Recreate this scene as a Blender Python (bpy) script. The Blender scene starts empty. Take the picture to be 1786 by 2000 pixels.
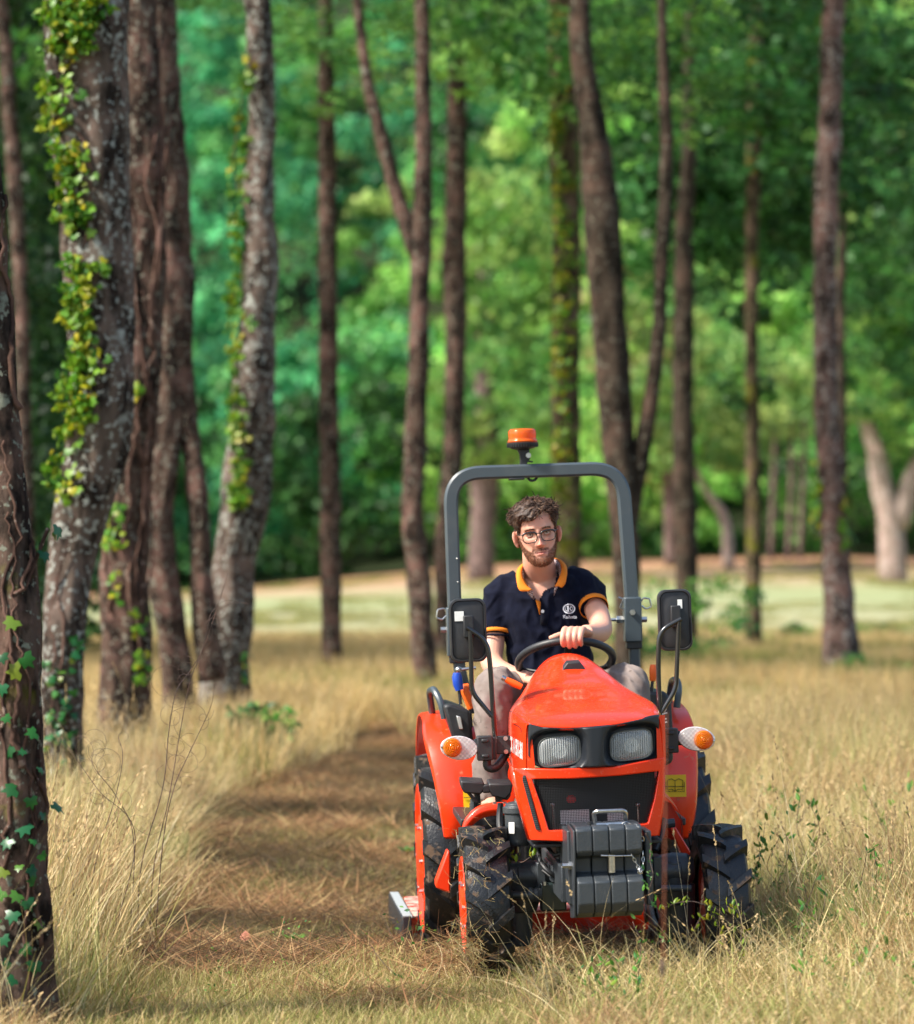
import bpy, bmesh, math, random
import numpy as np
from mathutils import Vector, Matrix, Quaternion, noise as mnoise
R_ = math.radians
rng = np.random.default_rng(7)
random.seed(7)
scene = bpy.context.scene
COL = scene.collection

# ---------------------------------------------------------------- camera, world, sun
H = 1.44          # camera height
F = 6500.0        # focal length in photo pixels (photo is 1786 x 2000)
HY = 1080.0       # row of the horizon
cam_d = bpy.data.cameras.new('camera')
cam = bpy.data.objects.new('camera', cam_d); COL.objects.link(cam)
cam.location = (0, 0, H); cam.rotation_euler = (R_(90), 0, 0)
cam_d.sensor_fit = 'VERTICAL'; cam_d.sensor_height = 24.0; cam_d.lens = 24.0*F/2000.0
cam_d.shift_y = (HY-1000.0)/2000.0
cam_d.clip_start = 0.5; cam_d.clip_end = 900
cam_d.dof.use_dof = True; cam_d.dof.focus_distance = 11.3; cam_d.dof.aperture_fstop = 1.75
cam_d.dof.aperture_blades = 9
scene.camera = cam
SUN_EL, SUN_AZ = R_(46), R_(-112)      # azimuth clockwise from +y: light comes from camera left, slightly behind
world = bpy.data.worlds.new('World'); scene.world = world; world.use_nodes = True
wn = world.node_tree; wn.nodes.clear()
sky = wn.nodes.new('ShaderNodeTexSky'); sky.sky_type = 'NISHITA'; sky.sun_disc = False
sky.sun_elevation = SUN_EL; sky.sun_rotation = SUN_AZ; sky.air_density = 1.2; sky.dust_density = 2.0
bg = wn.nodes.new('ShaderNodeBackground'); bg.inputs['Strength'].default_value = 0.118
wo = wn.nodes.new('ShaderNodeOutputWorld')
wn.links.new(sky.outputs[0], bg.inputs[0]); wn.links.new(bg.outputs[0], wo.inputs[0])
sd = bpy.data.lights.new('sun', 'SUN'); sun = bpy.data.objects.new('sun', sd); COL.objects.link(sun)
sd.energy = 4.4; sd.angle = R_(7); sd.color = (1.0, 0.93, 0.82)
sdir = Vector((math.sin(SUN_AZ)*math.cos(SUN_EL), math.cos(SUN_AZ)*math.cos(SUN_EL), math.sin(SUN_EL)))
sun.rotation_euler = sdir.to_track_quat('Z', 'Y').to_euler()
scene.view_settings.view_transform = 'Standard'; scene.view_settings.look = 'None'
scene.view_settings.exposure = 1.05; scene.view_settings.gamma = 1.0
scene.view_settings.use_curve_mapping = False
scene.cycles.use_denoising = True
scene.cycles.max_bounces = 8; scene.cycles.transparent_max_bounces = 12
scene.cycles.sample_clamp_indirect = 6.0

# ---------------------------------------------------------------- helpers
def W(px, py, Y):
    """point of the place seen at photo pixel (px,py) at distance Y"""
    return Vector(((px-893.0)/F*Y, Y, H-(py-HY)/F*Y))

def tag(o, label=None, cat=None, group=None, kind=None):
    if label: o['label'] = label
    if cat: o['category'] = cat
    if group: o['group'] = group
    if kind: o['kind'] = kind
    return o

def empty(name, loc=(0, 0, 0), parent=None):
    o = bpy.data.objects.new(name, None); COL.objects.link(o); o.location = loc
    o.empty_display_size = 0.1
    if parent: o.parent = parent
    return o

def link(name, me, parent=None):
    o = bpy.data.objects.new(name, me); COL.objects.link(o)
    if parent: o.parent = parent
    return o

def np_mesh(name, verts, faces, mat=None, smooth=False, attrs=None, colors=None):
    """verts (n,3), faces (m,k) arrays of one k"""
    me = bpy.data.meshes.new(name)
    verts = np.asarray(verts, dtype=np.float32); faces = np.asarray(faces, dtype=np.int32)
    m, k = faces.shape
    me.vertices.add(len(verts)); me.vertices.foreach_set('co', verts.ravel())
    me.loops.add(m*k); me.loops.foreach_set('vertex_index', faces.ravel())
    me.polygons.add(m); me.polygons.foreach_set('loop_start', np.arange(m, dtype=np.int32)*k)
    me.polygons.foreach_set('loop_total', np.full(m, k, dtype=np.int32))
    if smooth: me.polygons.foreach_set('use_smooth', np.ones(m, dtype=bool))
    if colors is not None:
        ca = me.attributes.new('tint', 'FLOAT_COLOR', 'POINT')
        c4 = np.ones((len(verts), 4), dtype=np.float32); c4[:, :3] = colors
        ca.data.foreach_set('color', c4.ravel())
    if mat: me.materials.append(mat)
    me.update(calc_edges=True); me.validate()
    return me

class MB:
    def __init__(s): s.v = []; s.f = []
    def add(s, vs, fs):
        n = len(s.v); s.v += [tuple(v) for v in vs]; s.f += [tuple(i+n for i in f) for f in fs]; return s
    def box(s, c, size, rot=None):
        hx, hy, hz = size[0]/2, size[1]/2, size[2]/2
        vs = [Vector((x*hx, y*hy, z*hz)) for x in (-1, 1) for y in (-1, 1) for z in (-1, 1)]
        if rot is not None: vs = [rot @ v for v in vs]
        c = Vector(c); vs = [v+c for v in vs]
        return s.add(vs, [(0, 1, 3, 2), (4, 6, 7, 5), (0, 4, 5, 1), (2, 3, 7, 6), (0, 2, 6, 4), (1, 5, 7, 3)])
    def rings(s, rings, close=True, caps=True):
        n = len(rings[0]); vs = [p for r in rings for p in r]; fs = []
        for i in range(len(rings)-1):
            for j in range(n if close else n-1):
                k = (j+1) % n
                fs.append((i*n+j, i*n+k, (i+1)*n+k, (i+1)*n+j))
        if caps and close:
            fs.append(tuple(range(n-1, -1, -1))); fs.append(tuple((len(rings)-1)*n+j for j in range(n)))
        return s.add(vs, fs)
    def tube(s, pts, r, n=10, caps=True, flat=1.0, up=None):
        pts = [Vector(p) for p in pts]; rr = r if isinstance(r, (list, tuple)) else [r]*len(pts)
        t = (pts[1]-pts[0]).normalized()
        u = Vector(up) if up is not None else (Vector((0, 0, 1)) if abs(t.z) < .9 else Vector((1, 0, 0)))
        a = t.cross(u).normalized(); out = []
        for i, p in enumerate(pts):
            if i == 0: d = pts[1]-p
            elif i == len(pts)-1: d = p-pts[i-1]
            else: d = (pts[i+1]-p).normalized()+(p-pts[i-1]).normalized()
            if d.length < 1e-9: d = t
            d.normalize(); a = (a-d*a.dot(d)).normalized(); b = d.cross(a)
            out.append([p+(a*math.cos(2*math.pi*k/n)+b*flat*math.sin(2*math.pi*k/n))*rr[i] for k in range(n)])
        return s.rings(out, True, caps)
    def lathe(s, prof, c, axis='x', n=32, mat=None):
        """prof = [(along, radius)]"""
        out = []
        for (h, r) in prof:
            ring = []
            for k in range(n):
                a = 2*math.pi*k/n; p = (h, r*math.cos(a), r*math.sin(a))
                if axis == 'y': p = (p[1], p[0], p[2])
                if axis == 'z': p = (p[1], p[2], p[0])
                p = Vector(p)
                if mat is not None: p = mat @ p
                ring.append(p+Vector(c))
            out.append(ring)
        return s.rings(out, True, True)
    def prism(s, poly, d):
        """poly = list of 3D points, extruded by the vector d"""
        n = len(poly); d = Vector(d)
        vs = [Vector(p) for p in poly]+[Vector(p)+d for p in poly]
        fs = [tuple(range(n-1, -1, -1)), tuple(range(n, 2*n))]+[(i, (i+1) % n, (i+1) % n+n, i+n) for i in range(n)]
        return s.add(vs, fs)
    def sheet(s, rows, th=None):
        n = len(rows[0]); m = len(rows)
        return s.add([p for r in rows for p in r], [(i*n+j, i*n+j+1, (i+1)*n+j+1, (i+1)*n+j) for i in range(m-1) for j in range(n-1)])
    def ball(s, c, r, nu=12, nv=8, rot=None):
        r = r if isinstance(r, (tuple, list)) else (r, r, r); out = []
        for i in range(1, nv):
            ph = math.pi*i/nv
            ring = []
            for k in range(nu):
                a = 2*math.pi*k/nu
                v = Vector((r[0]*math.sin(ph)*math.cos(a), r[1]*math.sin(ph)*math.sin(a), r[2]*math.cos(ph)))
                if rot is not None: v = rot @ v
                ring.append(v+Vector(c))
            out.append(ring)
        return s.rings(out, True, True)
    def build(s, name, mat, parent=None, smooth=True, ang=35, bevel=0, seg=2, solid=0, sub=0):
        me = bpy.data.meshes.new(name); me.from_pydata(s.v, [], s.f)
        bm = bmesh.new(); bm.from_mesh(me); bmesh.ops.recalc_face_normals(bm, faces=bm.faces); bm.to_mesh(me); bm.free()
        for m in (mat if isinstance(mat, (list, tuple)) else [mat]): me.materials.append(m)
        if smooth:
            me.polygons.foreach_set('use_smooth', [True]*len(me.polygons))
            me.set_sharp_from_angle(angle=R_(ang))
        me.update()
        o = link(name, me, parent)
        if solid:
            md = o.modifiers.new('solid', 'SOLIDIFY'); md.thickness = solid; md.offset = 0
        if sub:
            md = o.modifiers.new('sub', 'SUBSURF'); md.levels = sub; md.render_levels = sub
        if bevel:
            md = o.modifiers.new('bevel', 'BEVEL'); md.width = bevel; md.segments = seg; md.limit_method = 'ANGLE'
            md.angle_limit = R_(30); md.harden_normals = False
        return o

def arc_path(pts, r, n=6):
    """polyline with rounded corners"""
    pts = [Vector(p) for p in pts]; out = [pts[0]]
    for i in range(1, len(pts)-1):
        a, b, c = pts[i-1], pts[i], pts[i+1]
        rr = min(r, (a-b).length*.49, (c-b).length*.49)
        p, q = b+(a-b).normalized()*rr, b+(c-b).normalized()*rr
        for k in range(n+1):
            t = k/n; out.append(p*(1-t)**2+b*2*t*(1-t)+q*t*t)
    out.append(pts[-1]); return out

def catmull(pts, n=8):
    P = [Vector(p) for p in pts]; P = [P[0]*2-P[1]]+P+[P[-1]*2-P[-2]]; out = []
    for i in range(1, len(P)-2):
        for k in range(n):
            t = k/n; a, b, c, d = P[i-1], P[i], P[i+1], P[i+2]
            out.append(.5*((2*b)+(c-a)*t+(2*a-5*b+4*c-d)*t*t+(3*b-a-3*c+d)*t**3))
    out.append(P[-2]); return out

# ---------------------------------------------------------------- materials
def new_mat(name):
    m = bpy.data.materials.new(name); m.use_nodes = True; return m, m.node_tree, m.node_tree.nodes['Principled BSDF']

def mix_col(nt, fac, a, b, mode='MIX'):
    n = nt.nodes.new('ShaderNodeMix'); n.data_type = 'RGBA'; n.blend_type = mode
    for s, v in ((n.inputs[0], fac), (n.inputs[6], a), (n.inputs[7], b)):
        if isinstance(v, (int, float)): s.default_value = v
        elif isinstance(v, tuple): s.default_value = (*v, 1) if len(v) == 3 else v
        else: nt.links.new(v, s)
    return n.outputs[2]

def noise_fac(nt, scale, lo=.4, hi=.6, detail=4, coord='Object', stretch=None, rough=.55):
    tc = nt.nodes.new('ShaderNodeTexCoord'); src = tc.outputs[coord]
    if stretch:
        mp = nt.nodes.new('ShaderNodeMapping'); mp.inputs['Scale'].default_value = stretch
        nt.links.new(src, mp.inputs[0]); src = mp.outputs[0]
    t = nt.nodes.new('ShaderNodeTexNoise'); t.inputs['Scale'].default_value = scale; t.inputs['Detail'].default_value = detail
    t.inputs['Roughness'].default_value = rough
    nt.links.new(src, t.inputs['Vector'])
    r = nt.nodes.new('ShaderNodeMapRange'); r.inputs[1].default_value = lo; r.inputs[2].default_value = hi
    nt.links.new(t.outputs[0], r.inputs[0]); return r.outputs[0]

def bump(nt, b, fac, strength=.3, dist=.01):
    n = nt.nodes.new('ShaderNodeBump'); n.inputs['Strength'].default_value = strength; n.inputs['Distance'].default_value = dist
    nt.links.new(fac, n.inputs['Height']); nt.links.new(n.outputs[0], b.inputs['Normal'])

def simple(name, col, rough=.5, metal=0, col2=None, scale=20, lo=.45, hi=.65, bmp=0, bscale=200, coat=0, spec=None, rough2=None, bdist=.002):
    m, nt, b = new_mat(name)
    b.inputs['Base Color'].default_value = (*col, 1); b.inputs['Roughness'].default_value = rough; b.inputs['Metallic'].default_value = metal
    if coat: b.inputs['Coat Weight'].default_value = coat; b.inputs['Coat Roughness'].default_value = .06
    if spec is not None: b.inputs['Specular IOR Level'].default_value = spec
    if col2:
        f = noise_fac(nt, scale, lo, hi); nt.links.new(mix_col(nt, f, col, col2), b.inputs['Base Color'])
        if rough2 is not None:
            mr = nt.nodes.new('ShaderNodeMapRange'); mr.inputs[3].default_value = rough; mr.inputs[4].default_value = rough2
            nt.links.new(f, mr.inputs[0]); nt.links.new(mr.outputs[0], b.inputs['Roughness'])
    if bmp: bump(nt, b, noise_fac(nt, bscale, 0, 1), bmp, bdist)
    return m

def leafy(name, cols, rough=.5, trans=.35, tint=False, sat=1.0):
    """foliage or blade: colour varies per copy and by the mesh's own tint"""
    m, nt, b = new_mat(name)
    oi = nt.nodes.new('ShaderNodeObjectInfo'); cr = nt.nodes.new('ShaderNodeValToRGB'); e = cr.color_ramp.elements
    if tint:
        at = nt.nodes.new('ShaderNodeAttribute'); at.attribute_name = 'tint'
        c = at.outputs['Color']
    else:
        e[0].color = (*cols[0], 1); e[1].color = (*cols[-1], 1)
        for i, cc in enumerate(cols[1:-1]): el = e.new((i+1)/(len(cols)-1)); el.color = (*cc, 1)
        nt.links.new(oi.outputs['Random'], cr.inputs[0]); c = cr.outputs[0]
    nt.links.new(c, b.inputs['Base Color']); b.inputs['Roughness'].default_value = rough
    b.inputs['Specular IOR Level'].default_value = .3
    tr = nt.nodes.new('ShaderNodeBsdfTranslucent'); nt.links.new(c, tr.inputs[0])
    mx = nt.nodes.new('ShaderNodeMixShader'); mx.inputs[0].default_value = trans
    out = nt.nodes['Material Output']
    nt.links.new(b.outputs[0], mx.inputs[1]); nt.links.new(tr.outputs[0], mx.inputs[2]); nt.links.new(mx.outputs[0], out.inputs[0])
    return m
# ---------------------------------------------------------------- terrain
def smooth01(t): t = np.clip(t, 0, 1); return t*t*(3-2*t)
def hz(x, y):
    x = np.asarray(x, dtype=float); y = np.asarray(y, dtype=float)
    h = -.10*smooth01((y-11.6)/1.2)*smooth01((18-y)/4)
    h = h+.03*smooth01((x-.6)/.8)*smooth01((y-5)/3)*smooth01((22-y)/6)
    right = 1/(1+np.exp(-(x+4)/4.0))
    h = h+smooth01((y-50)/90)*(-0.25+1.7*right)
    h = h+.02*np.sin(x*1.3+y*.7)*np.sin(y*.45)*smooth01((y-14)/10)
    h = h+np.clip(y-128, 0, 400)*.42*smooth01((y-128)/30)
    return h
def hz1(x, y): return float(hz(x, y))

def path_left(y): return np.interp(y, [8, 11.4, 13.8, 16.4, 18.7, 21, 23.4, 25.5, 27], [-1.12, -1.16, -1.32, -1.36, -1.42, -1.2, -.98, -.75, -.6])
def path_right(y): return np.interp(y, [8, 10.4, 10.9, 14, 18, 23.4, 25.5, 27], [.2, .26, .38, .95, .5, .05, -.2, -.45])
def in_path(x, y): return (x > path_left(y)) & (x < path_right(y)) & (y < 27)

def ground_material():
    m, nt, b = new_mat('ground_soil')
    tc = nt.nodes.new('ShaderNodeTexCoord'); sp = nt.nodes.new('ShaderNodeSeparateXYZ'); nt.links.new(tc.outputs['Object'], sp.inputs[0])
    # distance warped by a broad noise so that field bands have loose edges
    nz = nt.nodes.new('ShaderNodeTexNoise'); nz.inputs['Scale'].default_value = .12; nz.inputs['Detail'].default_value = 3
    nt.links.new(tc.outputs['Object'], nz.inputs['Vector'])
    ma = nt.nodes.new('ShaderNodeMath'); ma.operation = 'MULTIPLY_ADD'; ma.inputs[1].default_value = 26; 
    nt.links.new(nz.outputs[0], ma.inputs[0]); nt.links.new(sp.outputs[1], ma.inputs[2])
    mr = nt.nodes.new('ShaderNodeMapRange'); mr.inputs[1].default_value = 13; mr.inputs[2].default_value = 163
    nt.links.new(ma.outputs[0], mr.inputs[0])
    cr = nt.nodes.new('ShaderNodeValToRGB'); e = cr.color_ramp.elements
    stops = [(0, (.055, .034, .018)), (.20, (.20, .15, .06)), (.28, (.30, .24, .11)), (.34, (.36, .34, .17)), (.45, (.42, .41, .25)), (.56, (.34, .40, .20)),
             (.64, (.50, .36, .24)), (.72, (.50, .27, .17)), (.79, (.36, .19, .11)), (.84, (.012, .028, .010))]
    e[0].position = 0; e[0].color = (*stops[0][1], 1); e[1].position = 1; e[1].color = (.012, .028, .010, 1)
    for p, c in stops[1:]: el = e.new(p); el.color = (*c, 1)
    nt.links.new(mr.outputs[0], cr.inputs[0])
    f0 = noise_fac(nt, .35, .35, .7, 5)
    cut = nt.nodes.new('ShaderNodeMapRange'); cut.inputs[1].default_value = 118; cut.inputs[2].default_value = 100; nt.links.new(sp.outputs[1], cut.inputs[0])
    fm = nt.nodes.new('ShaderNodeMath'); fm.operation = 'MULTIPLY'; nt.links.new(f0, fm.inputs[0]); nt.links.new(cut.outputs[0], fm.inputs[1])
    c = mix_col(nt, fm.outputs[0], cr.outputs[0], (.30, .32, .14))
    g = noise_fac(nt, 14, .35, .65, 6); c2 = mix_col(nt, g, c, cr.outputs[0])
    nt.links.new(mix_col(nt, noise_fac(nt, 60, .3, .7, 5), c2, mix_col(nt, .5, c2, (.05, .035, .02))), b.inputs['Base Color'])
    b.inputs['Roughness'].default_value = .95; b.inputs['Specular IOR Level'].default_value = .1
    bump(nt, b, noise_fac(nt, 40, 0, 1, 6), .6, .03)
    return m
def build_ground():
    ys = np.concatenate([np.linspace(-30, 6, 12), np.linspace(7, 30, 70), np.linspace(32, 60, 24), np.linspace(65, 330, 60)])
    xs = np.concatenate([np.linspace(-220, -14, 18), np.linspace(-12, 12, 60), np.linspace(14, 220, 18)])
    X, Y = np.meshgrid(xs, ys); Z = hz(X, Y)
    v = np.stack([X.ravel(), Y.ravel(), Z.ravel()], 1); n = len(xs); m = len(ys)
    i, j = np.meshgrid(np.arange(m-1), np.arange(n-1), indexing='ij'); a = (i*n+j).ravel()
    f = np.stack([a, a+1, a+n+1, a+n], 1)
    o = link('ground', np_mesh('ground', v, f, ground_material(), True)); o['kind'] = 'structure'
    o['label'] = 'meadow, pale field and wooded slope under everything'
build_ground()

# ---------------------------------------------------------------- scatter with geometry nodes (uncountable stuff only)
def hidden_collection(name, objs):
    c = bpy.data.collections.new(name)
    for o in objs: c.objects.link(o)
    return c
def scatter(name, pts, rotz, scl, coll, label, tilt=None):
    n = len(pts)
    me = bpy.data.meshes.new(name); me.vertices.add(n); me.vertices.foreach_set('co', np.asarray(pts, np.float32).ravel())
    rot = np.zeros((n, 3), np.float32); rot[:, 2] = rotz
    if tilt is not None: rot[:, :2] = tilt
    a = me.attributes.new('rot', 'FLOAT_VECTOR', 'POINT'); a.data.foreach_set('vector', rot.ravel())
    a = me.attributes.new('scl', 'FLOAT_VECTOR', 'POINT'); a.data.foreach_set('vector', np.asarray(scl, np.float32).ravel())
    o = link(name, me); o['kind'] = 'stuff'; o['label'] = label
    g = bpy.data.node_groups.new('scatter', 'GeometryNodeTree')
    g.interface.new_socket('Geometry', in_out='INPUT', socket_type='NodeSocketGeometry')
    g.interface.new_socket('Geometry', in_out='OUTPUT', socket_type='NodeSocketGeometry')
    N = g.nodes; i = N.new('NodeGroupInput'); out = N.new('NodeGroupOutput'); ci = N.new('GeometryNodeCollectionInfo')
    ci.inputs['Collection'].default_value = coll; ci.inputs['Separate Children'].default_value = True; ci.inputs['Reset Children'].default_value = True
    ip = N.new('GeometryNodeInstanceOnPoints'); ip.inputs['Pick Instance'].default_value = True
    ar = N.new('GeometryNodeInputNamedAttribute'); ar.data_type = 'FLOAT_VECTOR'; ar.inputs[0].default_value = 'rot'
    as_ = N.new('GeometryNodeInputNamedAttribute'); as_.data_type = 'FLOAT_VECTOR'; as_.inputs[0].default_value = 'scl'
    e2r = N.new('FunctionNodeEulerToRotation')
    m2p = N.new('GeometryNodeMeshToPoints')
    g.links.new(i.outputs[0], m2p.inputs[0]); g.links.new(m2p.outputs[0], ip.inputs['Points']); g.links.new(ci.outputs[0], ip.inputs['Instance'])
    g.links.new(ar.outputs[0], e2r.inputs[0]); g.links.new(e2r.outputs[0], ip.inputs['Rotation']); g.links.new(as_.outputs[0], ip.inputs['Scale'])
    g.links.new(ip.outputs[0], out.inputs[0])
    md = o.modifiers.new('scatter', 'NODES'); md.node_group = g
    return o

def blades(name, n, height, spread, width, cols, mat, lean=.25, flat=False, seeds=0, hvar=.5, seg=4, curl=.3):
    """a patch of n blades as one mesh, each blade with its own colour"""
    r = rng; az = r.uniform(0, 2*np.pi, n); rad = spread*np.sqrt(r.uniform(0, 1, n)); a2 = r.uniform(0, 2*np.pi, n)
    x0 = rad*np.cos(a2); y0 = rad*np.sin(a2)
    h = height*(1-hvar*r.uniform(0, 1, n)); ln = r.normal(lean, .12, n); cu = r.uniform(0, 1, n)*curl*2
    t = np.linspace(0, 1, seg+1)
    ang = ln[:, None]+cu[:, None]*t[None]**1.5
    if flat: ang = np.pi/2-r.uniform(-.05, .35, n)[:, None]+r.normal(0, .25, n)[:, None]*t[None]
    ds = h[:, None]/seg
    dz = np.cumsum(np.concatenate([np.zeros((n, 1)), np.cos(ang[:, :-1])*ds], 1), 1)
    dr = np.cumsum(np.concatenate([np.zeros((n, 1)), np.sin(ang[:, :-1])*ds], 1), 1)
    cx = x0[:, None]+dr*np.cos(az)[:, None]; cy = y0[:, None]+dr*np.sin(az)[:, None]; cz = dz-.01
    if flat: cz = cz+r.uniform(0, .05, n)[:, None]; 
    wv = width*r.uniform(.6, 1.3, n)[:, None]*(1-t[None]**2*.85)
    fa = r.uniform(0, np.pi, n)[:, None]
    wx = np.cos(fa)*wv/2; wy = np.sin(fa)*wv/2
    L_ = np.stack([cx-wx, cy-wy, cz], -1); Rr = np.stack([cx+wx, cy+wy, cz], -1)
    V = np.stack([L_, Rr], 2).reshape(n, -1, 3); k = 2*(seg+1)
    f = np.array([[2*i, 2*i+1, 2*i+3, 2*i+2] for i in range(seg)])
    Fc = (f[None]+(np.arange(n)*k)[:, None, None]).reshape(-1, 4)
    cols = np.asarray(cols); ci = cols[r.integers(0, len(cols), n)]*r.uniform(.75, 1.2, (n, 1))
    C = np.repeat(ci[:, None], k, 1).reshape(-1, 3); V = V.reshape(-1, 3)
    if seeds:   # feathery seed heads: little diamonds along the top of some blades
        vs = [V]; fs = [Fc]; cs = [C]; base = len(V)
        pick = r.choice(n, seeds, replace=False)
        for p in pick:
            tip = np.array([cx[p, -1], cy[p, -1], cz[p, -1]]); bel = np.array([cx[p, -2], cy[p, -2], cz[p, -2]])
            d = tip-bel; d /= np.linalg.norm(d)+1e-9
            for q in range(9):
                c0 = tip-d*(.012*q); s = .0035+.001*math.sin(q); o_ = r.normal(0, .0025, 3)
                side = np.cross(d, r.normal(0, 1, 3)); side /= np.linalg.norm(side)+1e-9
                vs.append(np.array([c0+o_-d*.008, c0+o_+side*s, c0+o_+d*.010, c0+o_-side*s]))
                fs.append(np.array([[0, 1, 2, 3]])+base); base += 4
                cs.append(np.repeat([[.50, .36, .18]], 4, 0)*r.uniform(.7, 1.2))
        V = np.concatenate(vs); Fc = np.concatenate(fs); C = np.concatenate(cs)
    o = bpy.data.objects.new(name, np_mesh(name, V, Fc, mat, False, colors=C)); return o

STRAW = [(.66, .52, .27), (.56, .42, .19), (.74, .62, .36), (.42, .29, .12), (.62, .53, .26), (.42, .40, .15)]
GOLD = [(.62, .44, .19), (.54, .36, .14), (.66, .51, .26), (.46, .38, .14)]
OLIVE = [(.20, .22, .05), (.28, .26, .07), (.36, .30, .10), (.16, .20, .05)]
BROWN = [(.32, .165, .075), (.44, .24, .115), (.15, .08, .04), (.58, .36, .18), (.06, .035, .02)]
STUB = [(.42, .36, .13), (.30, .30, .08), (.48, .38, .18), (.22, .27, .06), (.34, .22, .10), (.52, .44, .2)]
m_blade = leafy('dry_grass', None, rough=.55, trans=.3, tint=True)
def uni(x0, x1, y0, y1, dens):
    n = int((x1-x0)*(y1-y0)*dens); x = rng.uniform(x0, x1, n); y = rng.uniform(y0, y1, n); return x, y
def frame_mask(x, y, m=.5): return (np.abs(x) < (.1374*y*1.04+m))
def place(x, y): return np.stack([x, y, hz(x, y)], 1)
def patch_noise(x, y, s, off=0): return np.array([mnoise.noise(Vector((a*s+off, b*s, off))) for a, b in zip(x, y)])

def build_grass():
    tall = hidden_collection('tall_blades', [blades(f'tuft{i}', 78, .62, .17, .0034, STRAW+(OLIVE[1:3] if i % 3 == 0 else []), m_blade, .14+.04*i, seeds=5, curl=.35+.05*i, hvar=.7) for i in range(7)])
    gold = hidden_collection('gold_blades', [blades(f'tuftg{i}', 80, .62, .24, .007, GOLD+STRAW[:2], m_blade, .14, seeds=8, curl=.3) for i in range(4)])
    oliv = hidden_collection('olive_blades', [blades(f'tufto{i}', 80, .55, .24, .008, OLIVE, m_blade, .2, curl=.45) for i in range(4)])
    hay = hidden_collection('hay_blades', [blades(f'hay{i}', 90, .22, .22, .0035, BROWN+BROWN[:3]+STRAW[1:2], m_blade, flat=True) for i in range(5)])
    stub = hidden_collection('stubble_blades', [blades(f'stub{i}', 110, .085, .13, .0026, STUB, m_blade, .45, curl=.6) for i in range(5)])
    # tall dry meadow, near part: left of the path and right of the tractor
    x, y = uni(-4, 4, 8.2, 24, 62)
    edge = .16*patch_noise(x, y, 2.6, 7)+.10*patch_noise(x, y, 6, 2)
    k = frame_mask(x, y) & ~((x > path_left(y)-.03+edge) & (x < path_right(y)-edge) & (y < 26))
    k &= ~((x > -.12) & (x < 1.02) & (y > 10.75) & (y < 13.4))           # the tractor stands here
    k &= ~((x > -1.05) & (x < .35) & (y < 9.6)) & ~((x > 0) & (y < 8.8))
    x, y = x[k], y[k]; n = len(x)
    pn = patch_noise(x, y, .8)
    hs = np.where(x > -.3, .50+.42*smooth01((x-.9)/1.0), 1.0)*(1+.25*pn)*rng.uniform(.75, 1.2, n)
    hs = np.where((x > 0) & (x < 1.35) & (y < 11.0), hs*.95, hs)
    hs = np.where((y < 10.2), hs*.72, hs)
    hs = hs*(.42+.58*smooth01(np.abs(x-path_left(y))/.30))*np.where(x < 0, 1.22-.50*smooth01((y-12.5)/5), 1)
    hs = np.where((x < -.98) & (y < 10.0), hs*.42, hs)
    sc = np.stack([rng.uniform(.8, 1.2, n)]*2+[hs], 1)
    t = np.stack([rng.normal(0, .09, n), rng.normal(.06, .1, n)], 1)
    pal = {'tall_grass': (tall, 'dry straw coloured tall grass either side of the tractor'),
           'brown_grass': (hidden_collection('brown_blades', [blades(f'tuftb{i}', 78, .60, .17, .0034, [(.40, .25, .12), (.52, .34, .17), (.30, .17, .08), (.60, .46, .24)], m_blade, .2, seeds=8, curl=.4, hvar=.7) for i in range(3)]), 'reddish brown patches in the tall dry grass'),
           'greenish_grass': (hidden_collection('green_blades', [blades(f'tuftgr{i}', 78, .52, .17, .0038, [(.26, .30, .08), (.38, .38, .13), (.18, .24, .05), (.52, .46, .2)], m_blade, .22, seeds=3, curl=.5, hvar=.6) for i in range(3)]), 'greenish patches in the tall dry grass')}
    q = patch_noise(x, y, 1.5, 17)+rng.normal(0, .13, n); q2 = patch_noise(x, y, 1.0, 23)+rng.normal(0, .13, n)+.10*(x > .8)
    which = np.where(q > .20, 1, np.where(q2 > .20, 2, 0)); rz = rng.uniform(0, 6.28, n); P = place(x, y)
    for i, (nm, (cl_, lb)) in enumerate(pal.items()):
        mk = which == i; scatter(nm, P[mk], rz[mk], sc[mk], cl_, lb, t[mk])
    # thin regrowth and uncut wisps out on the far field
    x, y = uni(-16, 17, 47, 112, 1.9); k = frame_mask(x, y, 1) & (rng.uniform(0, 1, len(x)) < np.where(y < 56, 1, .05+.45*(patch_noise(x, y, .12, 2) > .12))); x, y = x[k], y[k]; n = len(x)
    mk = (patch_noise(x, y, .15, 12)+rng.normal(0, .1, n) > -.05) | (y > 60)
    for m_, c_, nm, lb in ((mk, oliv, 'field_tufts', 'low green tufts on the far field'), (~mk, gold, 'pale_field_tufts', 'low straw tufts on the far field')):
        mm = m_.sum(); scatter(nm, place(x[m_], y[m_]), rng.uniform(0, 6.28, mm), np.stack([rng.uniform(1.2, 2.4, mm)]*2+[rng.uniform(.15, .38, mm)*np.where(y[m_] < 54, 1.4, 1)], 1), c_, lb)
    # farther meadow
    x, y = uni(-9, 9, 20, 47, 17)
    eg = .3*patch_noise(x, y, 1.6, 4)
    k = frame_mask(x, y, .8) & ~((x > path_left(y)+eg) & (x < path_right(y)-eg) & (y < 26.5)); x, y = x[k], y[k]
    pn = patch_noise(x, y, .22, 3.1)+.25*smooth01((x-1)/4)*1.0-.12
    ol = pn+rng.normal(0, .14, len(x)) > .06
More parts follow.
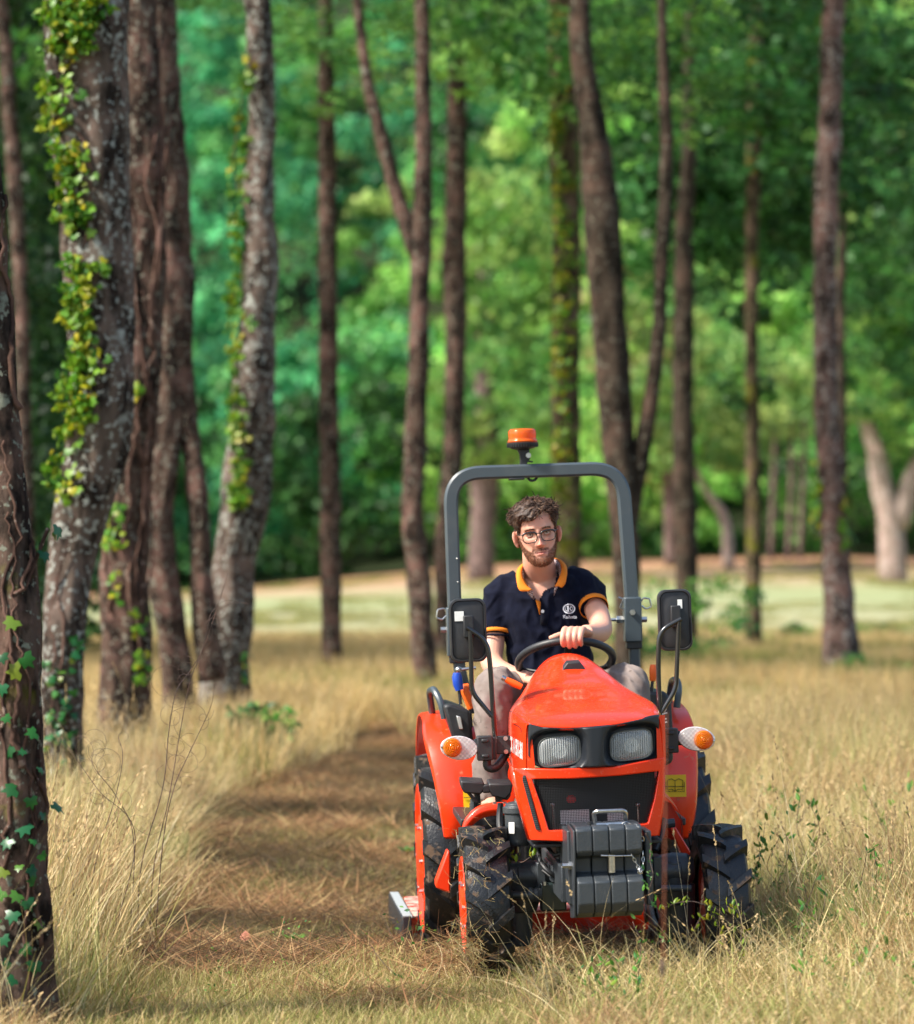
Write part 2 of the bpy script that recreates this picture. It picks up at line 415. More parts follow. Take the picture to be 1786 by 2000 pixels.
    for nm, mk, coll, lab in (('meadow_grass', ~ol, gold, 'golden tall grass between the grove trees'), ('green_grass', ol, oliv, 'olive green grass patches between the grove trees')):
        xx, yy = x[mk], y[mk]; n = len(xx)
        sc = np.stack([rng.uniform(.9, 1.4, n)]*2+[rng.uniform(.5, 1.0, n)*np.where(yy > 38, .8, .85)], 1)
        scatter(nm, place(xx, yy), rng.uniform(0, 6.28, n), sc, coll, lab)
    # cut hay on the mown path
    x, y = uni(-1.7, 1.2, 10.2, 27, 40); k = in_path(x, y) | (rng.uniform(0, 1, len(x)) < .06); 
    k &= ~((patch_noise(x, y, 1.7, 9) < -.05) & (y < 11.9)); x, y = x[k], y[k]; k = ~((x > -.02) & (x < .34) & (y > 10.2) & (y < 11.1) & (rng.uniform(0, 1, len(x)) < .75)); x, y = x[k], y[k]; n = len(x)
    p = place(x, y); p[:, 2] += .05*np.clip(patch_noise(x, y, 1.4, 5)+.1, 0, 1)
    p[:, 2] += .05*np.exp(-((np.mod(y*.9+.35*np.sin(x*2.3), 1.6)-.5)/.22)**2)*(y > 12)
    band = (np.mod(y*.62+.5*np.sin(x*1.7)+.3*patch_noise(x, y, 1.1, 8), 1.5) < .50) & (y > 11.5)  # trunk shadows across the path, put into the hay colour as bands
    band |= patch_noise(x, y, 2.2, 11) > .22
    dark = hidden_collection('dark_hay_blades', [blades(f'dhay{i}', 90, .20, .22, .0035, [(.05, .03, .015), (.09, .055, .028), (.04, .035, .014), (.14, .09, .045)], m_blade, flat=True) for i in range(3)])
    rz = rng.uniform(0, 6.28, n); s3 = np.stack([rng.uniform(.7, 1.3, n)]*3, 1)
    scatter('cut_hay', p[~band], rz[~band], s3[~band], hay, 'brown cut hay lying on the mown path')
    scatter('shadow_banded_hay', p[band], rz[band], s3[band], dark, 'dark clumps of cut hay and painted tree shadow bands across the mown path')
    # short stubble at the bottom of the picture and thin through the path
    x, y = uni(-1.6, 1.3, 9.2, 20, 150)
    k = (x > path_left(y)-.1) & (x < path_right(y)+.15) & (rng.uniform(0, 1, len(x)) < np.where(y < 11.3, 1, .08)); x, y = x[k], y[k]; n = len(x)
    scatter('grass_stubble', place(x, y), rng.uniform(0, 6.28, n), np.stack([rng.uniform(.7, 1.5, n)]*3, 1), stub, 'short yellow green grass stubble in front of the tractor')
build_grass()
def build_extras():
    # wispy single stalks standing above the meadow
    wisp = hidden_collection('wisps', [blades(f'wisp{i}', 9, .95, .12, .0028, STRAW[:3]+[(.72, .62, .42)], m_blade, .10, seeds=5, curl=.5, hvar=.35, seg=6) for i in range(4)])
    x, y = uni(-4, 4, 8.8, 20, 9)
    k = frame_mask(x, y) & ((x < path_left(y)-.12) | (x > 1.15) | ((x > .1) & (y < 10.75) & (rng.uniform(0, 1, len(x)) < .5))) & ~((x > -1.05) & (x < .3) & (y < 10.2)); x, y = x[k], y[k]; n = len(x)
    sc = rng.uniform(.55, 1.0, n)*np.where((y < 10.8) & (x > 0), .62, 1)*np.where(x > 1.1, .85, 1)
    scatter('wispy_stalks', place(x, y), rng.uniform(0, 6.28, n), np.stack([np.ones(n), np.ones(n), sc], 1), wisp, 'thin pale seed stalks standing above the tall grass', np.stack([rng.normal(0, .12, n), rng.normal(.08, .14, n)], 1))
    # green weeds scattered through the straw, mostly on the right and in front
    r = np.random.default_rng(3); objs = []
    for i in range(4):
        V = []; C = []
        for q in range(40):
            h = r.uniform(.02, .26); p = np.array([r.normal(0, .05)+h*.2, r.normal(0, .05), h]); u = r.normal(0, 1, 3); u /= np.linalg.norm(u); w = np.cross(u, r.normal(0, 1, 3)); w /= np.linalg.norm(w); s = r.uniform(.005, .0105)
            V += [p-u*s, p+w*s*.5, p+u*s, p-w*s*.5]; c = np.array([(.06, .20, .03), (.13, .28, .04), (.04, .14, .04), (.20, .28, .05)][r.integers(0, 4)]); C += [c]*4
        for q in range(3):
            a = r.uniform(0, 6.28); V += [np.array([0, 0, 0.]), np.array([.0012, 0, 0]), np.array([.0012+.05*math.cos(a), .05*math.sin(a), .25]), np.array([.05*math.cos(a), .05*math.sin(a), .25])]; C += [np.array([.25, .20, .08])]*4
        objs.append(bpy.data.objects.new(f'weedtuft{i}', np_mesh(f'weedtuft{i}', np.array(V), np.arange(len(V)).reshape(-1, 4), m_blade, False, colors=np.array(C))))
    wc = hidden_collection('weeds', objs)
    x, y = uni(-4, 5, 9.0, 24, 10); pn = patch_noise(x, y, 1.1, 6)
    k = frame_mask(x, y) & (((x > 1.15) & (pn > -.10)) | ((x > .35) & (y < 10.6) & (pn > .12)) | ((x < path_left(y)) & (pn > .22)) | (in_path(x, y) & (y > 9.8) & (y < 11.5) & (pn > .40))); x, y = x[k], y[k]; n = len(x)
    scatter('green_weeds', place(x, y), rng.uniform(0, 6.28, n), np.stack([rng.uniform(.7, 1.4, n)]*3, 1), wc, 'small green weeds growing through the dry grass', np.stack([rng.normal(0, .2, n), rng.normal(0, .2, n)], 1))
build_extras()
# ---------------------------------------------------------------- trees
def bark(name, base, dark, lichen, pink, moss=0.0, lich=.5, scale=1.0):
    m, nt, b = new_mat(name)
    f1 = noise_fac(nt, 9*scale, .42, .58, 8, stretch=(1, 1, .35)); c = mix_col(nt, f1, dark, base)
    f2 = noise_fac(nt, 3.2*scale, .50, .66, 5); c = mix_col(nt, f2, c, pink)
    v = nt.nodes.new('ShaderNodeTexVoronoi'); v.inputs['Scale'].default_value = 13*scale; v.feature = 'F1'
    tc = nt.nodes.new('ShaderNodeTexCoord'); nt.links.new(tc.outputs['Object'], v.inputs['Vector'])
    f3 = noise_fac(nt, 5.5*scale, .64-.12*lich, .70-.1*lich, 8, rough=.7)
    c = mix_col(nt, f3, c, lichen)
    f5 = noise_fac(nt, 22*scale, .62-.08*lich, .66-.06*lich, 4); c = mix_col(nt, f5, c, tuple(min(1, x*1.25) for x in lichen))
    if moss: f4 = noise_fac(nt, 2.3*scale, .66-moss*.3, .72-moss*.2, 6); c = mix_col(nt, f4, c, (.17, .18, .012))
    nt.links.new(c, b.inputs['Base Color']); b.inputs['Roughness'].default_value = .9; b.inputs['Specular IOR Level'].default_value = .15
    bn = noise_fac(nt, 24*scale, .2, .8, 8, stretch=(1, 1, .4), rough=.75); bump(nt, b, bn, 1.0, .03)
    return m
LICH = (.34, .36, .30)
bk_gray = bark('bark_grey', (.165, .125, .10), (.028, .020, .016), (.40, .42, .38), (.25, .18, .15), lich=.68, scale=1.3)
bk_near = bark('bark_near', (.16, .11, .085), (.022, .015, .012), (.26, .28, .22), (.28, .17, .13), moss=.28, lich=.35, scale=1.5)
bk_brown = bark('bark_brown', (.125, .08, .06), (.022, .014, .011), (.26, .25, .2), (.23, .13, .105), lich=.4, scale=1.4)
bk_dark = bark('bark_dark', (.075, .055, .04), (.02, .015, .01), (.14, .13, .1), (.12, .075, .055), lich=.3)
bk_pink = bark('bark_pink', (.19, .12, .10), (.04, .026, .022), (.34, .30, .27), (.32, .18, .15), lich=.7)
bk_moss = bark('bark_moss', (.12, .085, .05), (.035, .025, .015), (.2, .2, .1), (.2, .13, .09), moss=.42, lich=.3)
bk_pale = bark('bark_pale', (.40, .30, .26), (.24, .17, .14), (.46, .42, .38), (.42, .28, .25), lich=.5)
bk_mauve = bark('bark_mauve', (.16, .11, .10), (.09, .06, .055), (.26, .22, .2), (.22, .14, .13), lich=.4)

def limb(path, radii, n=20, seed=0, amp=.08, step=.08, flare=0.0):
    """tapering limb with lumpy bark relief; path and radii in metres"""
    P = catmull(path, 10); T = np.linspace(0, 1, len(radii)); 
    L_ = [0]
    for a, b in zip(P, P[1:]): L_.append(L_[-1]+(b-a).length)
    tot = L_[-1]; m = max(6, int(tot/step)); out = []
    xs = np.linspace(0, tot, m)
    px = np.stack([np.interp(xs, L_, [p[i] for p in P]) for i in range(3)], 1)
    keyL = np.interp(np.linspace(0, 1, len(path)), np.linspace(0, 1, len(P)), L_)
    rr = np.interp(xs, keyL, radii)
    a = np.array([1., 0, 0]); so = seed*7.3
    for i in range(m):
        d = px[min(i+1, m-1)]-px[max(i-1, 0)]; d /= np.linalg.norm(d)
        a = a-d*a.dot(d); a /= np.linalg.norm(a); b = np.cross(d, a); r = rr[i]
        z = xs[i]; fl = 1+flare*math.exp(-z/.28)
        ring = []
        for k in range(n):
            th = 2*math.pi*k/n; c, s = math.cos(th), math.sin(th)
            q = Vector((c*1.1+so, s*1.1, z*1.3/max(r, .05)*.22))
            w = mnoise.noise(q*1.4)*amp*1.5+abs(mnoise.noise(Vector((c*r*26+so, s*r*26, z*7))))*-amp*.9+mnoise.noise(Vector((c*r*60, s*r*60+so, z*30)))*amp*.35
            if flare: w += flare*.35*math.exp(-z/.3)*math.sin(th*4+so)
            ring.append(px[i]+(a*c+b*s)*r*fl*(1+w))
        out.append(ring)
    return out

def leaf_cloud(name, clumps, per, size, cols, mat, crad=.45, seed=0, flat=.6):
    """crown foliage: leaf quads gathered in clumps; clumps = list of (x,y,z,r)"""
    r = np.random.default_rng(seed); V = []; C = []
    for (x, y, z, cr) in clumps:
        k = int(per*r.uniform(.7, 1.3)); d = r.normal(0, 1, (k, 3)); d /= np.linalg.norm(d, axis=1)[:, None]
        p = d*(cr*r.uniform(.3, 1, k)**.5)[:, None]*np.array([1, 1, flat])+np.array([x, y, z])
        u = r.normal(0, 1, (k, 3)); u /= np.linalg.norm(u, axis=1)[:, None]; w = np.cross(u, r.normal(0, 1, (k, 3))); w /= np.linalg.norm(w, axis=1)[:, None]
        s = size*r.uniform(.6, 1.3, (k, 1))
        q = np.stack([p-u*s*.5, p+w*s*.32+u*s*.08, p+u*s*.55, p-w*s*.32+u*s*.08], 1); V.append(q.reshape(-1, 3))
        base = np.asarray(cols)[r.integers(0, len(cols))]; other = np.asarray(cols)[r.integers(0, len(cols), k)]
        c = (base*.6+other*.4)*r.uniform(.7, 1.3, (k, 1)); C.append(np.repeat(c, 4, 0))
    V = np.concatenate(V); C = np.concatenate(C); f = np.arange(len(V)).reshape(-1, 4)
    return np_mesh(name, V, f, mat, False, colors=C)

m_leaf = leafy('tree_leaf', None, rough=.5, trans=.4, tint=True)
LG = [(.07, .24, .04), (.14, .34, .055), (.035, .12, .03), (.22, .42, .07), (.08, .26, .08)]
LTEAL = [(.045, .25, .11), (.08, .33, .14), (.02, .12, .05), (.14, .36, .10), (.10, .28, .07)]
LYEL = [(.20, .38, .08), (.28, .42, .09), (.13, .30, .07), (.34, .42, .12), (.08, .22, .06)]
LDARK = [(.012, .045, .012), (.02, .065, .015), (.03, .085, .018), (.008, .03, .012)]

def crown_mesh(name, seed, R=2.2, Hh=2.6, n=60, per=60, size=.13, cols=LG):
    r = np.random.default_rng(seed); cl = []
    for i in range(n):
        d = r.normal(0, 1, 3); d /= np.linalg.norm(d); rad = r.uniform(.35, 1)**.6
        cl.append((d[0]*R*rad, d[1]*R*rad, d[2]*Hh*rad, r.uniform(.35, .6)))
    return leaf_cloud(name, cl, per, size, cols, m_leaf, seed=seed)
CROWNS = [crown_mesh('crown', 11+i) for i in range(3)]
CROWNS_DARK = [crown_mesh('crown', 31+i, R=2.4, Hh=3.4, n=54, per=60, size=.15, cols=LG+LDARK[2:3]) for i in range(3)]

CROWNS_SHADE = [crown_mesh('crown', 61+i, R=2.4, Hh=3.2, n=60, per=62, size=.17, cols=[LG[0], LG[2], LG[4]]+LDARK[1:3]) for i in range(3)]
def tree(label, d, keys, mat, top=10.5, crown='light', crown_z=None, forks=(), cat='tree', group='grove trees around the path', seed=0, n=20, amp=.10, flare=.35, step=.09, name='grove_tree', crown_s=1.0, lean=None):
    """keys: (photo x, photo y, photo width) from the foot upwards, on the plane at distance d"""
    k0 = keys[0]; foot = W(k0[0], k0[1], d); gz = hz1(foot.x, d)
    base = Vector((foot.x, d, gz))
    t = empty(name, base); tag(t, label, cat, group)
    pts = [W(x, y, d)-base for x, y, w in keys]; rad = [w/2*d/F for x, y, w in keys]
    if pts[0].z > .02: pts = [Vector((pts[0].x, 0, -.1))]+pts; rad = [rad[0]*1.12]+rad
    else: pts[0].z = -.1
    r = random.Random(seed)
    for i, p in enumerate(pts): p.y += r.uniform(-.04, .04)*(i > 0)
    last = pts[-1]; dirn = (pts[-1]-pts[-2]).normalized(); 
    if lean: dirn = Vector(lean).normalized()
    tz = top
    k = 0
    while pts[-1].z < tz and k < 12:
        k += 1
        dirn = (dirn*.85+Vector((r.uniform(-.12, .12), r.uniform(-.12, .12), .35))).normalized()
        pts.append(pts[-1]+dirn*min(1.6, max(.5, tz-pts[-1].z))); rad.append(rad[-1]*.86)
    mb = MB(); mb.rings(limb(pts, rad, n, seed, amp, step, flare))
    cz = crown_z if crown_z is not None else top-1.0
    # boughs inside the crown
    ctr = Vector((pts[-1].x, pts[-1].y, cz))
    for q in range(7):
        a = 2*math.pi*q/7+seed; i = len(pts)-1-(q % 3); s = pts[i]
        e = s+Vector((math.cos(a)*1.5, math.sin(a)*1.5, r.uniform(.5, 1.6)))*crown_s
        mb.rings(limb([s, s.lerp(e, .5)+Vector((0, 0, -.15)), e], [rad[i]*.5, rad[i]*.33, .02], 7, seed+q, .1, .25))
    mb.build('trunk', mat, t, ang=180)
    for fk in forks:
        fp = [W(x, y, d)-base for x, y, w in fk]; fr = [w/2*d/F for x, y, w in fk]
        dn = (fp[-1]-fp[-2]).normalized()
        if fp[-1].z < tz-2:
            for j in range(3): fp.append(fp[-1]+(dn*.7+Vector((0, 0, .5))).normalized()*1.0); fr.append(fr[-1]*.75)
        f = MB(); f.rings(limb(fp, fr, max(10, n-6), seed+31, amp, step)); f.build('bough', mat, t, ang=180)
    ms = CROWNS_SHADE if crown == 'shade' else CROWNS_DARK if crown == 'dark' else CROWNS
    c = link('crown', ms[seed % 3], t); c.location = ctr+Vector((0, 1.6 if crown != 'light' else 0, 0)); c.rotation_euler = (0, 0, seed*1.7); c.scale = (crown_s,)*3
    return t, pts, rad, base

TR = {}
TR['near'] = tree('thick vine wrapped trunk cut off by the left picture edge, nearest of all the trees', 10.0, [(34, 2016, 128), (32, 1800, 122), (30, 1600, 112), (28, 1300, 112), (22, 1150, 112), (8, 1000, 100), (-12, 800, 96), (-32, 500, 92), (-50, 250, 90), (-62, 0, 88)],
    bk_near, top=9, seed=1, n=56, amp=.13, step=.035, crown_s=.9)
TR['lean'] = tree('broad grey lichen covered trunk hung with yellow green ivy, leaning beside the nearest trunk', 17.5, [(112, 1580, 88), (122, 1400, 84), (126, 1250, 82), (140, 1100, 96), (165, 980, 118), (190, 880, 124), (200, 750, 126), (196, 600, 130), (188, 400, 140), (178, 200, 160), (172, 50, 170), (170, -60, 170)],
    bk_gray, top=10, seed=2, n=44, amp=.10, step=.05)
TR['vine'] = tree('rough brown trunk laced with bare vine stems, right of the leaning grey trunk', 21.0, [(247, 1430, 96), (246, 1250, 98), (244, 1100, 96), (252, 980, 84), (262, 860, 80), (275, 700, 84), (284, 500, 86), (280, 300, 84), (272, 100, 80), (268, -60, 78)],
    bk_brown, top=10.5, seed=3, n=36, amp=.14, step=.06)
TR['twin'] = tree('dark trunk with a slim second stem, right behind the vine laced trunk', 24.0, [(352, 1360, 62), (335, 1230, 62), (315, 1100, 64), (312, 980, 62), (322, 880, 66), (338, 760, 76), (338, 600, 84), (332, 400, 84), (318, 200, 72), (308, 0, 66)],
    bk_brown, top=11, seed=4, n=30, amp=.14, forks=[[(415, 1330, 58), (400, 1220, 50), (392, 1080, 42), (385, 950, 42), (368, 820, 38), (356, 700, 40)]])
TR['knobbly'] = tree('lichen spotted knobbly trunk with ivy on its left edge, bordering the open view', 25.0, [(432, 1452, 100), (440, 1330, 96), (452, 1200, 82), (456, 1100, 84), (475, 1000, 96), (487, 900, 94), (497, 760, 82), (502, 620, 70), (512, 520, 72), (506, 400, 60), (512, 250, 54), (508, 100, 52), (502, -40, 50)],
    bk_gray, top=11.5, seed=5, n=34, amp=.13)
TR['straight'] = tree('slim straight dark brown trunk standing alone left of the roll bar', 34.0, [(650, 1352, 34), (648, 1200, 40), (646, 1000, 42), (643, 800, 38), (641, 600, 38), (640, 400, 36), (638, 200, 34), (636, 60, 30)],
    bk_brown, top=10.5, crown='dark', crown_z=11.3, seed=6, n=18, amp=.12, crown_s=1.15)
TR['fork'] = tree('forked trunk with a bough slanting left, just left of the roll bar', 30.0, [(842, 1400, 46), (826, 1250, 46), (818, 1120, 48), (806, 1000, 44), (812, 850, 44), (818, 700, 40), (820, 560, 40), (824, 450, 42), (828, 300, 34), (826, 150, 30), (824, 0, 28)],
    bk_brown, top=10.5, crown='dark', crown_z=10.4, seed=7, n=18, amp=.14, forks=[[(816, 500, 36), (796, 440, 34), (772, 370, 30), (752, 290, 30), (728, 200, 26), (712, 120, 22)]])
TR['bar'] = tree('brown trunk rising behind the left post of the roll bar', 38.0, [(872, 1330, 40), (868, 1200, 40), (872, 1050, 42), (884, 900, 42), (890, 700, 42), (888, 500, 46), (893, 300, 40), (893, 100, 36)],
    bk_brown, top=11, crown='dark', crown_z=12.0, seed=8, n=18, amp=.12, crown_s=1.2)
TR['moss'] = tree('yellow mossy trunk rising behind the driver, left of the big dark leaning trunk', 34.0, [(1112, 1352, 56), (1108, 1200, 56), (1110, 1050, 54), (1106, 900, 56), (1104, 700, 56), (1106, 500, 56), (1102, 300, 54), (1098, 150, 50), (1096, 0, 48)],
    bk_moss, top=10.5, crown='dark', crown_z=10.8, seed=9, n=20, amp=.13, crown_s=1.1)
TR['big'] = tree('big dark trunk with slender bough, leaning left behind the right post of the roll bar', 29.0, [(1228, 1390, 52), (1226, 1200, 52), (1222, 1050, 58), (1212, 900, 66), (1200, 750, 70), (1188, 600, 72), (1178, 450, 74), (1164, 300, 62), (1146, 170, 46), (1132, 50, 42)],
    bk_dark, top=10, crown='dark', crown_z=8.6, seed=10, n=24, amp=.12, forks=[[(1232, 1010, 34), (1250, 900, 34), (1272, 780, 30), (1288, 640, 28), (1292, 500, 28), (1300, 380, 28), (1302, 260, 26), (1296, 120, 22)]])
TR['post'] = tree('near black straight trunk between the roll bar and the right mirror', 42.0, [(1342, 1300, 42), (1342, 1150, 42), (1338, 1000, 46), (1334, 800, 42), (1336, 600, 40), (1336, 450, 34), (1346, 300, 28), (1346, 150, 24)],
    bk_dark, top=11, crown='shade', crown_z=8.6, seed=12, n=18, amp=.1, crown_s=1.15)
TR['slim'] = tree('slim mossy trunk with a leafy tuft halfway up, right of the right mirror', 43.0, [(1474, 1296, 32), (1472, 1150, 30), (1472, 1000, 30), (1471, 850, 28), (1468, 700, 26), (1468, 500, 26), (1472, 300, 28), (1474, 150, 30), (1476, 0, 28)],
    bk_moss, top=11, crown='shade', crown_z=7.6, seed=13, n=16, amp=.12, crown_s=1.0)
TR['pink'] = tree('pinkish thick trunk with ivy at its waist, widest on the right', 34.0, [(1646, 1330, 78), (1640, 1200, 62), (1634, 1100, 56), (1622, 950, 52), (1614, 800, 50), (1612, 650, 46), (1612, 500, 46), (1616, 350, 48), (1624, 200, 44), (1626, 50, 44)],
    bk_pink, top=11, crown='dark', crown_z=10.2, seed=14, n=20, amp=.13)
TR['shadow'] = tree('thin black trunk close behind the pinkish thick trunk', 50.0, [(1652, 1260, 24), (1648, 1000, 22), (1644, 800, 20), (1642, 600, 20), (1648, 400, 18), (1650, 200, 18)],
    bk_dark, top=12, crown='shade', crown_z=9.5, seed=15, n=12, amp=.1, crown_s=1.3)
TR['leftdark'] = tree('blurred thin trunk in the dark wood between the two leftmost trunks', 30.0, [(62, 1400, 34), (58, 1200, 34), (52, 1000, 32), (46, 800, 30), (42, 600, 30), (32, 400, 30), (18, 200, 30), (8, 50, 28)],
    bk_brown, top=9.5, crown='dark', crown_z=8.8, seed=16, n=14, amp=.12)

def crown_extra(t, loc, s, seed, ms=None, rz=0):
    c = link('crown', (ms or CROWNS_DARK)[seed % 3], t); c.location = Vector(loc)-t.location; c.scale = s if isinstance(s, tuple) else (s,)*3
    c.rotation_euler = (0, 0, rz or seed*2.1); return c
# hanging lower foliage on the right
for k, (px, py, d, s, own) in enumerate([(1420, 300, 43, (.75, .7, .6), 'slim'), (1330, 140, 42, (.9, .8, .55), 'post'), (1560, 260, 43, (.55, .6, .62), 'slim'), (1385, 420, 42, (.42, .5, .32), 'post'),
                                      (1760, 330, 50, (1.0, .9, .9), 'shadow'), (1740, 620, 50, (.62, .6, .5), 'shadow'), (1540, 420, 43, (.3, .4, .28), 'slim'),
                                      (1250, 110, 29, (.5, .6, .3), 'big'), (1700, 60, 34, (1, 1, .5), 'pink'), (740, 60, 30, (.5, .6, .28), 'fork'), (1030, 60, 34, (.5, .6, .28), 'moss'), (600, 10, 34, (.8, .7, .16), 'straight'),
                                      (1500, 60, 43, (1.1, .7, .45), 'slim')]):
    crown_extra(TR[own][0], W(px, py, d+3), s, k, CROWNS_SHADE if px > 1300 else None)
tuft = leaf_cloud('leaf_tuft', [(-.28, 0, .05, .22), (.26, 0, 0, .2), (-.15, 0, -.2, .16), (.3, 0, -.15, .14), (0, .1, .15, .15)], 60, .10, LG+LDARK, m_leaf, seed=5)
o = link('leaf_tuft', tuft, TR['slim'][0]); o.location = W(1455, 752, 43)-TR['slim'][0].location

# ---------------------------------------------------------------- small trees and undergrowth, far trees and the far wood
def far_tree(label, d, keys, mat, crowns, forks=(), seed=0, cols=LYEL, name='far_tree', group=None):
    k0 = keys[0]; p = W(k0[0], k0[1], d); gz = hz1(p.x, d); base = Vector((p.x, d, gz)); t = empty(name, base); tag(t, label, 'tree', group)
    def tr(keys, nm):
        pts = [W(x, y, d)-base for x, y, w in keys]; rad = [w/2*d/F for x, y, w in keys]
        if nm == 'trunk': pts[0].z = min(pts[0].z, -.1)
        mb = MB(); mb.rings(limb(pts, rad, 12, seed, .1, .4)); mb.build(nm, mat, t, ang=180)
    tr(keys, 'trunk')
    for f in forks: tr(f, 'bough')
    r = np.random.default_rng(seed+100)
    cl = []
    for (x, y, rx, ry, nn) in crowns:
        for i in range(nn):
            a = r.uniform(0, 6.28); q = r.uniform(0, 1)**.5; w = W(x+rx*q*math.cos(a), y+ry*q*math.sin(a), d+r.normal(0, 1.3))-base
            cl.append((w.x, w.y, w.z, r.uniform(.5, 1.0)))
    link('crown', leaf_cloud('crown', cl, 45, .30, cols, m_leaf, seed=seed), t)
far_tree('pale pinkish trunk at the field edge, seen through the roll bar', 100, [(938, 1100, 54), (944, 1000, 48), (946, 930, 60), (950, 840, 46), (945, 700, 40), (950, 520, 30)], bk_mauve,
         [(985, 520, 120, 200, 90), (960, 800, 150, 110, 60)], seed=21, cols=LYEL+LG[:2])
far_tree('pale trunk forking in a wide V at the far right of the field edge', 92, [(1745, 1092, 56), (1740, 1030, 52), (1722, 950, 44), (1712, 880, 40), (1690, 820, 28), (1660, 700, 18)], bk_pale,
         [(1700, 720, 130, 90, 55), (1790, 800, 60, 110, 30), (1740, 500, 120, 160, 60)], forks=[[(1752, 1030, 44), (1775, 960, 44), (1800, 890, 40), (1830, 780, 30)]], seed=22, cols=LYEL+LG)
far_tree('thin bent pale trunk at the field edge between the two black trunks', 105, [(1424, 1088, 24), (1420, 1030, 22), (1405, 990, 18), (1380, 960, 14), (1350, 900, 10)], bk_pale, [(1400, 780, 140, 130, 80)], seed=23, cols=LYEL)
far_tree('pale trunk at the field edge, between the roll bar and right mirror', 110, [(1312, 1100, 30), (1310, 1000, 26), (1300, 900, 20), (1290, 700, 14)], bk_mauve, [(1270, 700, 110, 240, 80)], seed=24, cols=LYEL+[(.34, .26, .10)])
m_thin = bk_mauve
for k, px in enumerate((1505, 1540, 1562)):
    far_tree(('leftmost', 'middle', 'rightmost')[k]+' of three thin grey trunks in the far dark gap', 118, [(px, 1080, 11), (px+6, 950, 10), (px+10, 800, 8)], m_thin, [(px+10, 760, 60, 70, 12)], seed=25+k, cols=LYEL, group='thin trunks in the dark gap')

def far_wood():
    r = np.random.default_rng(99); V = []; C = []
    def crown(cx, cy, cz, R_x, R_z, cols, n, size):
        cols = np.asarray(cols); tone = cols[r.integers(0, len(cols))]*r.uniform(.65, 1.25)
        k = 6
        for q in range(k):
            d = r.normal(0, 1, 3); d /= np.linalg.norm(d); ctr = np.array([cx, cy, cz])+d*np.array([R_x, R_x, R_z])*.72; rr = R_x*r.uniform(.28, .5)
            m = n//k; e = r.normal(0, 1, (m, 3)); e /= np.linalg.norm(e, axis=1)[:, None]; e[:, 2] = np.where(e[:, 2] < -.3, -e[:, 2], e[:, 2])
            p = ctr+e*rr*1.25*r.uniform(.15, 1.1, (m, 1))**.6
            nrm = e+r.normal(0, .6, (m, 3)); nrm /= np.linalg.norm(nrm, axis=1)[:, None]
            u = np.cross(nrm, r.normal(0, 1, (m, 3))); u /= np.linalg.norm(u, axis=1)[:, None]; w = np.cross(nrm, u); s = size*r.uniform(.6, 1.3, (m, 1))
            V.append(np.stack([p-u*s*.5, p+w*s*.4, p+u*s*.5, p-w*s*.4], 1).reshape(-1, 3))
            c = (tone*.7+cols[r.integers(0, len(cols), m)]*.3)*1.55*r.uniform(.75, 1.25, (m, 1))*r.uniform(.8, 1.2); C.append(np.repeat(c, 4, 0))
    for row, (y0, zoff) in enumerate([(126, 0), (133, 2), (141, 4), (150, 6), (160, 9), (172, 11), (186, 14)]):
        hw = y0*.1374+18; x = -hw
        while x < hw:
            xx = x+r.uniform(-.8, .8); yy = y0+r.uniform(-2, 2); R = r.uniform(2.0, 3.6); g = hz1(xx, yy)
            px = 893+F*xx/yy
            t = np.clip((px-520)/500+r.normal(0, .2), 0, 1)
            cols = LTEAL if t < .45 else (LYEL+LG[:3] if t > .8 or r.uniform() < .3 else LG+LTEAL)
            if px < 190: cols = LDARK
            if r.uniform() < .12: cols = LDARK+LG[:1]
            hgt = r.uniform(5.5, 10) if row else r.uniform(3.2, 7)
            for lv in range(3):
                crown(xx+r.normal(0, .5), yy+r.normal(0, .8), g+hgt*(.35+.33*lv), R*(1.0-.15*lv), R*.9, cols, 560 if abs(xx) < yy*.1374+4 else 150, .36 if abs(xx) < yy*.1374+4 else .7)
            x += R*.85
    V = np.concatenate(V); C = np.concatenate(C); f = np.arange(len(V)).reshape(-1, 4)
    o = link('far_wood', np_mesh('far_wood', V, f, m_leaf, False, colors=C)); o['kind'] = 'stuff'; o['label'] = 'blurred green wood on the slope behind the field'
    print('far wood quads', len(f))
far_wood()

def bush(label, loc, clumps, size, cols, per=50, seed=0, name='bush', group=None, cat='bush', stems=5):
    t = empty(name, loc); tag(t, label, cat, group)
    mb = MB(); r = random.Random(seed)
    for k in range(stems):
        c = clumps[k % len(clumps)]
        e = Vector(c[:3]); mb.tube([Vector((r.uniform(-.05, .05), 0, -.05)), e*.5+Vector((r.uniform(-.1, .1), 0, .05)), e], [.02, .012, .005], 6)
    mb.build('stem', bk_brown, t)
    link('foliage', leaf_cloud('foliage', clumps, per, size, cols, m_leaf, seed=seed), t)
    return t
# dark wood edge behind the two leftmost trunks
r_ = np.random.default_rng(4)
for k in range(5):
    X = [-4.6, -5.6, -4.9, -5.9, -5.2][k]; Y = [33, 35, 37, 39, 42][k]
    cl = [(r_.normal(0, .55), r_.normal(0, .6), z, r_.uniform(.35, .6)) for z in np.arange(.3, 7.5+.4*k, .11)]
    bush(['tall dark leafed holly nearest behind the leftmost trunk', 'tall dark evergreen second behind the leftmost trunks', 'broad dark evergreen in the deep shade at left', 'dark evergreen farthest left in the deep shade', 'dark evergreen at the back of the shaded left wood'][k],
         (X, Y, hz1(X, Y)), cl, .13, LDARK, per=85, seed=50+k, name='evergreen_tree', cat='tree', group='dark evergreens at the left edge')
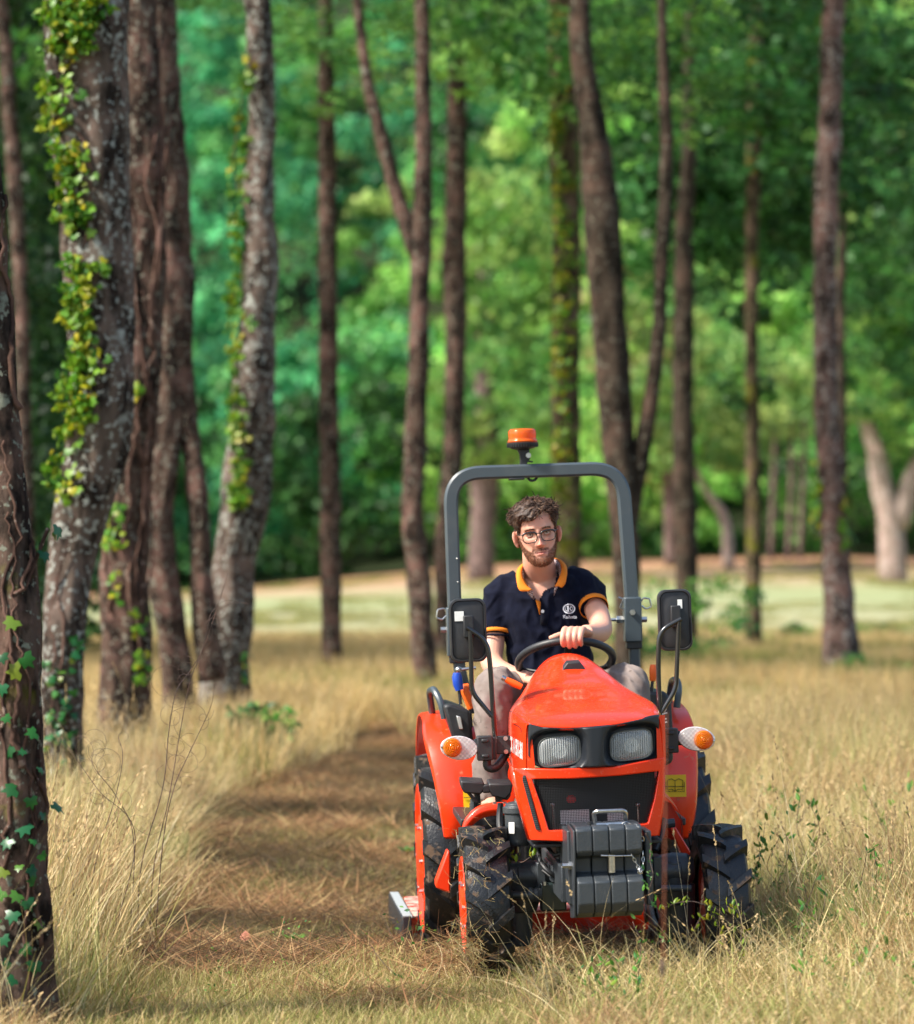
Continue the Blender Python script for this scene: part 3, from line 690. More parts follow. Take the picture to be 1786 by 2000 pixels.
# bushes in the meadow
for k, (px, py, d, w, h, lab, cols) in enumerate([
    (1385, 1300, 40, .6, 1.0, 'green bush at the foot of the near black trunk', LG), (1560, 1275, 46, .4, .35, 'small dark bush at the meadow edge left of the pinkish trunk', LG+LDARK),
    (1735, 1270, 48, .4, .35, 'small dark bush at the meadow edge right of the pinkish trunk', LG+LDARK), (1690, 1360, 33, .3, .35, 'leafy shoots at the foot of the pinkish trunk', LG),
    (500, 1520, 22, .22, .35, 'dark green shoots beside the left edge of the path', LG+LDARK), (440, 1440, 24, .2, .25, 'green shoots at the foot of the knobbly trunk', LG), 
    (1290, 1330, 36, .5, .6, 'green bush behind the right post of the roll bar', LG)]):
    x = (px-893)/F*d; r2 = np.random.default_rng(k)
    cl = [(r2.normal(0, w*.45), r2.normal(0, w*.4), h*r2.uniform(.3, 1.1), .12+.1*w) for i in range(int(10+30*w))]
    bush(lab, (x, d, hz1(x, d)), cl, .06+.03*w, cols, per=26, seed=70+k)
# ---------------------------------------------------------------- tractor
TM = Matrix.Translation((.482, 11.2, 0)) @ Matrix.Rotation(R_(3.5), 4, 'Z') @ Matrix.Rotation(R_(-2.0), 4, 'Y')
TI = TM.inverted()
CAMP = Vector((0, 0, H))
def ray(px, py):
    d = Vector(((px-893.0)/F, 1, -(py-HY)/F)); o = TI @ CAMP; return o, (TI.to_3x3() @ d)
def L(px, py, yl):
    """tractor coordinates of the surface point seen at pixel, on the cross plane yl (metres behind the front axle)"""
    o, d = ray(px, py); t = (yl-o.y)/d.y; return o+d*t
def LX(px, py, xl):
    o, d = ray(px, py); t = (xl-o.x)/d.x; return o+d*t
def sc(yl): return F/(11.2+yl)          # photo pixels per metre there
tr = empty('compact_tractor'); tr.matrix_world = TM
tag(tr, 'small orange red tractor with roll bar, amber beacon and grey front weights', 'tractor')

m_or = simple('orange_paint', (.86, .038, .003), .26, 0, (.70, .10, .045), 55, .60, .82, .05, 400, coat=.45, spec=.4, rough2=.5)
m_or2 = simple('orange_paint_dusty', (.84, .038, .003), .32, 0, (.66, .14, .06), 38, .64, .74, 0, coat=.25, rough2=.6)
m_blk = simple('black_plastic', (.018, .019, .022), .48, 0, (.035, .034, .034), 30, .5, .8, .12, 500)
m_panel = simple('headlight_panel', (.016, .020, .027), .42, 0, None, bmp=.08, bscale=900)
m_gray = simple('dark_cast_iron', (.042, .050, .058), .38, 0, (.055, .058, .06), 45, .55, .75, .35, 180, bdist=.003, rough2=.6)
m_rops = simple('slate_grey_paint', (.050, .068, .082), .38, 0, (.065, .08, .09), 9, .5, .7, .1, 260, coat=.2)
m_steel = simple('zinc_steel', (.62, .62, .60), .3, 1, (.45, .44, .42), 60, .4, .7)
m_gloss = simple('black_gloss_tube', (.012, .013, .015), .22, 0, coat=.6)
m_rub = simple('tyre_rubber', (.011, .012, .014), .34, 0, (.11, .070, .045), 22, .57, .66, .5, 120, bdist=.004, rough2=.92)
m_rub2 = simple('tyre_sidewall', (.022, .022, .022), .7, 0, (.07, .055, .04), 20, .5, .7, .4, 90, bdist=.004)
m_yel = simple('yellow_label', (.92, .56, .01), .45)
m_wht = simple('white_label', (.80, .80, .78), .5)
m_ink = simple('black_print', (.01, .01, .01), .6)
m_org = simple('orange_grip', (.90, .13, .01), .4)
m_blu = simple('blue_grip', (.01, .06, .42), .35)
m_chrome = simple('chrome_reflector', (.80, .82, .82), .28, .75)
def lens_mat(name, col, alpha, rough=.06, rib=0, dirn='X', sc_=200):
    m, nt, b = new_mat(name); b.inputs['Base Color'].default_value = (*col, 1); b.inputs['Roughness'].default_value = rough
    b.inputs['Coat Weight'].default_value = .5
    tr_ = nt.nodes.new('ShaderNodeBsdfTransparent'); tr_.inputs[0].default_value = (*[min(1, c*.3+.68) for c in col], 1) if alpha < .5 else (*col, 1)
    mx = nt.nodes.new('ShaderNodeMixShader'); mx.inputs[0].default_value = alpha
    nt.links.new(tr_.outputs[0], mx.inputs[1]); nt.links.new(b.outputs[0], mx.inputs[2]); nt.links.new(mx.outputs[0], nt.nodes['Material Output'].inputs[0])
    if rib:
        tc = nt.nodes.new('ShaderNodeTexCoord'); wv = nt.nodes.new('ShaderNodeTexWave'); wv.bands_direction = dirn; wv.inputs['Scale'].default_value = sc_
        wv.inputs['Distortion'].default_value = .25
        nt.links.new(tc.outputs['Object'], wv.inputs[0]); bump(nt, b, wv.outputs[0], rib, .003)
        # pressed glass: the ribs are thicker glass and let less through
        r2 = nt.nodes.new('ShaderNodeMapRange'); r2.inputs[3].default_value = alpha*.8; r2.inputs[4].default_value = min(1, alpha*1.25)
        nt.links.new(wv.outputs[0], r2.inputs[0]); nt.links.new(r2.outputs[0], mx.inputs[0])
    return m
m_lens = lens_mat('headlight_glass', (.80, .84, .84), .34, .05, 1.0, 'X', 42)
m_clear = lens_mat('clear_lens', (.8, .8, .8), .10, .04)
m_hatch, nt, b = new_mat('hatched_reflector'); tc = nt.nodes.new('ShaderNodeTexCoord'); ck = nt.nodes.new('ShaderNodeTexChecker'); ck.inputs['Scale'].default_value = 130
mp = nt.nodes.new('ShaderNodeMapping'); mp.inputs['Scale'].default_value = (1, 0.001, 1); nt.links.new(tc.outputs['Object'], mp.inputs[0]); nt.links.new(mp.outputs[0], ck.inputs['Vector'])
f = noise_fac(nt, 40, .4, .6, 2); c1 = mix_col(nt, f, (.95, .94, .94), (.75, .68, .70)); nt.links.new(mix_col(nt, ck.outputs['Fac'], c1, (.64, .61, .63)), b.inputs['Base Color']); b.inputs['Metallic'].default_value = .35; b.inputs['Roughness'].default_value = .25
m_amber = lens_mat('amber_lens', (.95, .25, .005), .55, .12, .5, 'Z', 120)
m_beacon = lens_mat('beacon_lens', (.95, .16, .01), .60, .08, .3, 'Z', 60)
def grille_mat():
    m, nt, b = new_mat('grille_mesh'); b.inputs['Base Color'].default_value = (.012, .013, .016, 1); b.inputs['Roughness'].default_value = .45
    tc = nt.nodes.new('ShaderNodeTexCoord'); v = nt.nodes.new('ShaderNodeTexVoronoi'); v.inputs['Scale'].default_value = 190; v.inputs['Randomness'].default_value = 0.0
    mp = nt.nodes.new('ShaderNodeMapping'); mp.inputs['Scale'].default_value = (1, 0, 1)
    nt.links.new(tc.outputs['Object'], mp.inputs[0]); nt.links.new(mp.outputs[0], v.inputs['Vector'])
    lt = nt.nodes.new('ShaderNodeMath'); lt.operation = 'LESS_THAN'; lt.inputs[1].default_value = .42; nt.links.new(v.outputs['Distance'], lt.inputs[0])
    t = nt.nodes.new('ShaderNodeBsdfTransparent'); mx = nt.nodes.new('ShaderNodeMixShader'); nt.links.new(lt.outputs[0], mx.inputs[0])
    nt.links.new(b.outputs[0], mx.inputs[1]); nt.links.new(t.outputs[0], mx.inputs[2]); nt.links.new(mx.outputs[0], nt.nodes['Material Output'].inputs[0])
    return m
m_grille = grille_mat()

# --- bonnet: lofted hood
NY = -.36
def nose(u): return NY+.055*abs(u)**2.4            # the nose curves back towards its corners
cF = (L(1032, 1440, -.31).x+L(1290, 1440, -.31).x)/2   # centre line of the nose
HWF = (L(1296, 1440, -.30).x-L(1026, 1440, -.30).x)/2
def bonnet_rows():
    ys = [0, .04, .12, .22, .34, .46, .56, .66, .76, .86, .93, .97]
    zt = np.interp(ys, [0, .1, .3, .5, .65, .78, .9, .97], [.892, .918, .95, .972, 1.0, 1.035, 1.06, 1.052])
    hw = np.interp(ys, [0, .1, .35, .55, .72, .85, .97], [HWF*1.0, HWF*1.05, HWF*1.10, HWF*1.07, HWF*.93, HWF*.78, HWF*.66])
    zs = np.interp(ys, [0, .1, .3, .5, .97], [.872, .905, .925, .925, .87])
    zb = np.interp(ys, [0, .97], [.715, .72])
    rows = []
    for i, y in enumerate(ys):
        w, t, s, b_ = hw[i], zt[i], zs[i], zb[i]; row = []
        prof = [(-1, b_), (-1.0, (b_+s)/2), (-.995, s-.02), (-.95, s+.002), (-.86, s+(t-s)*.46), (-.68, s+(t-s)*.80), (-.36, s+(t-s)*.97), (0, t), (.36, s+(t-s)*.97), (.68, s+(t-s)*.80), (.86, s+(t-s)*.46), (.95, s+.002), (.995, s-.02), (1.0, (b_+s)/2), (1, b_)]
        k = max(0, 1-y/.4)
        bulge = .0 if y < .5 else min(1, (y-.5)/.25)
        for u, z in prof:
            # rear of the bonnet is a narrow rounded hump
            if bulge: z = z+bulge*(t-s)*.18*math.cos(u*1.5)*(abs(u) < .96)
            yy = y+NY+.055*abs(u)**2.4*k
            zz = z+(.018*abs(u)**2*max(0, 1-y/.15) if abs(u) < .97 else 0)
            row.append(Vector((cF+u*w, yy, zz)))
        rows.append(row)
    return rows
rows = bonnet_rows()
lipx = [None, None, 1030, 1033, 1044, 1066, 1112, 1160, 1206, 1250, 1272, 1283, 1290, None, None]
def tope0(x): return float(np.interp(x, [1032, 1060, 1100, 1145, 1200, 1245, 1270, 1284], [1411, 1419, 1421, 1420, 1415, 1405, 1398, 1396]))
for i, x in enumerate(lipx):
    if x:
        p = L(x, tope0(x)+1.5, NY)
        for _ in range(4): p = L(x, tope0(x)+1.5, nose(min(1.1, abs((p.x-cF)/HWF)))-.014)
        rows[0][i] = p
rows = [[p+Vector((0, .03 if lipx[i] else .0, -.010 if lipx[i] else -.0)) for i, p in enumerate(rows[0])]]+rows
mb = MB(); mb.sheet(rows); bonnet = mb.build('bonnet', m_or, tr, ang=40, solid=.006, sub=2)
# crisp side skins under the shoulder are part of the loft; the lower cowl carries the grille
def FR(px, py, back=0.0):
    """a point on the curved front of the nose seen at pixel"""
    p = L(px, py, NY)
    for _ in range(4):
        u = (p.x-cF)/HWF; p = L(px, py, nose(min(1.1, abs(u)))+back)
    return p
def ringplate(outer, inner, back0, thick, name, mat, parent, n=10, bevel=.004):
    """frame on the curved nose between two pixel outlines with equally many corners"""
    def dens(P):
        o = []
        for a, b in zip(P, P[1:]+P[:1]):
            for k in range(n): o.append((a[0]+(b[0]-a[0])*k/n, a[1]+(b[1]-a[1])*k/n))
        return o
    O, I = dens(outer), dens(inner); q = Vector((0, thick, 0))
    a = [FR(*p, back0) for p in O]; b = [FR(*p, back0) for p in I]
    mb = MB(); N = len(a)
    vs = a+b+[p+q for p in b]+[p+q for p in a]
    fs = []
    for i in range(N):
        j = (i+1) % N
        for r_ in range(4): s_ = (r_+1) % 4; fs.append((r_*N+i, r_*N+j, s_*N+j, s_*N+i))
    mb.add(vs, fs); return mb.build(name, mat, parent, ang=30, bevel=bevel)
def patch(P, back, name, mat, parent, nu=14, nv=8, disp=None):
    """curved patch on the nose: P = four pixel corners TL TR BR BL"""
    rows = []
    for j in range(nv+1):
        v = j/nv; row = []
        for i in range(nu+1):
            u = i/nu
            x = (P[0][0]*(1-u)+P[1][0]*u)*(1-v)+(P[3][0]*(1-u)+P[2][0]*u)*v; y = (P[0][1]*(1-u)+P[1][1]*u)*(1-v)+(P[3][1]*(1-u)+P[2][1]*u)*v
            p = FR(x, y, back)
            if disp: p.y += disp(x, y)
            row.append(p)
        rows.append(row)
    mb = MB(); mb.sheet(rows); return mb.build(name, mat, parent, ang=180)
# orange cowl frame round the grille: outer outline and grille opening
cowl = ringplate([(1004, 1500), (1090, 1502), (1200, 1498), (1299, 1478), (1297, 1560), (1287, 1632), (1150, 1646), (1036, 1641), (1014, 1560)],
                 [(1040, 1522), (1120, 1521), (1210, 1515), (1288, 1506), (1279, 1560), (1266, 1608), (1160, 1620), (1073, 1622), (1056, 1568)], .0, .05, 'cowl_frame', m_or, tr)
patch([(1000, 1412), (1037, 1412), (1046, 1508), (1003, 1508)], .004, 'cowl_cheek', m_or, tr, 6, 6)
patch([(1282, 1398), (1299, 1396), (1301, 1490), (1284, 1500)], .004, 'cowl_cheek', m_or, tr, 6, 6)
# side returns of the cowl, sloping back
for side, pts in (('l', [(1003, 1498), (1014, 1560), (1036, 1641)]), ('r', [(1299, 1480), (1297, 1560), (1287, 1632)])):
    a = [FR(*p, .01) for p in pts]; s = -1 if side == 'l' else 1
    b = [p+Vector((s*.003, .07, .0)) for p in a]; c = [p+Vector((s*.003, .13, .01)) for p in a]
    mb = MB(); mb.sheet([a, b, c]); mb.build('cowl_side', m_or, tr, ang=60, solid=.006)
# slit vent in the left cheek of the cowl
mb = MB(); a = [FR(x, y, -.004) for x, y in ((1018, 1514), (1027, 1514), (1056, 1622), (1047, 1620))]
mb.prism(a, (0, .012, 0)); vent = mb.build('side_vent', m_grille if False else m_blk, tr, smooth=False)
mb = MB()
for k in range(26):
    t = k/25; y = 1518+100*t; mb.prism([FR(1020+28*t, y, -.007), FR(1026+28*t, y, -.007), FR(1026+28*t, y+1.6, -.007), FR(1020+28*t, y+1.6, -.007)], (0, .004, 0))
mb.build('vent_slats', m_gray, tr, smooth=False)['kind'] = 'stuff'
patch([(1036, 1518), (1291, 1502), (1270, 1612), (1069, 1626)], .018, 'grille', m_grille, tr)
# what shows behind the mesh: radiator, screens, a red cap, springs
mb = MB(); c = L(1165, 1560, -.16); mb.box((c.x, -.12, .60), (.40, .04, .26)); mb.build('radiator', simple('radiator_black', (.01, .01, .012), .6), tr)
mb = MB()
for x0, x1 in ((1094, 1152), (1186, 1226)):
    a = L(x0, 1583, -.25); b = L(x1, 1622, -.25); mb.box(((a.x+b.x)/2, -.25, (a.z+b.z)/2), (b.x-a.x, .01, a.z-b.z))
mb.build('inner_screen', simple('pale_screen', (.75, .75, .75), .5), tr, smooth=False)
for x in (1080, 1246):
    mb = MB(); a = L(x, 1572, -.24); b = L(x+3, 1622, -.24); mb.tube([a, b], .004, 6); mb.ball(a, .008, 8, 6); mb.build('inner_rod', m_steel, tr)
mb = MB(); mb.ball(L(1116, 1561, -.24), (.017, .01, .014)); mb.build('inner_cap', simple('red_cap', (.5, .02, .02), .4), tr)

# --- headlight panel with recesses
HL = [((1093, 1467), 40, 28), ((1233, 1455), 40, 28)]
def sdr(x, y, c, a, b):
    """superellipse distance, tilted like the panel"""
    dx = (x-c[0])/a; dy = ((y-c[1])+.085*(x-c[0]))/b
    return (abs(dx)**3.2+abs(dy)**3.2)**(1/3.2)
def hdisp(x, y):
    d = 0
    for (c, a, b) in HL:
        s = -1 if c[0] < 1160 else 1
        cc = (c[0]+s*3, c[1]-1); q = sdr(x, y, cc, a+11, b+10)
        d = max(d, .040*float(smooth01((1.16-q)/.30)))
    # raised spine between the lamps and a rolled edge
    v = (y-1415)/80; w = 26-12*v
    d -= .012*math.exp(-((x-1163)/w)**4)
    return d
top_e = lambda x: np.interp(x, [1032, 1060, 1100, 1145, 1200, 1245, 1270, 1284], [1411, 1419, 1421, 1420, 1415, 1405, 1398, 1396])
bot_e = lambda x: np.interp(x, [1032, 1042, 1060, 1120, 1200, 1262, 1280, 1290], [1476, 1494, 1502, 1501, 1497, 1491, 1484, 1468])
rows = []
for j in range(37):
    v = j/36; row = []
    for i in range(97):
        x = 1032+257*i/96; y = float(top_e(x)*(1-v)+bot_e(x)*v)
        e = min(v, 1-v)*36; ee = min(i, 96-i)
        p = FR(x, y, -.006); p.y += hdisp(x, y)+(.010 if e < .5 or ee < .5 else 0)
        row.append(p)
    rows.append(row)
mb = MB(); mb.sheet(rows); mb.build('headlight_panel', m_panel, tr, ang=70)
for (c, a, b), nm in zip(HL, 'ab'):
    root = empty('headlight', FR(*c, .02), tr)
    s = sc(NY); 
    def oval(ax, bz, dy, n=40, k=3.8):
        o = []
        for i in range(n):
            t = 2*math.pi*i/n; ct, st = math.cos(t), math.sin(t)
            x = ax*abs(ct)**(2/k)*(1 if ct > 0 else -1); z = bz*abs(st)**(2/k)*(1 if st > 0 else -1)
            o.append(Vector((x, dy, z+.085*x)))
        return o
    A, B = a/s, b/s
    mb = MB(); mb.rings([oval(A, B, 0), oval(A*.98, B*.98, -.004), oval(A*.8, B*.8, -.009), oval(A*.4, B*.4, -.012), oval(A*.05, B*.05, -.0125)], True, False); mb.build('lens', m_lens, root, ang=180)
    mb = MB(); mb.rings([oval(A*1.06, B*1.08, .004), oval(A*1.05, B*1.06, -.004), oval(A*.97, B*.97, -.003), oval(A*.96, B*.96, .006)], True, False)
    mb.build('bezel', simple('rubber_ring', (.10, .105, .10), .5), root, ang=60)
    mb = MB(); mb.rings([oval(A, B, .003), oval(A*.85, B*.85, .022), oval(A*.5, B*.5, .040), oval(A*.2, B*.2, .046), oval(A*.02, B*.02, .047)], True, False); mb.build('reflector', m_chrome, root, ang=180)
    mb = MB(); mb.lathe([(.0, .0), (.001, .011), (.03, .011), (.045, .014)], (0, 0, 0), 'y', 16); mb.build('bulb', simple('bulb_shield', (.05, .05, .05), .3, .5), root)
    mb = MB(); mb.lathe([(-.008, .019), (-.0125, .0205), (-.0125, .024), (-.006, .025)], (0, .002, 0), 'y', 24); mb.build('lens_ring', m_lens, root)
# lettering on the left cheek of the bonnet and the small indent above it
def text(body, name, size, mat, parent, M, extr=.0006, space=1.0, bold=0):
    cu = bpy.data.curves.new(name, 'FONT'); cu.body = body; cu.size = size; cu.extrude = extr; cu.align_x = 'CENTER'; cu.align_y = 'CENTER'; cu.space_character = space
    cu.offset = bold; cu.resolution_u = 3
    o = bpy.data.objects.new(name, cu); COL.objects.link(o); dg = bpy.context.evaluated_depsgraph_get()
    me = bpy.data.meshes.new_from_object(o.evaluated_get(dg)); bpy.data.objects.remove(o); me.materials.clear(); me.materials.append(mat)
    q = link(name, me, parent); q.matrix_local = M; return q
xs_ = cF-HWF*1.045
if 1:
  Mside = Matrix.Translation((cF-HWF*1.10-.009, -.045, .805)) @ Matrix.Rotation(R_(-90), 4, 'Z') @ Matrix.Rotation(R_(90), 4, 'X')
def surf_bvh(objs):
    dg = bpy.context.evaluated_depsgraph_get(); v = []; f = []
    for o in objs:
        me = o.evaluated_get(dg).to_mesh(); n = len(v); v += [q.co.copy() for q in me.vertices]; f += [tuple(i+n for i in p.vertices) for p in me.polygons]; o.evaluated_get(dg).to_mesh_clear()
    from mathutils.bvhtree import BVHTree as BT
    return BT.FromPolygons(v, f)
hood_bvh = surf_bvh([bonnet]+[o for o in tr.children if o.name.startswith('cowl_cheek')])
def on_hood(px, py, off=.0015):
    o, d = ray(px, py); d = d.normalized(); h = hood_bvh.ray_cast(o, d)
    return (h[0]-d*off) if h[0] else None
o_ = text('KUBOTA EK1-261', 'model_lettering', 1.0, m_wht, None, Matrix.Identity(4), extr=0, bold=.035); me_ = o_.data; bpy.data.objects.remove(o_)
bm_ = bmesh.new(); bm_.from_mesh(me_); xs = [v.co.x for v in bm_.verts]; x0_, x1_ = min(xs), max(xs); dead = []
for v in bm_.verts:
    u = (v.co.x-x0_)/(x1_-x0_); uu = u**.92; q = on_hood(987+34*uu, 1447+22*uu-v.co.y*(38+6*u))
    if q is None: dead.append(v)
    else: v.co = q
bmesh.ops.delete(bm_, geom=dead, context='VERTS'); bm_.to_mesh(me_); bm_.free(); link('model_lettering', me_, tr)['kind'] = 'stuff'
# panel seam and the pressed recess on the cheek
for ln, rr_ in (([(993, 1388), (1004, 1392), (1016, 1402), (1030, 1412)], .0012), ([(1004, 1414), (1016, 1421), (1019, 1430)], .0014)):
    P_ = [q for q in (on_hood(*p, off=.0) for p in catmull([Vector((x, y, 0)) for x, y in ln], 5) for p in [(p.x, p.y)]) if q]
    if len(P_) > 2: MB().tube(P_, rr_, 5).build('panel_seam', m_ink, tr)
# filler cap on the bonnet crest
c = on_hood(1121, 1309)+Vector((0, .03, .004)); mb = MB()
mb.prism([c+Vector((-.046, -.02, -.012)), c+Vector((.046, -.02, -.010)), c+Vector((.024, -.02, .022)), c+Vector((-.02, -.02, .022))], (0, .05, .008)); mb.prism([c+Vector((-.05, -.028, -.018)), c+Vector((.052, -.028, -.014)), c+Vector((.050, -.028, -.006)), c+Vector((-.048, -.028, -.010))], (0, .06, 0))
mb.build('filler_cap', m_blk, tr, bevel=.003)

# --- radiator skirt and engine parts below the bonnet
mb = MB(); a = L(1040, 1648, -.25); b = L(1290, 1640, -.25); mb.box(((a.x+b.x)/2, -.15, a.z-.004), (b.x-a.x+.0, .30, .012)); mb.build('engine_tray', m_blk, tr, bevel=.003)
mb = MB()
c0 = L(1165, 1700, -.05); mb.box((c0.x, .15, .40), (.28, .6, .2)); mb.box((c0.x-.06, -.20, .36), (.10, .12, .16)); mb.lathe([(0, .05), (.03, .055), (.035, .03), (.06, .03)], (c0.x-.12, -.12, .40), 'x', 20)
mb.lathe([(0, .035), (.02, .035), (.022, .022), (.06, .022)], (c0.x-.10, -.2, .44), 'y', 18)
mb.box((c0.x-.14, .0, .38), (.04, .3, .06)); mb.build('engine_block', m_gray, tr, bevel=.006)
mb = MB(); mb.box((c0.x, .62, .47), (.26, .6, .34)); mb.box((c0.x, 1.1, .42), (.34, .5, .4)); mb.build('gearbox', m_gray, tr, bevel=.01)
# frame rails and weight bracket
mb = MB()
for s in (-1, 1): mb.box((c0.x+s*.14, -.05, .37), (.02, .7, .12))
mb.box((L(1112, 1700, -.42).x, -.36, L(1112, 1690, -.42).z), (.022, .30, .24)); mb.box((L(1262, 1700, -.42).x, -.36, L(1262, 1690, -.42).z), (.022, .30, .24)); mb.build('front_bracket', m_gray, tr, bevel=.005)
mb = MB(); c = L(1120, 1690, -.52); mb.lathe([(-.035, .009), (-.015, .009), (-.015, .014), (0, .014), (.0, .012), (.02, .012)], c, 'x', 6); mb.build('bracket_bolt', m_steel, tr)
# fuel filter canister
c = L(1012, 1600, .0); r = 30/sc(0)*.86; mb = MB()
zt_, zb_ = L(1016, 1568, 0).z, L(1016, 1652, 0).z
mb.lathe([(zb_, r*.75), (zb_+.01, r*.92), (zb_+.02, r*.95), (zt_-.035, r), (zt_-.033, r*1.12), (zt_-.012, r*1.12), (zt_-.01, r*.95), (zt_, r*.9), (zt_+.006, r*.3)], (c.x, 0, 0), 'z', 28)
ff = mb.build('fuel_filter', m_gray, tr, bevel=.002)
mb = MB(); mb.lathe([(zt_+.004, .010), (zt_+.014, .010), (zt_+.016, .006), (zt_+.022, .006)], (c.x, 0, 0), 'z', 12); mb.lathe([(zb_-.022, .008), (zb_, .012)], (c.x-.004, 0, 0), 'z', 12); mb.build('filter_fitting', m_steel, ff)
a = [L(994, 1606, -.046), L(1005, 1606, -.054), L(1005, 1628, -.054), L(994, 1628, -.046)]; mb = MB(); mb.prism(a, (0, .003, 0)); mb.build('filter_label', m_wht, ff, smooth=False)
# hoses
def hose(pts, r, name='hose', mat=None, n=10, parent=None): return MB().tube(catmull([L(*p) for p in pts], 6), r, n).build(name, mat or m_blk, parent or tr)
hose([(978, 1570, .08), (976, 1610, .05), (984, 1650, .02), (1000, 1690, .05), (1020, 1715, .1)], .011)
hose([(1052, 1650, -.05), (1055, 1680, -.12), (1075, 1705, -.16), (1105, 1722, -.12)], .008)
hose([(1070, 1655, -.1), (1085, 1670, -.2), (1100, 1664, -.22), (1110, 1660, -.15)], .006)
hose([(1296, 1600, .05), (1292, 1630, .02), (1280, 1660, .0)], .012)
hose([(1090, 1652, -.1), (1120, 1690, -.16), (1096, 1720, -.12), (1060, 1700, -.05)], .006)

# --- front axle
mb = MB()
mb.tube([L(1010, 1712, .0), L(1330, 1700, .0)], .042, 14)
zc = L(1080, 1745, -.03).z
a = L(1020, 1720, .02); b = L(1315, 1705, .02)
for p, s in ((a, -1), (b, 1)):
    mb.lathe([(-.06, .052), (.0, .060), (.05, .055), (.07, .035)], p+Vector((0, 0, .01)), 'x', 20)
    mb.lathe([(-.085, .045), (-.05, .058), (.06, .055), (.08, .03)], p+Vector((s*.0, 0, -.02)), 'z', 20)
    mb.box(p+Vector((-s*.06, -.02, .0)), (.03, .11, .13)); mb.box(p+Vector((-s*.11, -.0, -.01)), (.09, .09, .09))
    mb.lathe([(-.16, .040), (-.10, .052), (.02, .056)], p+Vector((-s*-.02, .02, -.06)), 'z', 18)
mb.build('front_axle', m_gray, tr, bevel=.004)
mb = MB(); a, b = L(1055, 1725, -.07), L(1107, 1778, -.07); mb.box(((a.x+b.x)/2, -.05, (a.z+b.z)/2), (b.x-a.x, .06, a.z-b.z))
axg = mb.build('axle_guard', simple('dark_green_grey_paint', (.018, .030, .030), .3, 0, coat=.3), tr, bevel=.006)
mb = MB()
for x in (1064, 1096): p = L(x, 1722, -.08); mb.lathe([(-.012, .008), (.0, .008)], p, 'z', 6)
mb.build('guard_bolt', m_steel, axg)
mb = MB(); mb.tube([L(990, 1748, -.09), L(1055, 1748, -.09)], .012, 12); mb.lathe([(0, .024), (.012, .026), (.02, .022), (.03, .026), (.045, .02)], L(1032, 1748, -.09), 'x', 18); mb.ball(L(992, 1748, -.09), .022, 12, 8); mb.tube([L(1290, 1735, -.09), L(1350, 1735, -.09)], .012, 12); mb.build('tie_rod', m_gray, tr)

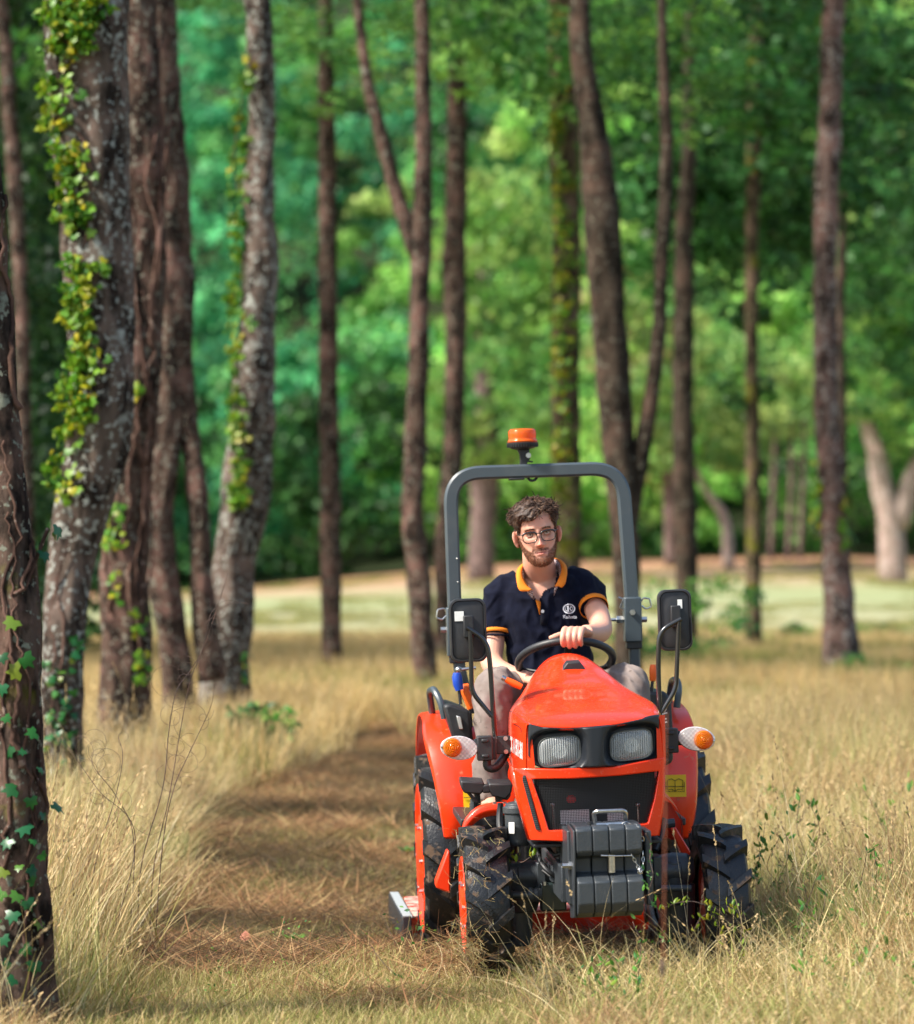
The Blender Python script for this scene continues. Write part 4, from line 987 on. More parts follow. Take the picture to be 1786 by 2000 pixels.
# --- wheels
def wheel(name, c, D, Wd, nl, lug_h, yaw=0, outer=-1, rimr=.60, seed=0):
    R = D/2; root = empty(name, c, tr); root.rotation_euler = (0, 0, yaw)
    hw = Wd/2; Rc = R-lug_h
    prof = [(-hw*.80, R*rimr), (-hw*.93, R*rimr*1.03), (-hw*1.0, R*(rimr*.5+.45)), (-hw*.98, Rc*.90), (-hw*.86, Rc*.965), (-hw*.5, Rc*.993), (0, Rc), (hw*.5, Rc*.993), (hw*.86, Rc*.965), (hw*.98, Rc*.90), (hw, R*(rimr*.5+.45)), (hw*.93, R*rimr*1.03), (hw*.80, R*rimr)]
    mb = MB(); rings = []
    for (h, r) in prof: rings.append([Vector((h, r*math.cos(2*math.pi*k/56), r*math.sin(2*math.pi*k/56))) for k in range(56)])
    mb.rings(rings, True, False)
    r = random.Random(seed)
    for side in (-1, 1):
        for k in range(nl):
            th0 = 2*math.pi*(k+(.5 if side > 0 else 0))/nl; st = []
            sp = -.30
            for j in range(6):
                s = j/5; x = side*hw*(1.04*(1-s)+.02*s-.10*s); th = th0-sp*s*.85
                rr = np.interp(abs(x)/hw, [0, .5, .86, 1.0, 1.1], [Rc, Rc*.993, Rc*.965, Rc*.90, Rc*.86])
                top = R-(.004 if s > .9 else 0)-.018*(R)*(1-s)**3
                dw = .034*R/.27*.5*(1-.15*s)
                w = dw/R; e = w*1.35
                def P(t, q): return Vector((x, q*math.cos(t), q*math.sin(t)))
                st.append([P(th-e, rr-.006), P(th-w, top), P(th+w, top), P(th+e, rr-.006)])
            x = side*hw*1.015; th = th0; q = R*.80
            w = .026
            st = [[Vector((side*hw*1.01, q*math.cos(th+d), q*math.sin(th+d))) for d in (-w, -w*.7, w*.7, w)]]+st
            mb.rings(st, True, True)
    # moulding whiskers of a new tyre along the shoulder
    for k in range(90):
        th = r.uniform(0, 2*math.pi); s = r.choice((-1, 1)); x = s*hw*r.uniform(.9, 1.03); q = R*r.uniform(.90, .985)
        a = Vector((x, q*math.cos(th), q*math.sin(th))); d = Vector((s*.5, math.cos(th), math.sin(th)))*r.uniform(.006, .014)
        mb.tube([a, a+d], .0009, 3)
    mb.build('tyre', m_rub, root, ang=32)
    mb = MB(); o = outer
    pr = [(o*hw*.78, R*rimr*1.01), (o*hw*.98, R*rimr*1.03), (o*hw*1.02, R*rimr*1.0), (o*hw*.98, R*rimr*.96), (o*hw*.86, R*rimr*.92), (o*hw*.80, R*rimr*.86), (o*hw*.86, R*rimr*.70), (o*hw*1.05, R*rimr*.42), (o*hw*1.10, R*rimr*.36), (o*hw*1.10, R*.02)]
    mb.lathe(pr, (0, 0, 0), 'x', 40)
    mb.lathe([(-o*hw*.66, R*rimr*1.03), (-o*hw*.5, R*rimr*.94), (o*hw*.1, R*rimr*.88)], (0, 0, 0), 'x', 40)
    rim = mb.build('rim', m_or2, root, ang=30)
    if outer > 0: MB().lathe([(-hw*.60, R*.02), (-hw*.60, R*rimr*.9), (-hw*.7, R*rimr*1.01), (-hw*.55, R*rimr*1.0)], (0, 0, 0), 'x', 40).build('dark_inner_disc', m_gray, root)  # inner side of the rim, darkened with a separate disc
    mb = MB()
    for k in range(6): a = 2*math.pi*k/6; mb.lathe([(min(o*hw*.9, o*hw*1.1), .008), (max(o*hw*.9, o*hw*1.1), .008)], (0, R*rimr*.5*math.cos(a), R*rimr*.5*math.sin(a)), 'x', 6)
    mb.build('wheel_nut', m_steel, root)
    return root
DF = 308/sc(0)
cl = L(944, 1764, 0); cr_ = L(1404, 1758, 0)
cl = L(948, 1766, 0)
wheel('front_wheel', cl, DF, .152, 13, .020, yaw=R_(0), outer=-1, seed=1)
wheel('front_wheel', L(1406, 1762, 0), DF, .152, 13, .020, yaw=R_(0), outer=1, seed=2)
DR = 408/sc(1.42)
wheel('rear_wheel', L(872, 1674, 1.42)+Vector((0, 0, 0)), DR, .20, 15, .026, outer=-1, rimr=.69, seed=3)
wheel('rear_wheel', L(1322, 1660, 1.42), DR, .20, 15, .026, outer=1, rimr=.69, seed=4)
mb = MB(); mb.tube([L(890, 1674, 1.42), L(1322, 1660, 1.42)], .07, 16); mb.build('rear_axle', m_gray, tr)

# --- rear mudguards
def guard(rowsp, name='mudguard'):
    rows = []
    for (y, xs, yl, dy) in rowsp: rows.append([L(x, y, yl+d) for x, d in zip(xs, dy)])
    return rows
# left: columns = outer return, outer edge, crease, inner face, inner edge
Lr = [(1640, (869, 867, 884, 900, 908), .98, (.05, 0, -.01, 0, .03)), (1600, (864, 861, 884, 985, 1010), .96, (.05, 0, -.012, 0, .0)), (1560, (857, 854, 883, 985, 1010), .96, (.05, 0, -.012, 0, .0)),
      (1500, (844, 841, 881, 985, 1010), .99, (.05, 0, -.015, 0, .0)), (1460, (832, 829, 878, 960, 985), 1.03, (.05, 0, -.015, 0, .0)), (1430, (826, 824, 873, 930, 940), 1.08, (.04, 0, -.01, 0, .01)), (1410, (828, 825, 868, 905, 915), 1.15, (.03, 0, 0, 0, .02))]
rows = guard(Lr)
top = rows[-1]
zt0 = top[2].z
for (dy, dz) in ((.12, .018), (.30, .030), (.48, .0), (.62, -.07), (.70, -.18)):
    rows.append([Vector((p.x+(.0), 1.15+dy, zt0+dz-(.012 if i in (0,) else 0)+(.004 if i in (2, 3) else 0))) for i, p in enumerate(top)])
mb = MB(); mb.sheet(rows); gl = mb.build('mudguard', m_or2, tr, ang=50, solid=.005, sub=1)
Rr = [(1640, (1290, 1300, 1336, 1345, 1343), .98, (.03, 0, -.01, 0, .05)), (1600, (1270, 1290, 1343, 1360, 1358), .96, (0, 0, -.012, 0, .05)), (1540, (1270, 1290, 1343, 1364, 1362), .96, (0, 0, -.012, 0, .05)),
      (1480, (1270, 1290, 1342, 1364, 1362), .99, (0, 0, -.015, 0, .05)), (1440, (1275, 1290, 1340, 1361, 1359), 1.03, (0, 0, -.015, 0, .05)), (1410, (1280, 1295, 1336, 1354, 1352), 1.08, (.01, 0, -.01, 0, .04)), (1390, (1285, 1300, 1330, 1346, 1343), 1.15, (.02, 0, 0, 0, .03))]
rows = guard(Rr); top = rows[-1]; zt0 = top[2].z
for (dy, dz) in ((.12, .018), (.30, .030), (.48, .0), (.62, -.07), (.70, -.18)):
    rows.append([Vector((p.x, 1.15+dy, zt0+dz-(.012 if i == 4 else 0)+(.004 if i in (1, 2) else 0))) for i, p in enumerate(top)])
mb = MB(); mb.sheet(rows); gr = mb.build('mudguard', m_or2, tr, ang=50, solid=.005, sub=1)
def sticker(quad, yl, name, parent, mat=m_yel):
    mb = MB(); mb.prism([L(x, y, yl) for x, y in quad], (0, .002, 0)); return mb.build(name, mat, parent, smooth=False, bevel=0)
def bars(lines, yl, r_px, name, parent, mat=m_ink):
    mb = MB()
    for ln in lines: mb.tube([L(x, y, yl) for x, y in ln], r_px/sc(yl), 4)
    return mb.build(name, mat, parent, smooth=False)
s1 = sticker([(1288, 1514), (1340, 1513), (1341, 1556), (1288, 1557)], .935, 'warning_sticker', gr)
bars([[(1304, 1524), (1312, 1521), (1319, 1525), (1326, 1521), (1334, 1524), (1334, 1543), (1326, 1541), (1319, 1545), (1312, 1541), (1304, 1543), (1304, 1524)], [(1319, 1525), (1319, 1545)],
      [(1301, 1527), (1301, 1546), (1337, 1546), (1337, 1527)], [(1288, 1536), (1338, 1536)]], .931, .6, 'book_pictogram', s1)
s2 = sticker([(904, 1522), (952, 1522), (952, 1598), (907, 1604)], .935, 'warning_sticker', gl)
bars([[(906, 1558), (952, 1556)], [(910, 1596), (948, 1592)]], .931, .6, 'sticker_frame', s2)
mb = MB(); c = L(928, 1575, .931)
mb.tube([c+Vector((.010*math.cos(t), 0, .010*math.sin(t))) for t in np.linspace(0, 6.28, 15)], .0022, 5, caps=False)
mb.tube([L(919, 1569, .931), L(919, 1577, .931)], .003, 4); mb.tube([L(924, 1565, .931), L(935, 1567, .931)], .0018, 4); mb.tube([L(927, 1588, .931), L(930, 1588, .931)], .002, 4); mb.build('tractor_pictogram', m_ink, s2, smooth=False)
# tail of mudguards: grab handles
def handle(pts, yl, dy, r=.012):
    return MB().tube(arc_path([L(x, y, yl+d) for (x, y), d in zip(pts, dy)], .03, 5), r, 10).build('grab_handle', m_rops, tr)
mb = MB(); mb.tube(arc_path([L(868, 1404, 1.10), L(862, 1372, 1.10), L(848, 1346, 1.14), L(839, 1350, 1.28), L(846, 1404, 1.34)], .03, 5), [.014]*(4+3*4+3-0) if False else .013, 10); mb.build('grab_handle', m_rops, tr)
mb = MB(); mb.tube(arc_path([L(1322, 1382, 1.10), L(1327, 1345, 1.10), L(1322, 1326, 1.14), L(1312, 1330, 1.28), L(1306, 1382, 1.34)], .03, 5), .013, 10); mb.build('grab_handle', m_rops, tr)
# consoles beside the seat
mb = MB(); mb.prism([L(x, y, 1.02) for x, y in ((866, 1378), (880, 1374), (918, 1388), (922, 1420), (928, 1470), (925, 1482), (905, 1478), (885, 1448))], (0, .40, 0)); con = mb.build('side_console', m_blk, tr, bevel=.012, seg=3)
mb = MB(); mb.prism([L(x, y, 1.0) for x, y in ((892, 1398), (900, 1400), (905, 1424), (898, 1424))], (0, .03, 0)); mb.build('gate_slot', m_chrome, con, bevel=.002)
mb = MB(); mb.prism([L(x, y, 1.02) for x, y in ((1262, 1352), (1300, 1350), (1312, 1368), (1316, 1440), (1312, 1476), (1285, 1476), (1262, 1440))], (0, .40, 0)); con2 = mb.build('side_console', m_blk, tr, bevel=.012, seg=3)
for ch, x, y in (('N', 1297, 1390), ('H', 1297, 1408)):
    p = L(x, y, 1.012); text(ch, 'gear_letter', .026, m_wht, con2, Matrix.Translation(p) @ Matrix.Rotation(R_(80), 4, 'Y') @ Matrix.Rotation(R_(90), 4, 'X') if False else Matrix.Translation(p) @ Matrix.Rotation(R_(90), 4, 'X') @ Matrix.Rotation(R_(-80), 4, 'Z'), bold=.0012)
# levers
def lever(stick, grip, yl, gm, gr=.011, sr=.006, tip=None):
    o = MB().tube([L(x, y, yl) for x, y in stick], sr, 8).build('lever', m_blk, tr)
    n = len(grip); rad = [gr*(.75+.5*math.sin(math.pi*(k+.6)/(n))) for k in range(n)]
    MB().tube([L(x, y, yl) for x, y in grip], rad, 12).build('grip', gm, o)
    if tip: MB().tube([L(x, y, yl) for x, y in tip], gr*.92, 12).build('tip', m_steel, o)
    return o
lever([(900, 1376), (897, 1345)], [(898, 1348), (895, 1336), (893, 1322), (893, 1314)], 1.08, m_blu, .0155)
lever([(921, 1420), (918, 1380)], [(920, 1384), (915, 1366), (909, 1350), (910, 1342), (916, 1341)], 1.12, m_org, .014)
lever([(1040, 1352), (1014, 1340)], [(1019, 1342), (1004, 1335), (988, 1327)], .60, m_org, .0105, .006, tip=[(988, 1327), (980, 1323)])
lever([(1270, 1372), (1275, 1328)], [(1275, 1330), (1276, 1318), (1276, 1306), (1276, 1298)], 1.05, m_org, .0115)
MB().tube([L(897, 1308, 1.2), L(930, 1304, 1.2)], .006, 8).ball(L(896, 1308, 1.2), .013).build('seat_pin', m_steel, tr)

# --- roll bar
def square_sweep(pts, w, dpt, yl0, name):
    pts = [Vector(p) for p in pts]; rings = []; hw, hd, c = w/2, dpt/2, w*.16
    for i, p in enumerate(pts):
        a = pts[max(0, i-1)]; b = pts[min(len(pts)-1, i+1)]; t = (b-a).normalized(); yv = Vector((0, 1, 0)); nrm = t.cross(yv).normalized(); yv2 = nrm.cross(t)
        sec = [(-hw+c, -hd), (hw-c, -hd), (hw, -hd+c), (hw, hd-c), (hw-c, hd), (-hw+c, hd), (-hw, hd-c), (-hw, -hd+c)]
        rings.append([p+nrm*u+yv2*v for u, v in sec])
    return MB().rings(rings)
yR = 1.30; s = sc(yR); tw = 27/s
path = arc_path([L(888, 1200, yR), L(879, 990, yR), L(877, 922, yR), L(1204, 912, yR), L(1226, 990, yR)][:0]+[L(889, 1210, yR), L(879, 925, yR), L(1215, 914, yR), L(1234, 1175, yR)], 62/s, 12)
rb = square_sweep(path, tw, .05, yR, 'roll_bar').build('roll_bar', m_rops, tr, ang=30)
for (x0, y0, x1, y1, xa, side) in ((886, 1186, 893, 1282, 0, -1), (1233, 1166, 1238, 1254, 0, 1)):
    a, b = L(x0, y0, yR), L(x1, y1, yR)
    mb = MB(); mb.box((a+b)/2, (34/s, .075, (a.z-b.z)), ); o = mb.build('hinge_bracket', m_rops, tr, bevel=.006)
    mb = MB(); mb.box(b+Vector((0, 0, -.01)), (30/s, .06, .03)); mb.build('bracket_foot', m_blk, o, bevel=.004)
    cx = (a.x+b.x)/2
    mb = MB(); p = L((x0+x1)/2, y0+30, yR-.04); mb.lathe([(-.012, .011), (0, .012)], p, 'y', 6)
    q = L((x0+x1)/2+side*21, y0+44, yR); mb.lathe([(-.014, .012), (.014, .012)], q, 'x', 6)
    q = L((x0+x1)/2-side*26, y0+44, yR); mb.lathe([(-.03, .007), (-.01, .007), (-.01, .015), (.012, .015), (.018, .011), (.03, .011)], q, 'x', 6); mb.build('hinge_bolt', m_steel, o)
    q = L((x0+x1)/2+side*18, y0+12, yR); mb = MB()
    rr = arc_path([q+Vector((side*d[0]/s, 0, d[1]/s)) for d in ((0, 3), (3, 10), (16, 8), (19, -8), (8, -12), (0, -5))], .006, 3); mb.tube(rr, .0032, 8); mb.build('lynch_pin', m_steel, o)
    q = L((x0+x1)/2-side*22, y0+10, yR); mb = MB(); mb.tube([q+Vector((-.01, 0, .018)), q+Vector((.008, 0, .01)), q+Vector((-.004, 0, -.02)), q+Vector((.01, 0, -.03))], .004, 8); mb.build('lock_clip', m_steel, o)
square_sweep(catmull([L(895, 1275, yR), L(899, 1310, yR), L(910, 1350, yR+.02), L(930, 1385, yR+.05)], 5), tw*.86, .045, yR, 'x').build('bar_post', m_rops, rb, ang=30)
square_sweep([L(1239, 1250, yR), L(1240, 1300, yR), L(1236, 1380, yR)], tw*.78, .045, yR, 'x').build('bar_post', m_rops, rb, ang=30)
for px, py in ((893, 1091), (895, 1137)): MB().ball(L(px, py, yR-.03), .0035, 8, 6).build('rivet', m_steel, rb)
# beacon
bc = L(1021, 870, yR); mb = MB(); k = 1/s
root = empty('beacon', bc, tr)
mb.lathe([(2*k, 27*k), (8*k, 30*k), (12*k, 27*k), (14*k, 27*k), (22*k, 27.5*k), (28*k, 27*k), (31*k, 25*k), (32.5*k, 21*k), (33*k, 2*k)], (0, 0, 0), 'z', 40).build('amber_dome', m_beacon, root, ang=50)
MB().lathe([(6*k, 14*k), (10*k, 20*k), (11*k, 19*k), (14*k, 12*k), (27*k, 12*k), (28*k, 3*k)], (0, 0, 0), 'z', 20).build('lamp_core', m_chrome, root)
mb = MB(); mb.lathe([(-9*k, 10*k), (-6*k, 22*k), (-3*k, 28*k), (3*k, 31*k), (5*k, 31*k), (6*k, 28*k)], (0, 0, 0), 'z', 40)
for q in range(36): a = 2*math.pi*q/36; mb.box((30*k*math.cos(a), 30*k*math.sin(a), 0), (2*k, 2*k, 7*k), Matrix.Rotation(a, 3, 'Z'))
mb.build('beacon_base', m_blk, root, ang=40)
MB().rings([[Vector((x, y, z)) for x, y in ((-w*k, -.014), (w2*k, -.014), (w2*k, .014), (-w*k, .014))] for z, w, w2 in ((-8*k, 11, 13), (-16*k, 7, 12), (-26*k, 6, 14), (-32*k, 6, 9), (-38*k, 7, 7))]).build('beacon_neck', m_blk, root, bevel=.003)
MB().lathe([(-.022, .010), (-.014, .011)], (10*k, 0, -20*k), 'y', 10).build('neck_bolt', m_steel, root)
MB().box((11*k, 0, -31*k), (16*k, .02, 3*k), Matrix.Rotation(R_(14), 3, 'Y')).build('neck_lever', m_blk, root, bevel=.002)
MB().tube(catmull([Vector((6*k, .01, -57*k)), Vector((12*k, 0, -68*k)), Vector((22*k, 0, -68*k)), Vector((30*k, .01, -57*k))], 6), .005, 8).build('cable', m_blk, root)
MB().box((-14*k, 0, -65*k), (30*k, .05, 4*k)).build('mount_plate', m_blk, root, bevel=.002)

# --- steering wheel
sw = L(1105, 1291, .80); Rs = 92/sc(.80); tilt = R_(27)
root = empty('steering_wheel', sw, tr); root.rotation_euler = (-tilt, R_(0), 0)
MB().tube([Vector((Rs*math.cos(t), Rs*math.sin(t), 0)) for t in np.linspace(0, 2*math.pi, 49)], .0145, 12, caps=False).build('wheel_rim', m_blk, root, ang=180)
for a in (20, 160, 270):
    c_, s_ = math.cos(R_(a)), math.sin(R_(a)); MB().rings([[Vector((r*c_-w*s_, r*s_+w*c_, z+h)) for w, h in ((-.012*q, -.004), (.012*q, -.004), (.012*q, .006), (-.012*q, .006))] for r, z, q in ((.01, -.05, 1.6), (.08, -.035, 1.2), (Rs, 0, 1.0))]).build('spoke', m_blk, root, bevel=.003)
MB().lathe([(-.09, .03), (-.06, .045), (-.035, .045), (-.028, .03)], (0, 0, 0), 'z', 24).build('hub', m_blk, root)
MB().tube([sw+Vector((0, -.02, -.05)), sw+Vector((0, -.16, -.35))], .035, 12).build('steering_column', m_blk, tr)
mb = MB(); a = L(1120, 1320, .70); mb.box((a.x, .72, .80), (.24, .14, .44)); mb.build('dashboard', m_blk, tr, bevel=.03, seg=3)

# --- mirrors and their bent tube brackets
def mirror(c, w, h, yl, sticker_q, tube1, tube2, label):
    p = L(*c, yl); root = empty('mirror', p, tr); k = 1/sc(yl); w, h = w*k, h*k
    def rr(sx, sz, y, n=6, rad=.028):
        o = []
        for (ax, az, a0) in ((1, 1, 0), (-1, 1, 90), (-1, -1, 180), (1, -1, 270)):
            for q in range(n+1): a = R_(a0+90*q/n); o.append(Vector((ax*(sx-rad)+rad*math.cos(a)-.04*ax*0, y, az*(sz-rad)+rad*math.sin(a))))
        return o
    W2, H2 = w/2, h/2
    MB().rings([rr(W2*.96, H2*.98, .035), rr(W2, H2, .02), rr(W2, H2, 0), rr(W2*.97, H2*.985, -.008), rr(W2*.90, H2*.94, -.009), rr(W2*.87, H2*.925, -.002), rr(W2*.80, H2*.88, -.004)]).build('mirror_back', m_blk, root, ang=40)
    x, z, sw_, sh = sticker_q; MB().box((x*k, -.0056, z*k), (sw_*k, .002, sh*k)).build('white_sticker', m_wht, root, smooth=False)
    MB().box((0, -.016, .06*h), (.034, .022, .075)).build('ball_clamp', m_blk, root, bevel=.004)
    a = MB().tube(arc_path([L(*q) for q in tube1], .04, 6), .0085, 12).build('bracket_tube', m_gloss, tr)
    MB().tube(arc_path([L(*q) for q in tube2], .03, 6), .0080, 12).build('brace_tube', m_gloss, a)
yM = .02
mirror((915, 1231), 72, 124, yM+.04, (-17, 28, 18, 19), [(912, 1226, yM), (952, 1252, yM), (958, 1300, yM), (964, 1400, yM), (968, 1450, yM)], [(919, 1232, yM), (922, 1352, yM), (961, 1399, yM)], 'l')
mirror((1319, 1211), 66, 120, yM+.06, (10, 31, 9, 18), [(1331, 1209, yM), (1288, 1232, yM), (1286, 1300, yM), (1289, 1400, yM), (1292, 1440, yM)], [(1326, 1214, yM), (1321, 1345, yM), (1292, 1392, yM)], 'r')
# --- indicator lamps on their arms
def indicator(c, s, hx, blockc, yl=-.02):
    p = L(*c, yl); root = empty('indicator_lamp', p, tr); k = 1/sc(yl); A, B = 36*k, 23*k
    rot = Matrix.Rotation(R_(-4*s*-1)*1, 3, 'Y') if False else Matrix.Rotation(R_(7 if s < 0 else 9), 3, 'Y')
    def el(a, b, y, ox=0): return [rot @ Vector((ox+a*math.cos(t), y, b*math.sin(t))) for t in np.linspace(0, 2*math.pi, 37)[:-1]]
    MB().rings([el(A*.6, B*.6, .055), el(A*.92, B*.92, .035), el(A*1.0, B*1.0, .004), el(A*1.02, B*1.03, 0), el(A*.97, B*.97, -.004)], True, True).build('lamp_body', m_chrome, root, ang=50)
    root.children[0].data.materials[0] = m_hatch
    MB().rings([el(A*.98, B*.98, -.002), el(A*.92, B*.92, -.010), el(A*.7, B*.7, -.018), el(A*.35, B*.35, -.022), el(A*.03, B*.03, -.023)], True, False).build('clear_lens', m_clear, root, ang=180)
    ox = s*A*.36; r0 = B*.82; pr = [(0, .030)]+[]
    mb = MB(); q = rot @ Vector((ox, 0, 0))
    mb.lathe([(-.004, r0), (-.017, r0*.97), (-.0235, r0*.8), (-.023, r0*.72), (-.0265, r0*.66), (-.0255, r0*.58), (-.029, r0*.50), (-.0275, r0*.42), (-.031, r0*.3), (-.029, r0*.22), (-.032, r0*.12), (-.032, .0005)], q, 'y', 32)
    mb.build('amber_lens', m_amber, root, ang=25)
    MB().lathe([(-.003, .006), (-.012, .0045), (-.014, .001)], rot @ Vector((s*A*.92, 0, 0)), 'y', 8).build('screw', m_steel, root)
    b = L(*blockc, yl+.02); mb = MB()
    mb.tube([p+Vector((-s*A*.8, .03, .004)), b], [.026, .020], 14); mb.box(b+Vector((0, 0, .0)), (30*k, .05, 48*k))
    for dz in (-15, 15): mb.box(b+Vector((0, -.026, dz*k)), (14*k, .01, 7*k))
    mb.box(b+Vector((-s*18*k, .01, -.002)), (10*k, .035, 44*k)); o = mb.build('lamp_arm', m_blk, tr, bevel=.004)
    MB().tube(catmull([b+Vector((-s*4*k, 0, -22*k)), b+Vector((-s*4*k, 0, -36*k)), b+Vector((-s*14*k, .0, -41*k)), b+Vector((-s*26*k, .02, -36*k)), b+Vector((-s*44*k, .05, -14*k))], 5), [.020]*6+[.017]*6+[.010]*6+[.004]*3 if False else .014, 12).build('cable_boot', m_blk, o)
    mb = MB(); mb.box(b+Vector((-s*38*k, .02, 4*k)), (32*k, .012, 36*k)); q = mb.build('mount_bracket', m_blk, tr, bevel=.003)
    for dz in (14, -12): MB().lathe([(-.004, .0075), (.004, .0075)], b+Vector((-s*42*k, .012, dz*k+3*k)), 'y', 12).build('screw', m_steel, q)
indicator((897, 1461), -1, 0, (947, 1461))
indicator((1361, 1443), 1, 0, (1309, 1446))

# --- pedals, footboards, red brackets
mb = MB(); 
for quad in (((900, 1525), (946, 1528), (948, 1540), (940, 1552), (908, 1550), (901, 1540)), ((955, 1530), (1002, 1531), (1000, 1548), (988, 1562), (962, 1556), (954, 1542))): mb.prism([L(x, y, .45) for x, y in quad], (0, .10, .01))
mb.box(L(950, 1540, .47), (.03, .04, .03)); pd = mb.build('pedal_pad', m_blk, tr, bevel=.006)
MB().tube([L(932, 1548, .50), L(937, 1610, .52)], .011, 10).tube([L(972, 1555, .50), L(978, 1610, .52)], .010, 10).tube([L(905, 1535, .47), L(925, 1560, .47), L(932, 1566, .47)], .006, 8).build('pedal_arm', m_gray, tr)
mb = MB(); P = catmull([L(904, 1628, .30), L(912, 1604, .30), L(932, 1583, .30), L(958, 1574, .30), L(1000, 1572, .30)], 6)
mb.sheet([[p+Vector((0, 0, 0)) for p in P], [p+Vector((0, .06, .004)) for p in P], [p+Vector((0, .062, -.008)) for p in P]]); o = mb.build('step_bracket', m_or2, tr, solid=.004, ang=40)
mb = MB(); mb.sheet([[p for p in P], [p+Vector((.004, .01, -.035)) for p in P]]); mb.build('step_flange', m_or2, o, solid=.004)
for x in (967, 986, 998): MB().lathe([(-.004, .008), (.008, .008)], L(x, 1571, .32), 'z', 6).build('bracket_bolt', m_steel, o)
P = [L(1290, 1552, .35), L(1300, 1556, .35), L(1318, 1574, .35), L(1332, 1600, .35), L(1336, 1640, .35)]
mb = MB(); P2 = catmull(P, 5); mb.sheet([P2, [p+Vector((.006, .12, .012)) for p in P2]]); mb.prism([L(x, y, .40) for x, y in ((1288, 1560), (1310, 1568), (1330, 1602), (1332, 1640), (1310, 1640), (1288, 1615))], (0, .006, 0)); mb.build('foot_guard', m_or2, tr, solid=.0, ang=40)
mb = MB(); mb.prism([L(x, y, .30) for x, y in ((1310, 1618), (1320, 1616), (1352, 1668), (1352, 1688), (1340, 1690), (1336, 1676))], (0, .16, .02)); mb.build('drawbar_brace', m_or2, tr, bevel=.004)
mb = MB(); mb.tube([L(1288, 1610, .2), L(1318, 1607, .2)], .016, 10); mb.build('step_tube', m_gray, tr)
mb = MB(); mb.prism([L(x, y, .55) for x, y in ((875, 1661), (880, 1664), (880, 1745), (866, 1740), (852, 1734), (852, 1722))], (0, .1, 0)); mb.build('lower_step', m_or2, tr, bevel=.008)
mb = MB(); mb.prism([L(x, y, .5) for x, y in ((900, 1600), (1010, 1600), (1010, 1612), (900, 1614))], (0, .5, .01)); mb.prism([L(x, y, .5) for x, y in ((1275, 1600), (1340, 1598), (1340, 1612), (1275, 1612))], (0, .5, .01)); mb.build('footboard', m_blk, tr, bevel=.004)
MB().lathe([(-.06, .055), (-.04, .06), (.02, .06), (.04, .05)], L(958, 1605, .62), 'z', 20).build('air_filter', m_blk, tr, bevel=.003)
MB().tube([L(925, 1600, .5), L(925, 1560, .5)], .012, 10).build('pedal_post', m_gray, tr)
mb = MB(); a = L(1293, 1535, .0); mb.box(a+Vector((0, .1, 0)), (.02, .05, .05)); mb.build('bonnet_catch', m_blk, tr, bevel=.01, seg=3)
mb = MB(); a = L(1065, 1400, 1.25); mb.box((a.x, 1.25, .80), (.44, .45, .10)); mb.build('seat', m_blk, tr, bevel=.03, seg=3)

# --- front weights
yw = -.60; kw = 1/sc(yw); xs_w = [1124, 1157, 1189.5, 1221.5, 1254]
def wx(px, row): return px+{'t': 0, 'b': 4}[row]
for i in range(4):
    root = None
    def blk(rows_, w0, w1):
        """rows: (py, yl) outline in side view, extruded across"""
        return MB().prism([Vector((w0.x, p.y, p.z)) for p in rows_], (w1.x-w0.x, 0, 0))
    g = .0010
    x0, x1 = L(xs_w[i], 1640, yw).x+g, L(xs_w[i+1], 1640, yw).x-g
    def pp(y, yl): q = L(1190, y, yl); return (yl, q.z)
    side = [pp(1603, -.40), pp(1606, -.52), pp(1612, -.60), pp(1620, -.615), pp(1662, -.615), pp(1670, -.60), pp(1671, -.55), pp(1676, -.545), pp(1702, -.545), pp(1712, -.60), pp(1722, -.622), pp(1765, -.622), pp(1782, -.60), pp(1790, -.54), pp(1790, -.40)]
    sl = .0
    vs = [Vector((x0, y, z-(x0-cF)*-.0)) for y, z in side]
    ext = .004*(1 if i == 3 else 0)
    mb = MB(); mb.prism(vs, (x1-x0, 0, 0)); o = mb.build('front_weight', m_gray, tr, smooth=True, ang=25, bevel=.0045, seg=2)
    if i < 3:   # cast notch on top between neighbours
        q = L(xs_w[i+1]-4, 1607, -.55); MB().lathe([(-.004, .010), (.003, .010)], q, 'z', 14).build('cast_notch', m_blk, o)
ml = MB(); ml.prism([Vector((L(xs_w[0], 1640, yw).x-.008, y, z)) for y, z in side[3:5]+[pp(1700, -.60), pp(1790, -.56), pp(1790, -.42), pp(1603, -.42)]], (.007, 0, 0)); ml.build('weight_side_plate', m_gray, tr, bevel=.003)
# carrying handle, pin, chain
MB().tube(arc_path([L(1163, 1610, -.50), L(1160, 1588, -.52), L(1166, 1585, -.53), L(1218, 1583, -.53), L(1223, 1588, -.52), L(1222, 1612, -.50)], .01, 4), .0072, 10).tube([L(1165, 1612, -.56), L(1222, 1609, -.56)], .0075, 10).build('carry_handle', m_steel, tr)
MB().lathe([(0, .0125), (.062, .0125)], L(1195, 1704, -.585), 'z', 16).build('retaining_pin', m_steel, tr)
MB().tube([L(1174, 1671, -.62), L(1200, 1672, -.625), L(1236, 1671, -.62)], .0022, 6).build('pin_clip', m_steel, tr)
ch = MB()
def chain(pts, n):
    P = catmull([L(*p) for p in pts], 12); idx = np.linspace(0, len(P)-2, n).astype(int)
    for q, i in enumerate(idx):
        c = P[i]; d = (P[i+1]-P[i]).normalized(); u = d.cross(Vector((0, 1, 0))).normalized() if q % 2 else Vector((0, 1, 0)); 
        ch.tube([c+d*.0085*math.cos(t)+u*.0045*math.sin(t) for t in np.linspace(0, 2*math.pi, 9)], .0014, 5, caps=False)
chain([(1236, 1673, -.62), (1246, 1692, -.62), (1251, 1704, -.625), (1256, 1690, -.61), (1256, 1665, -.60)], 11)
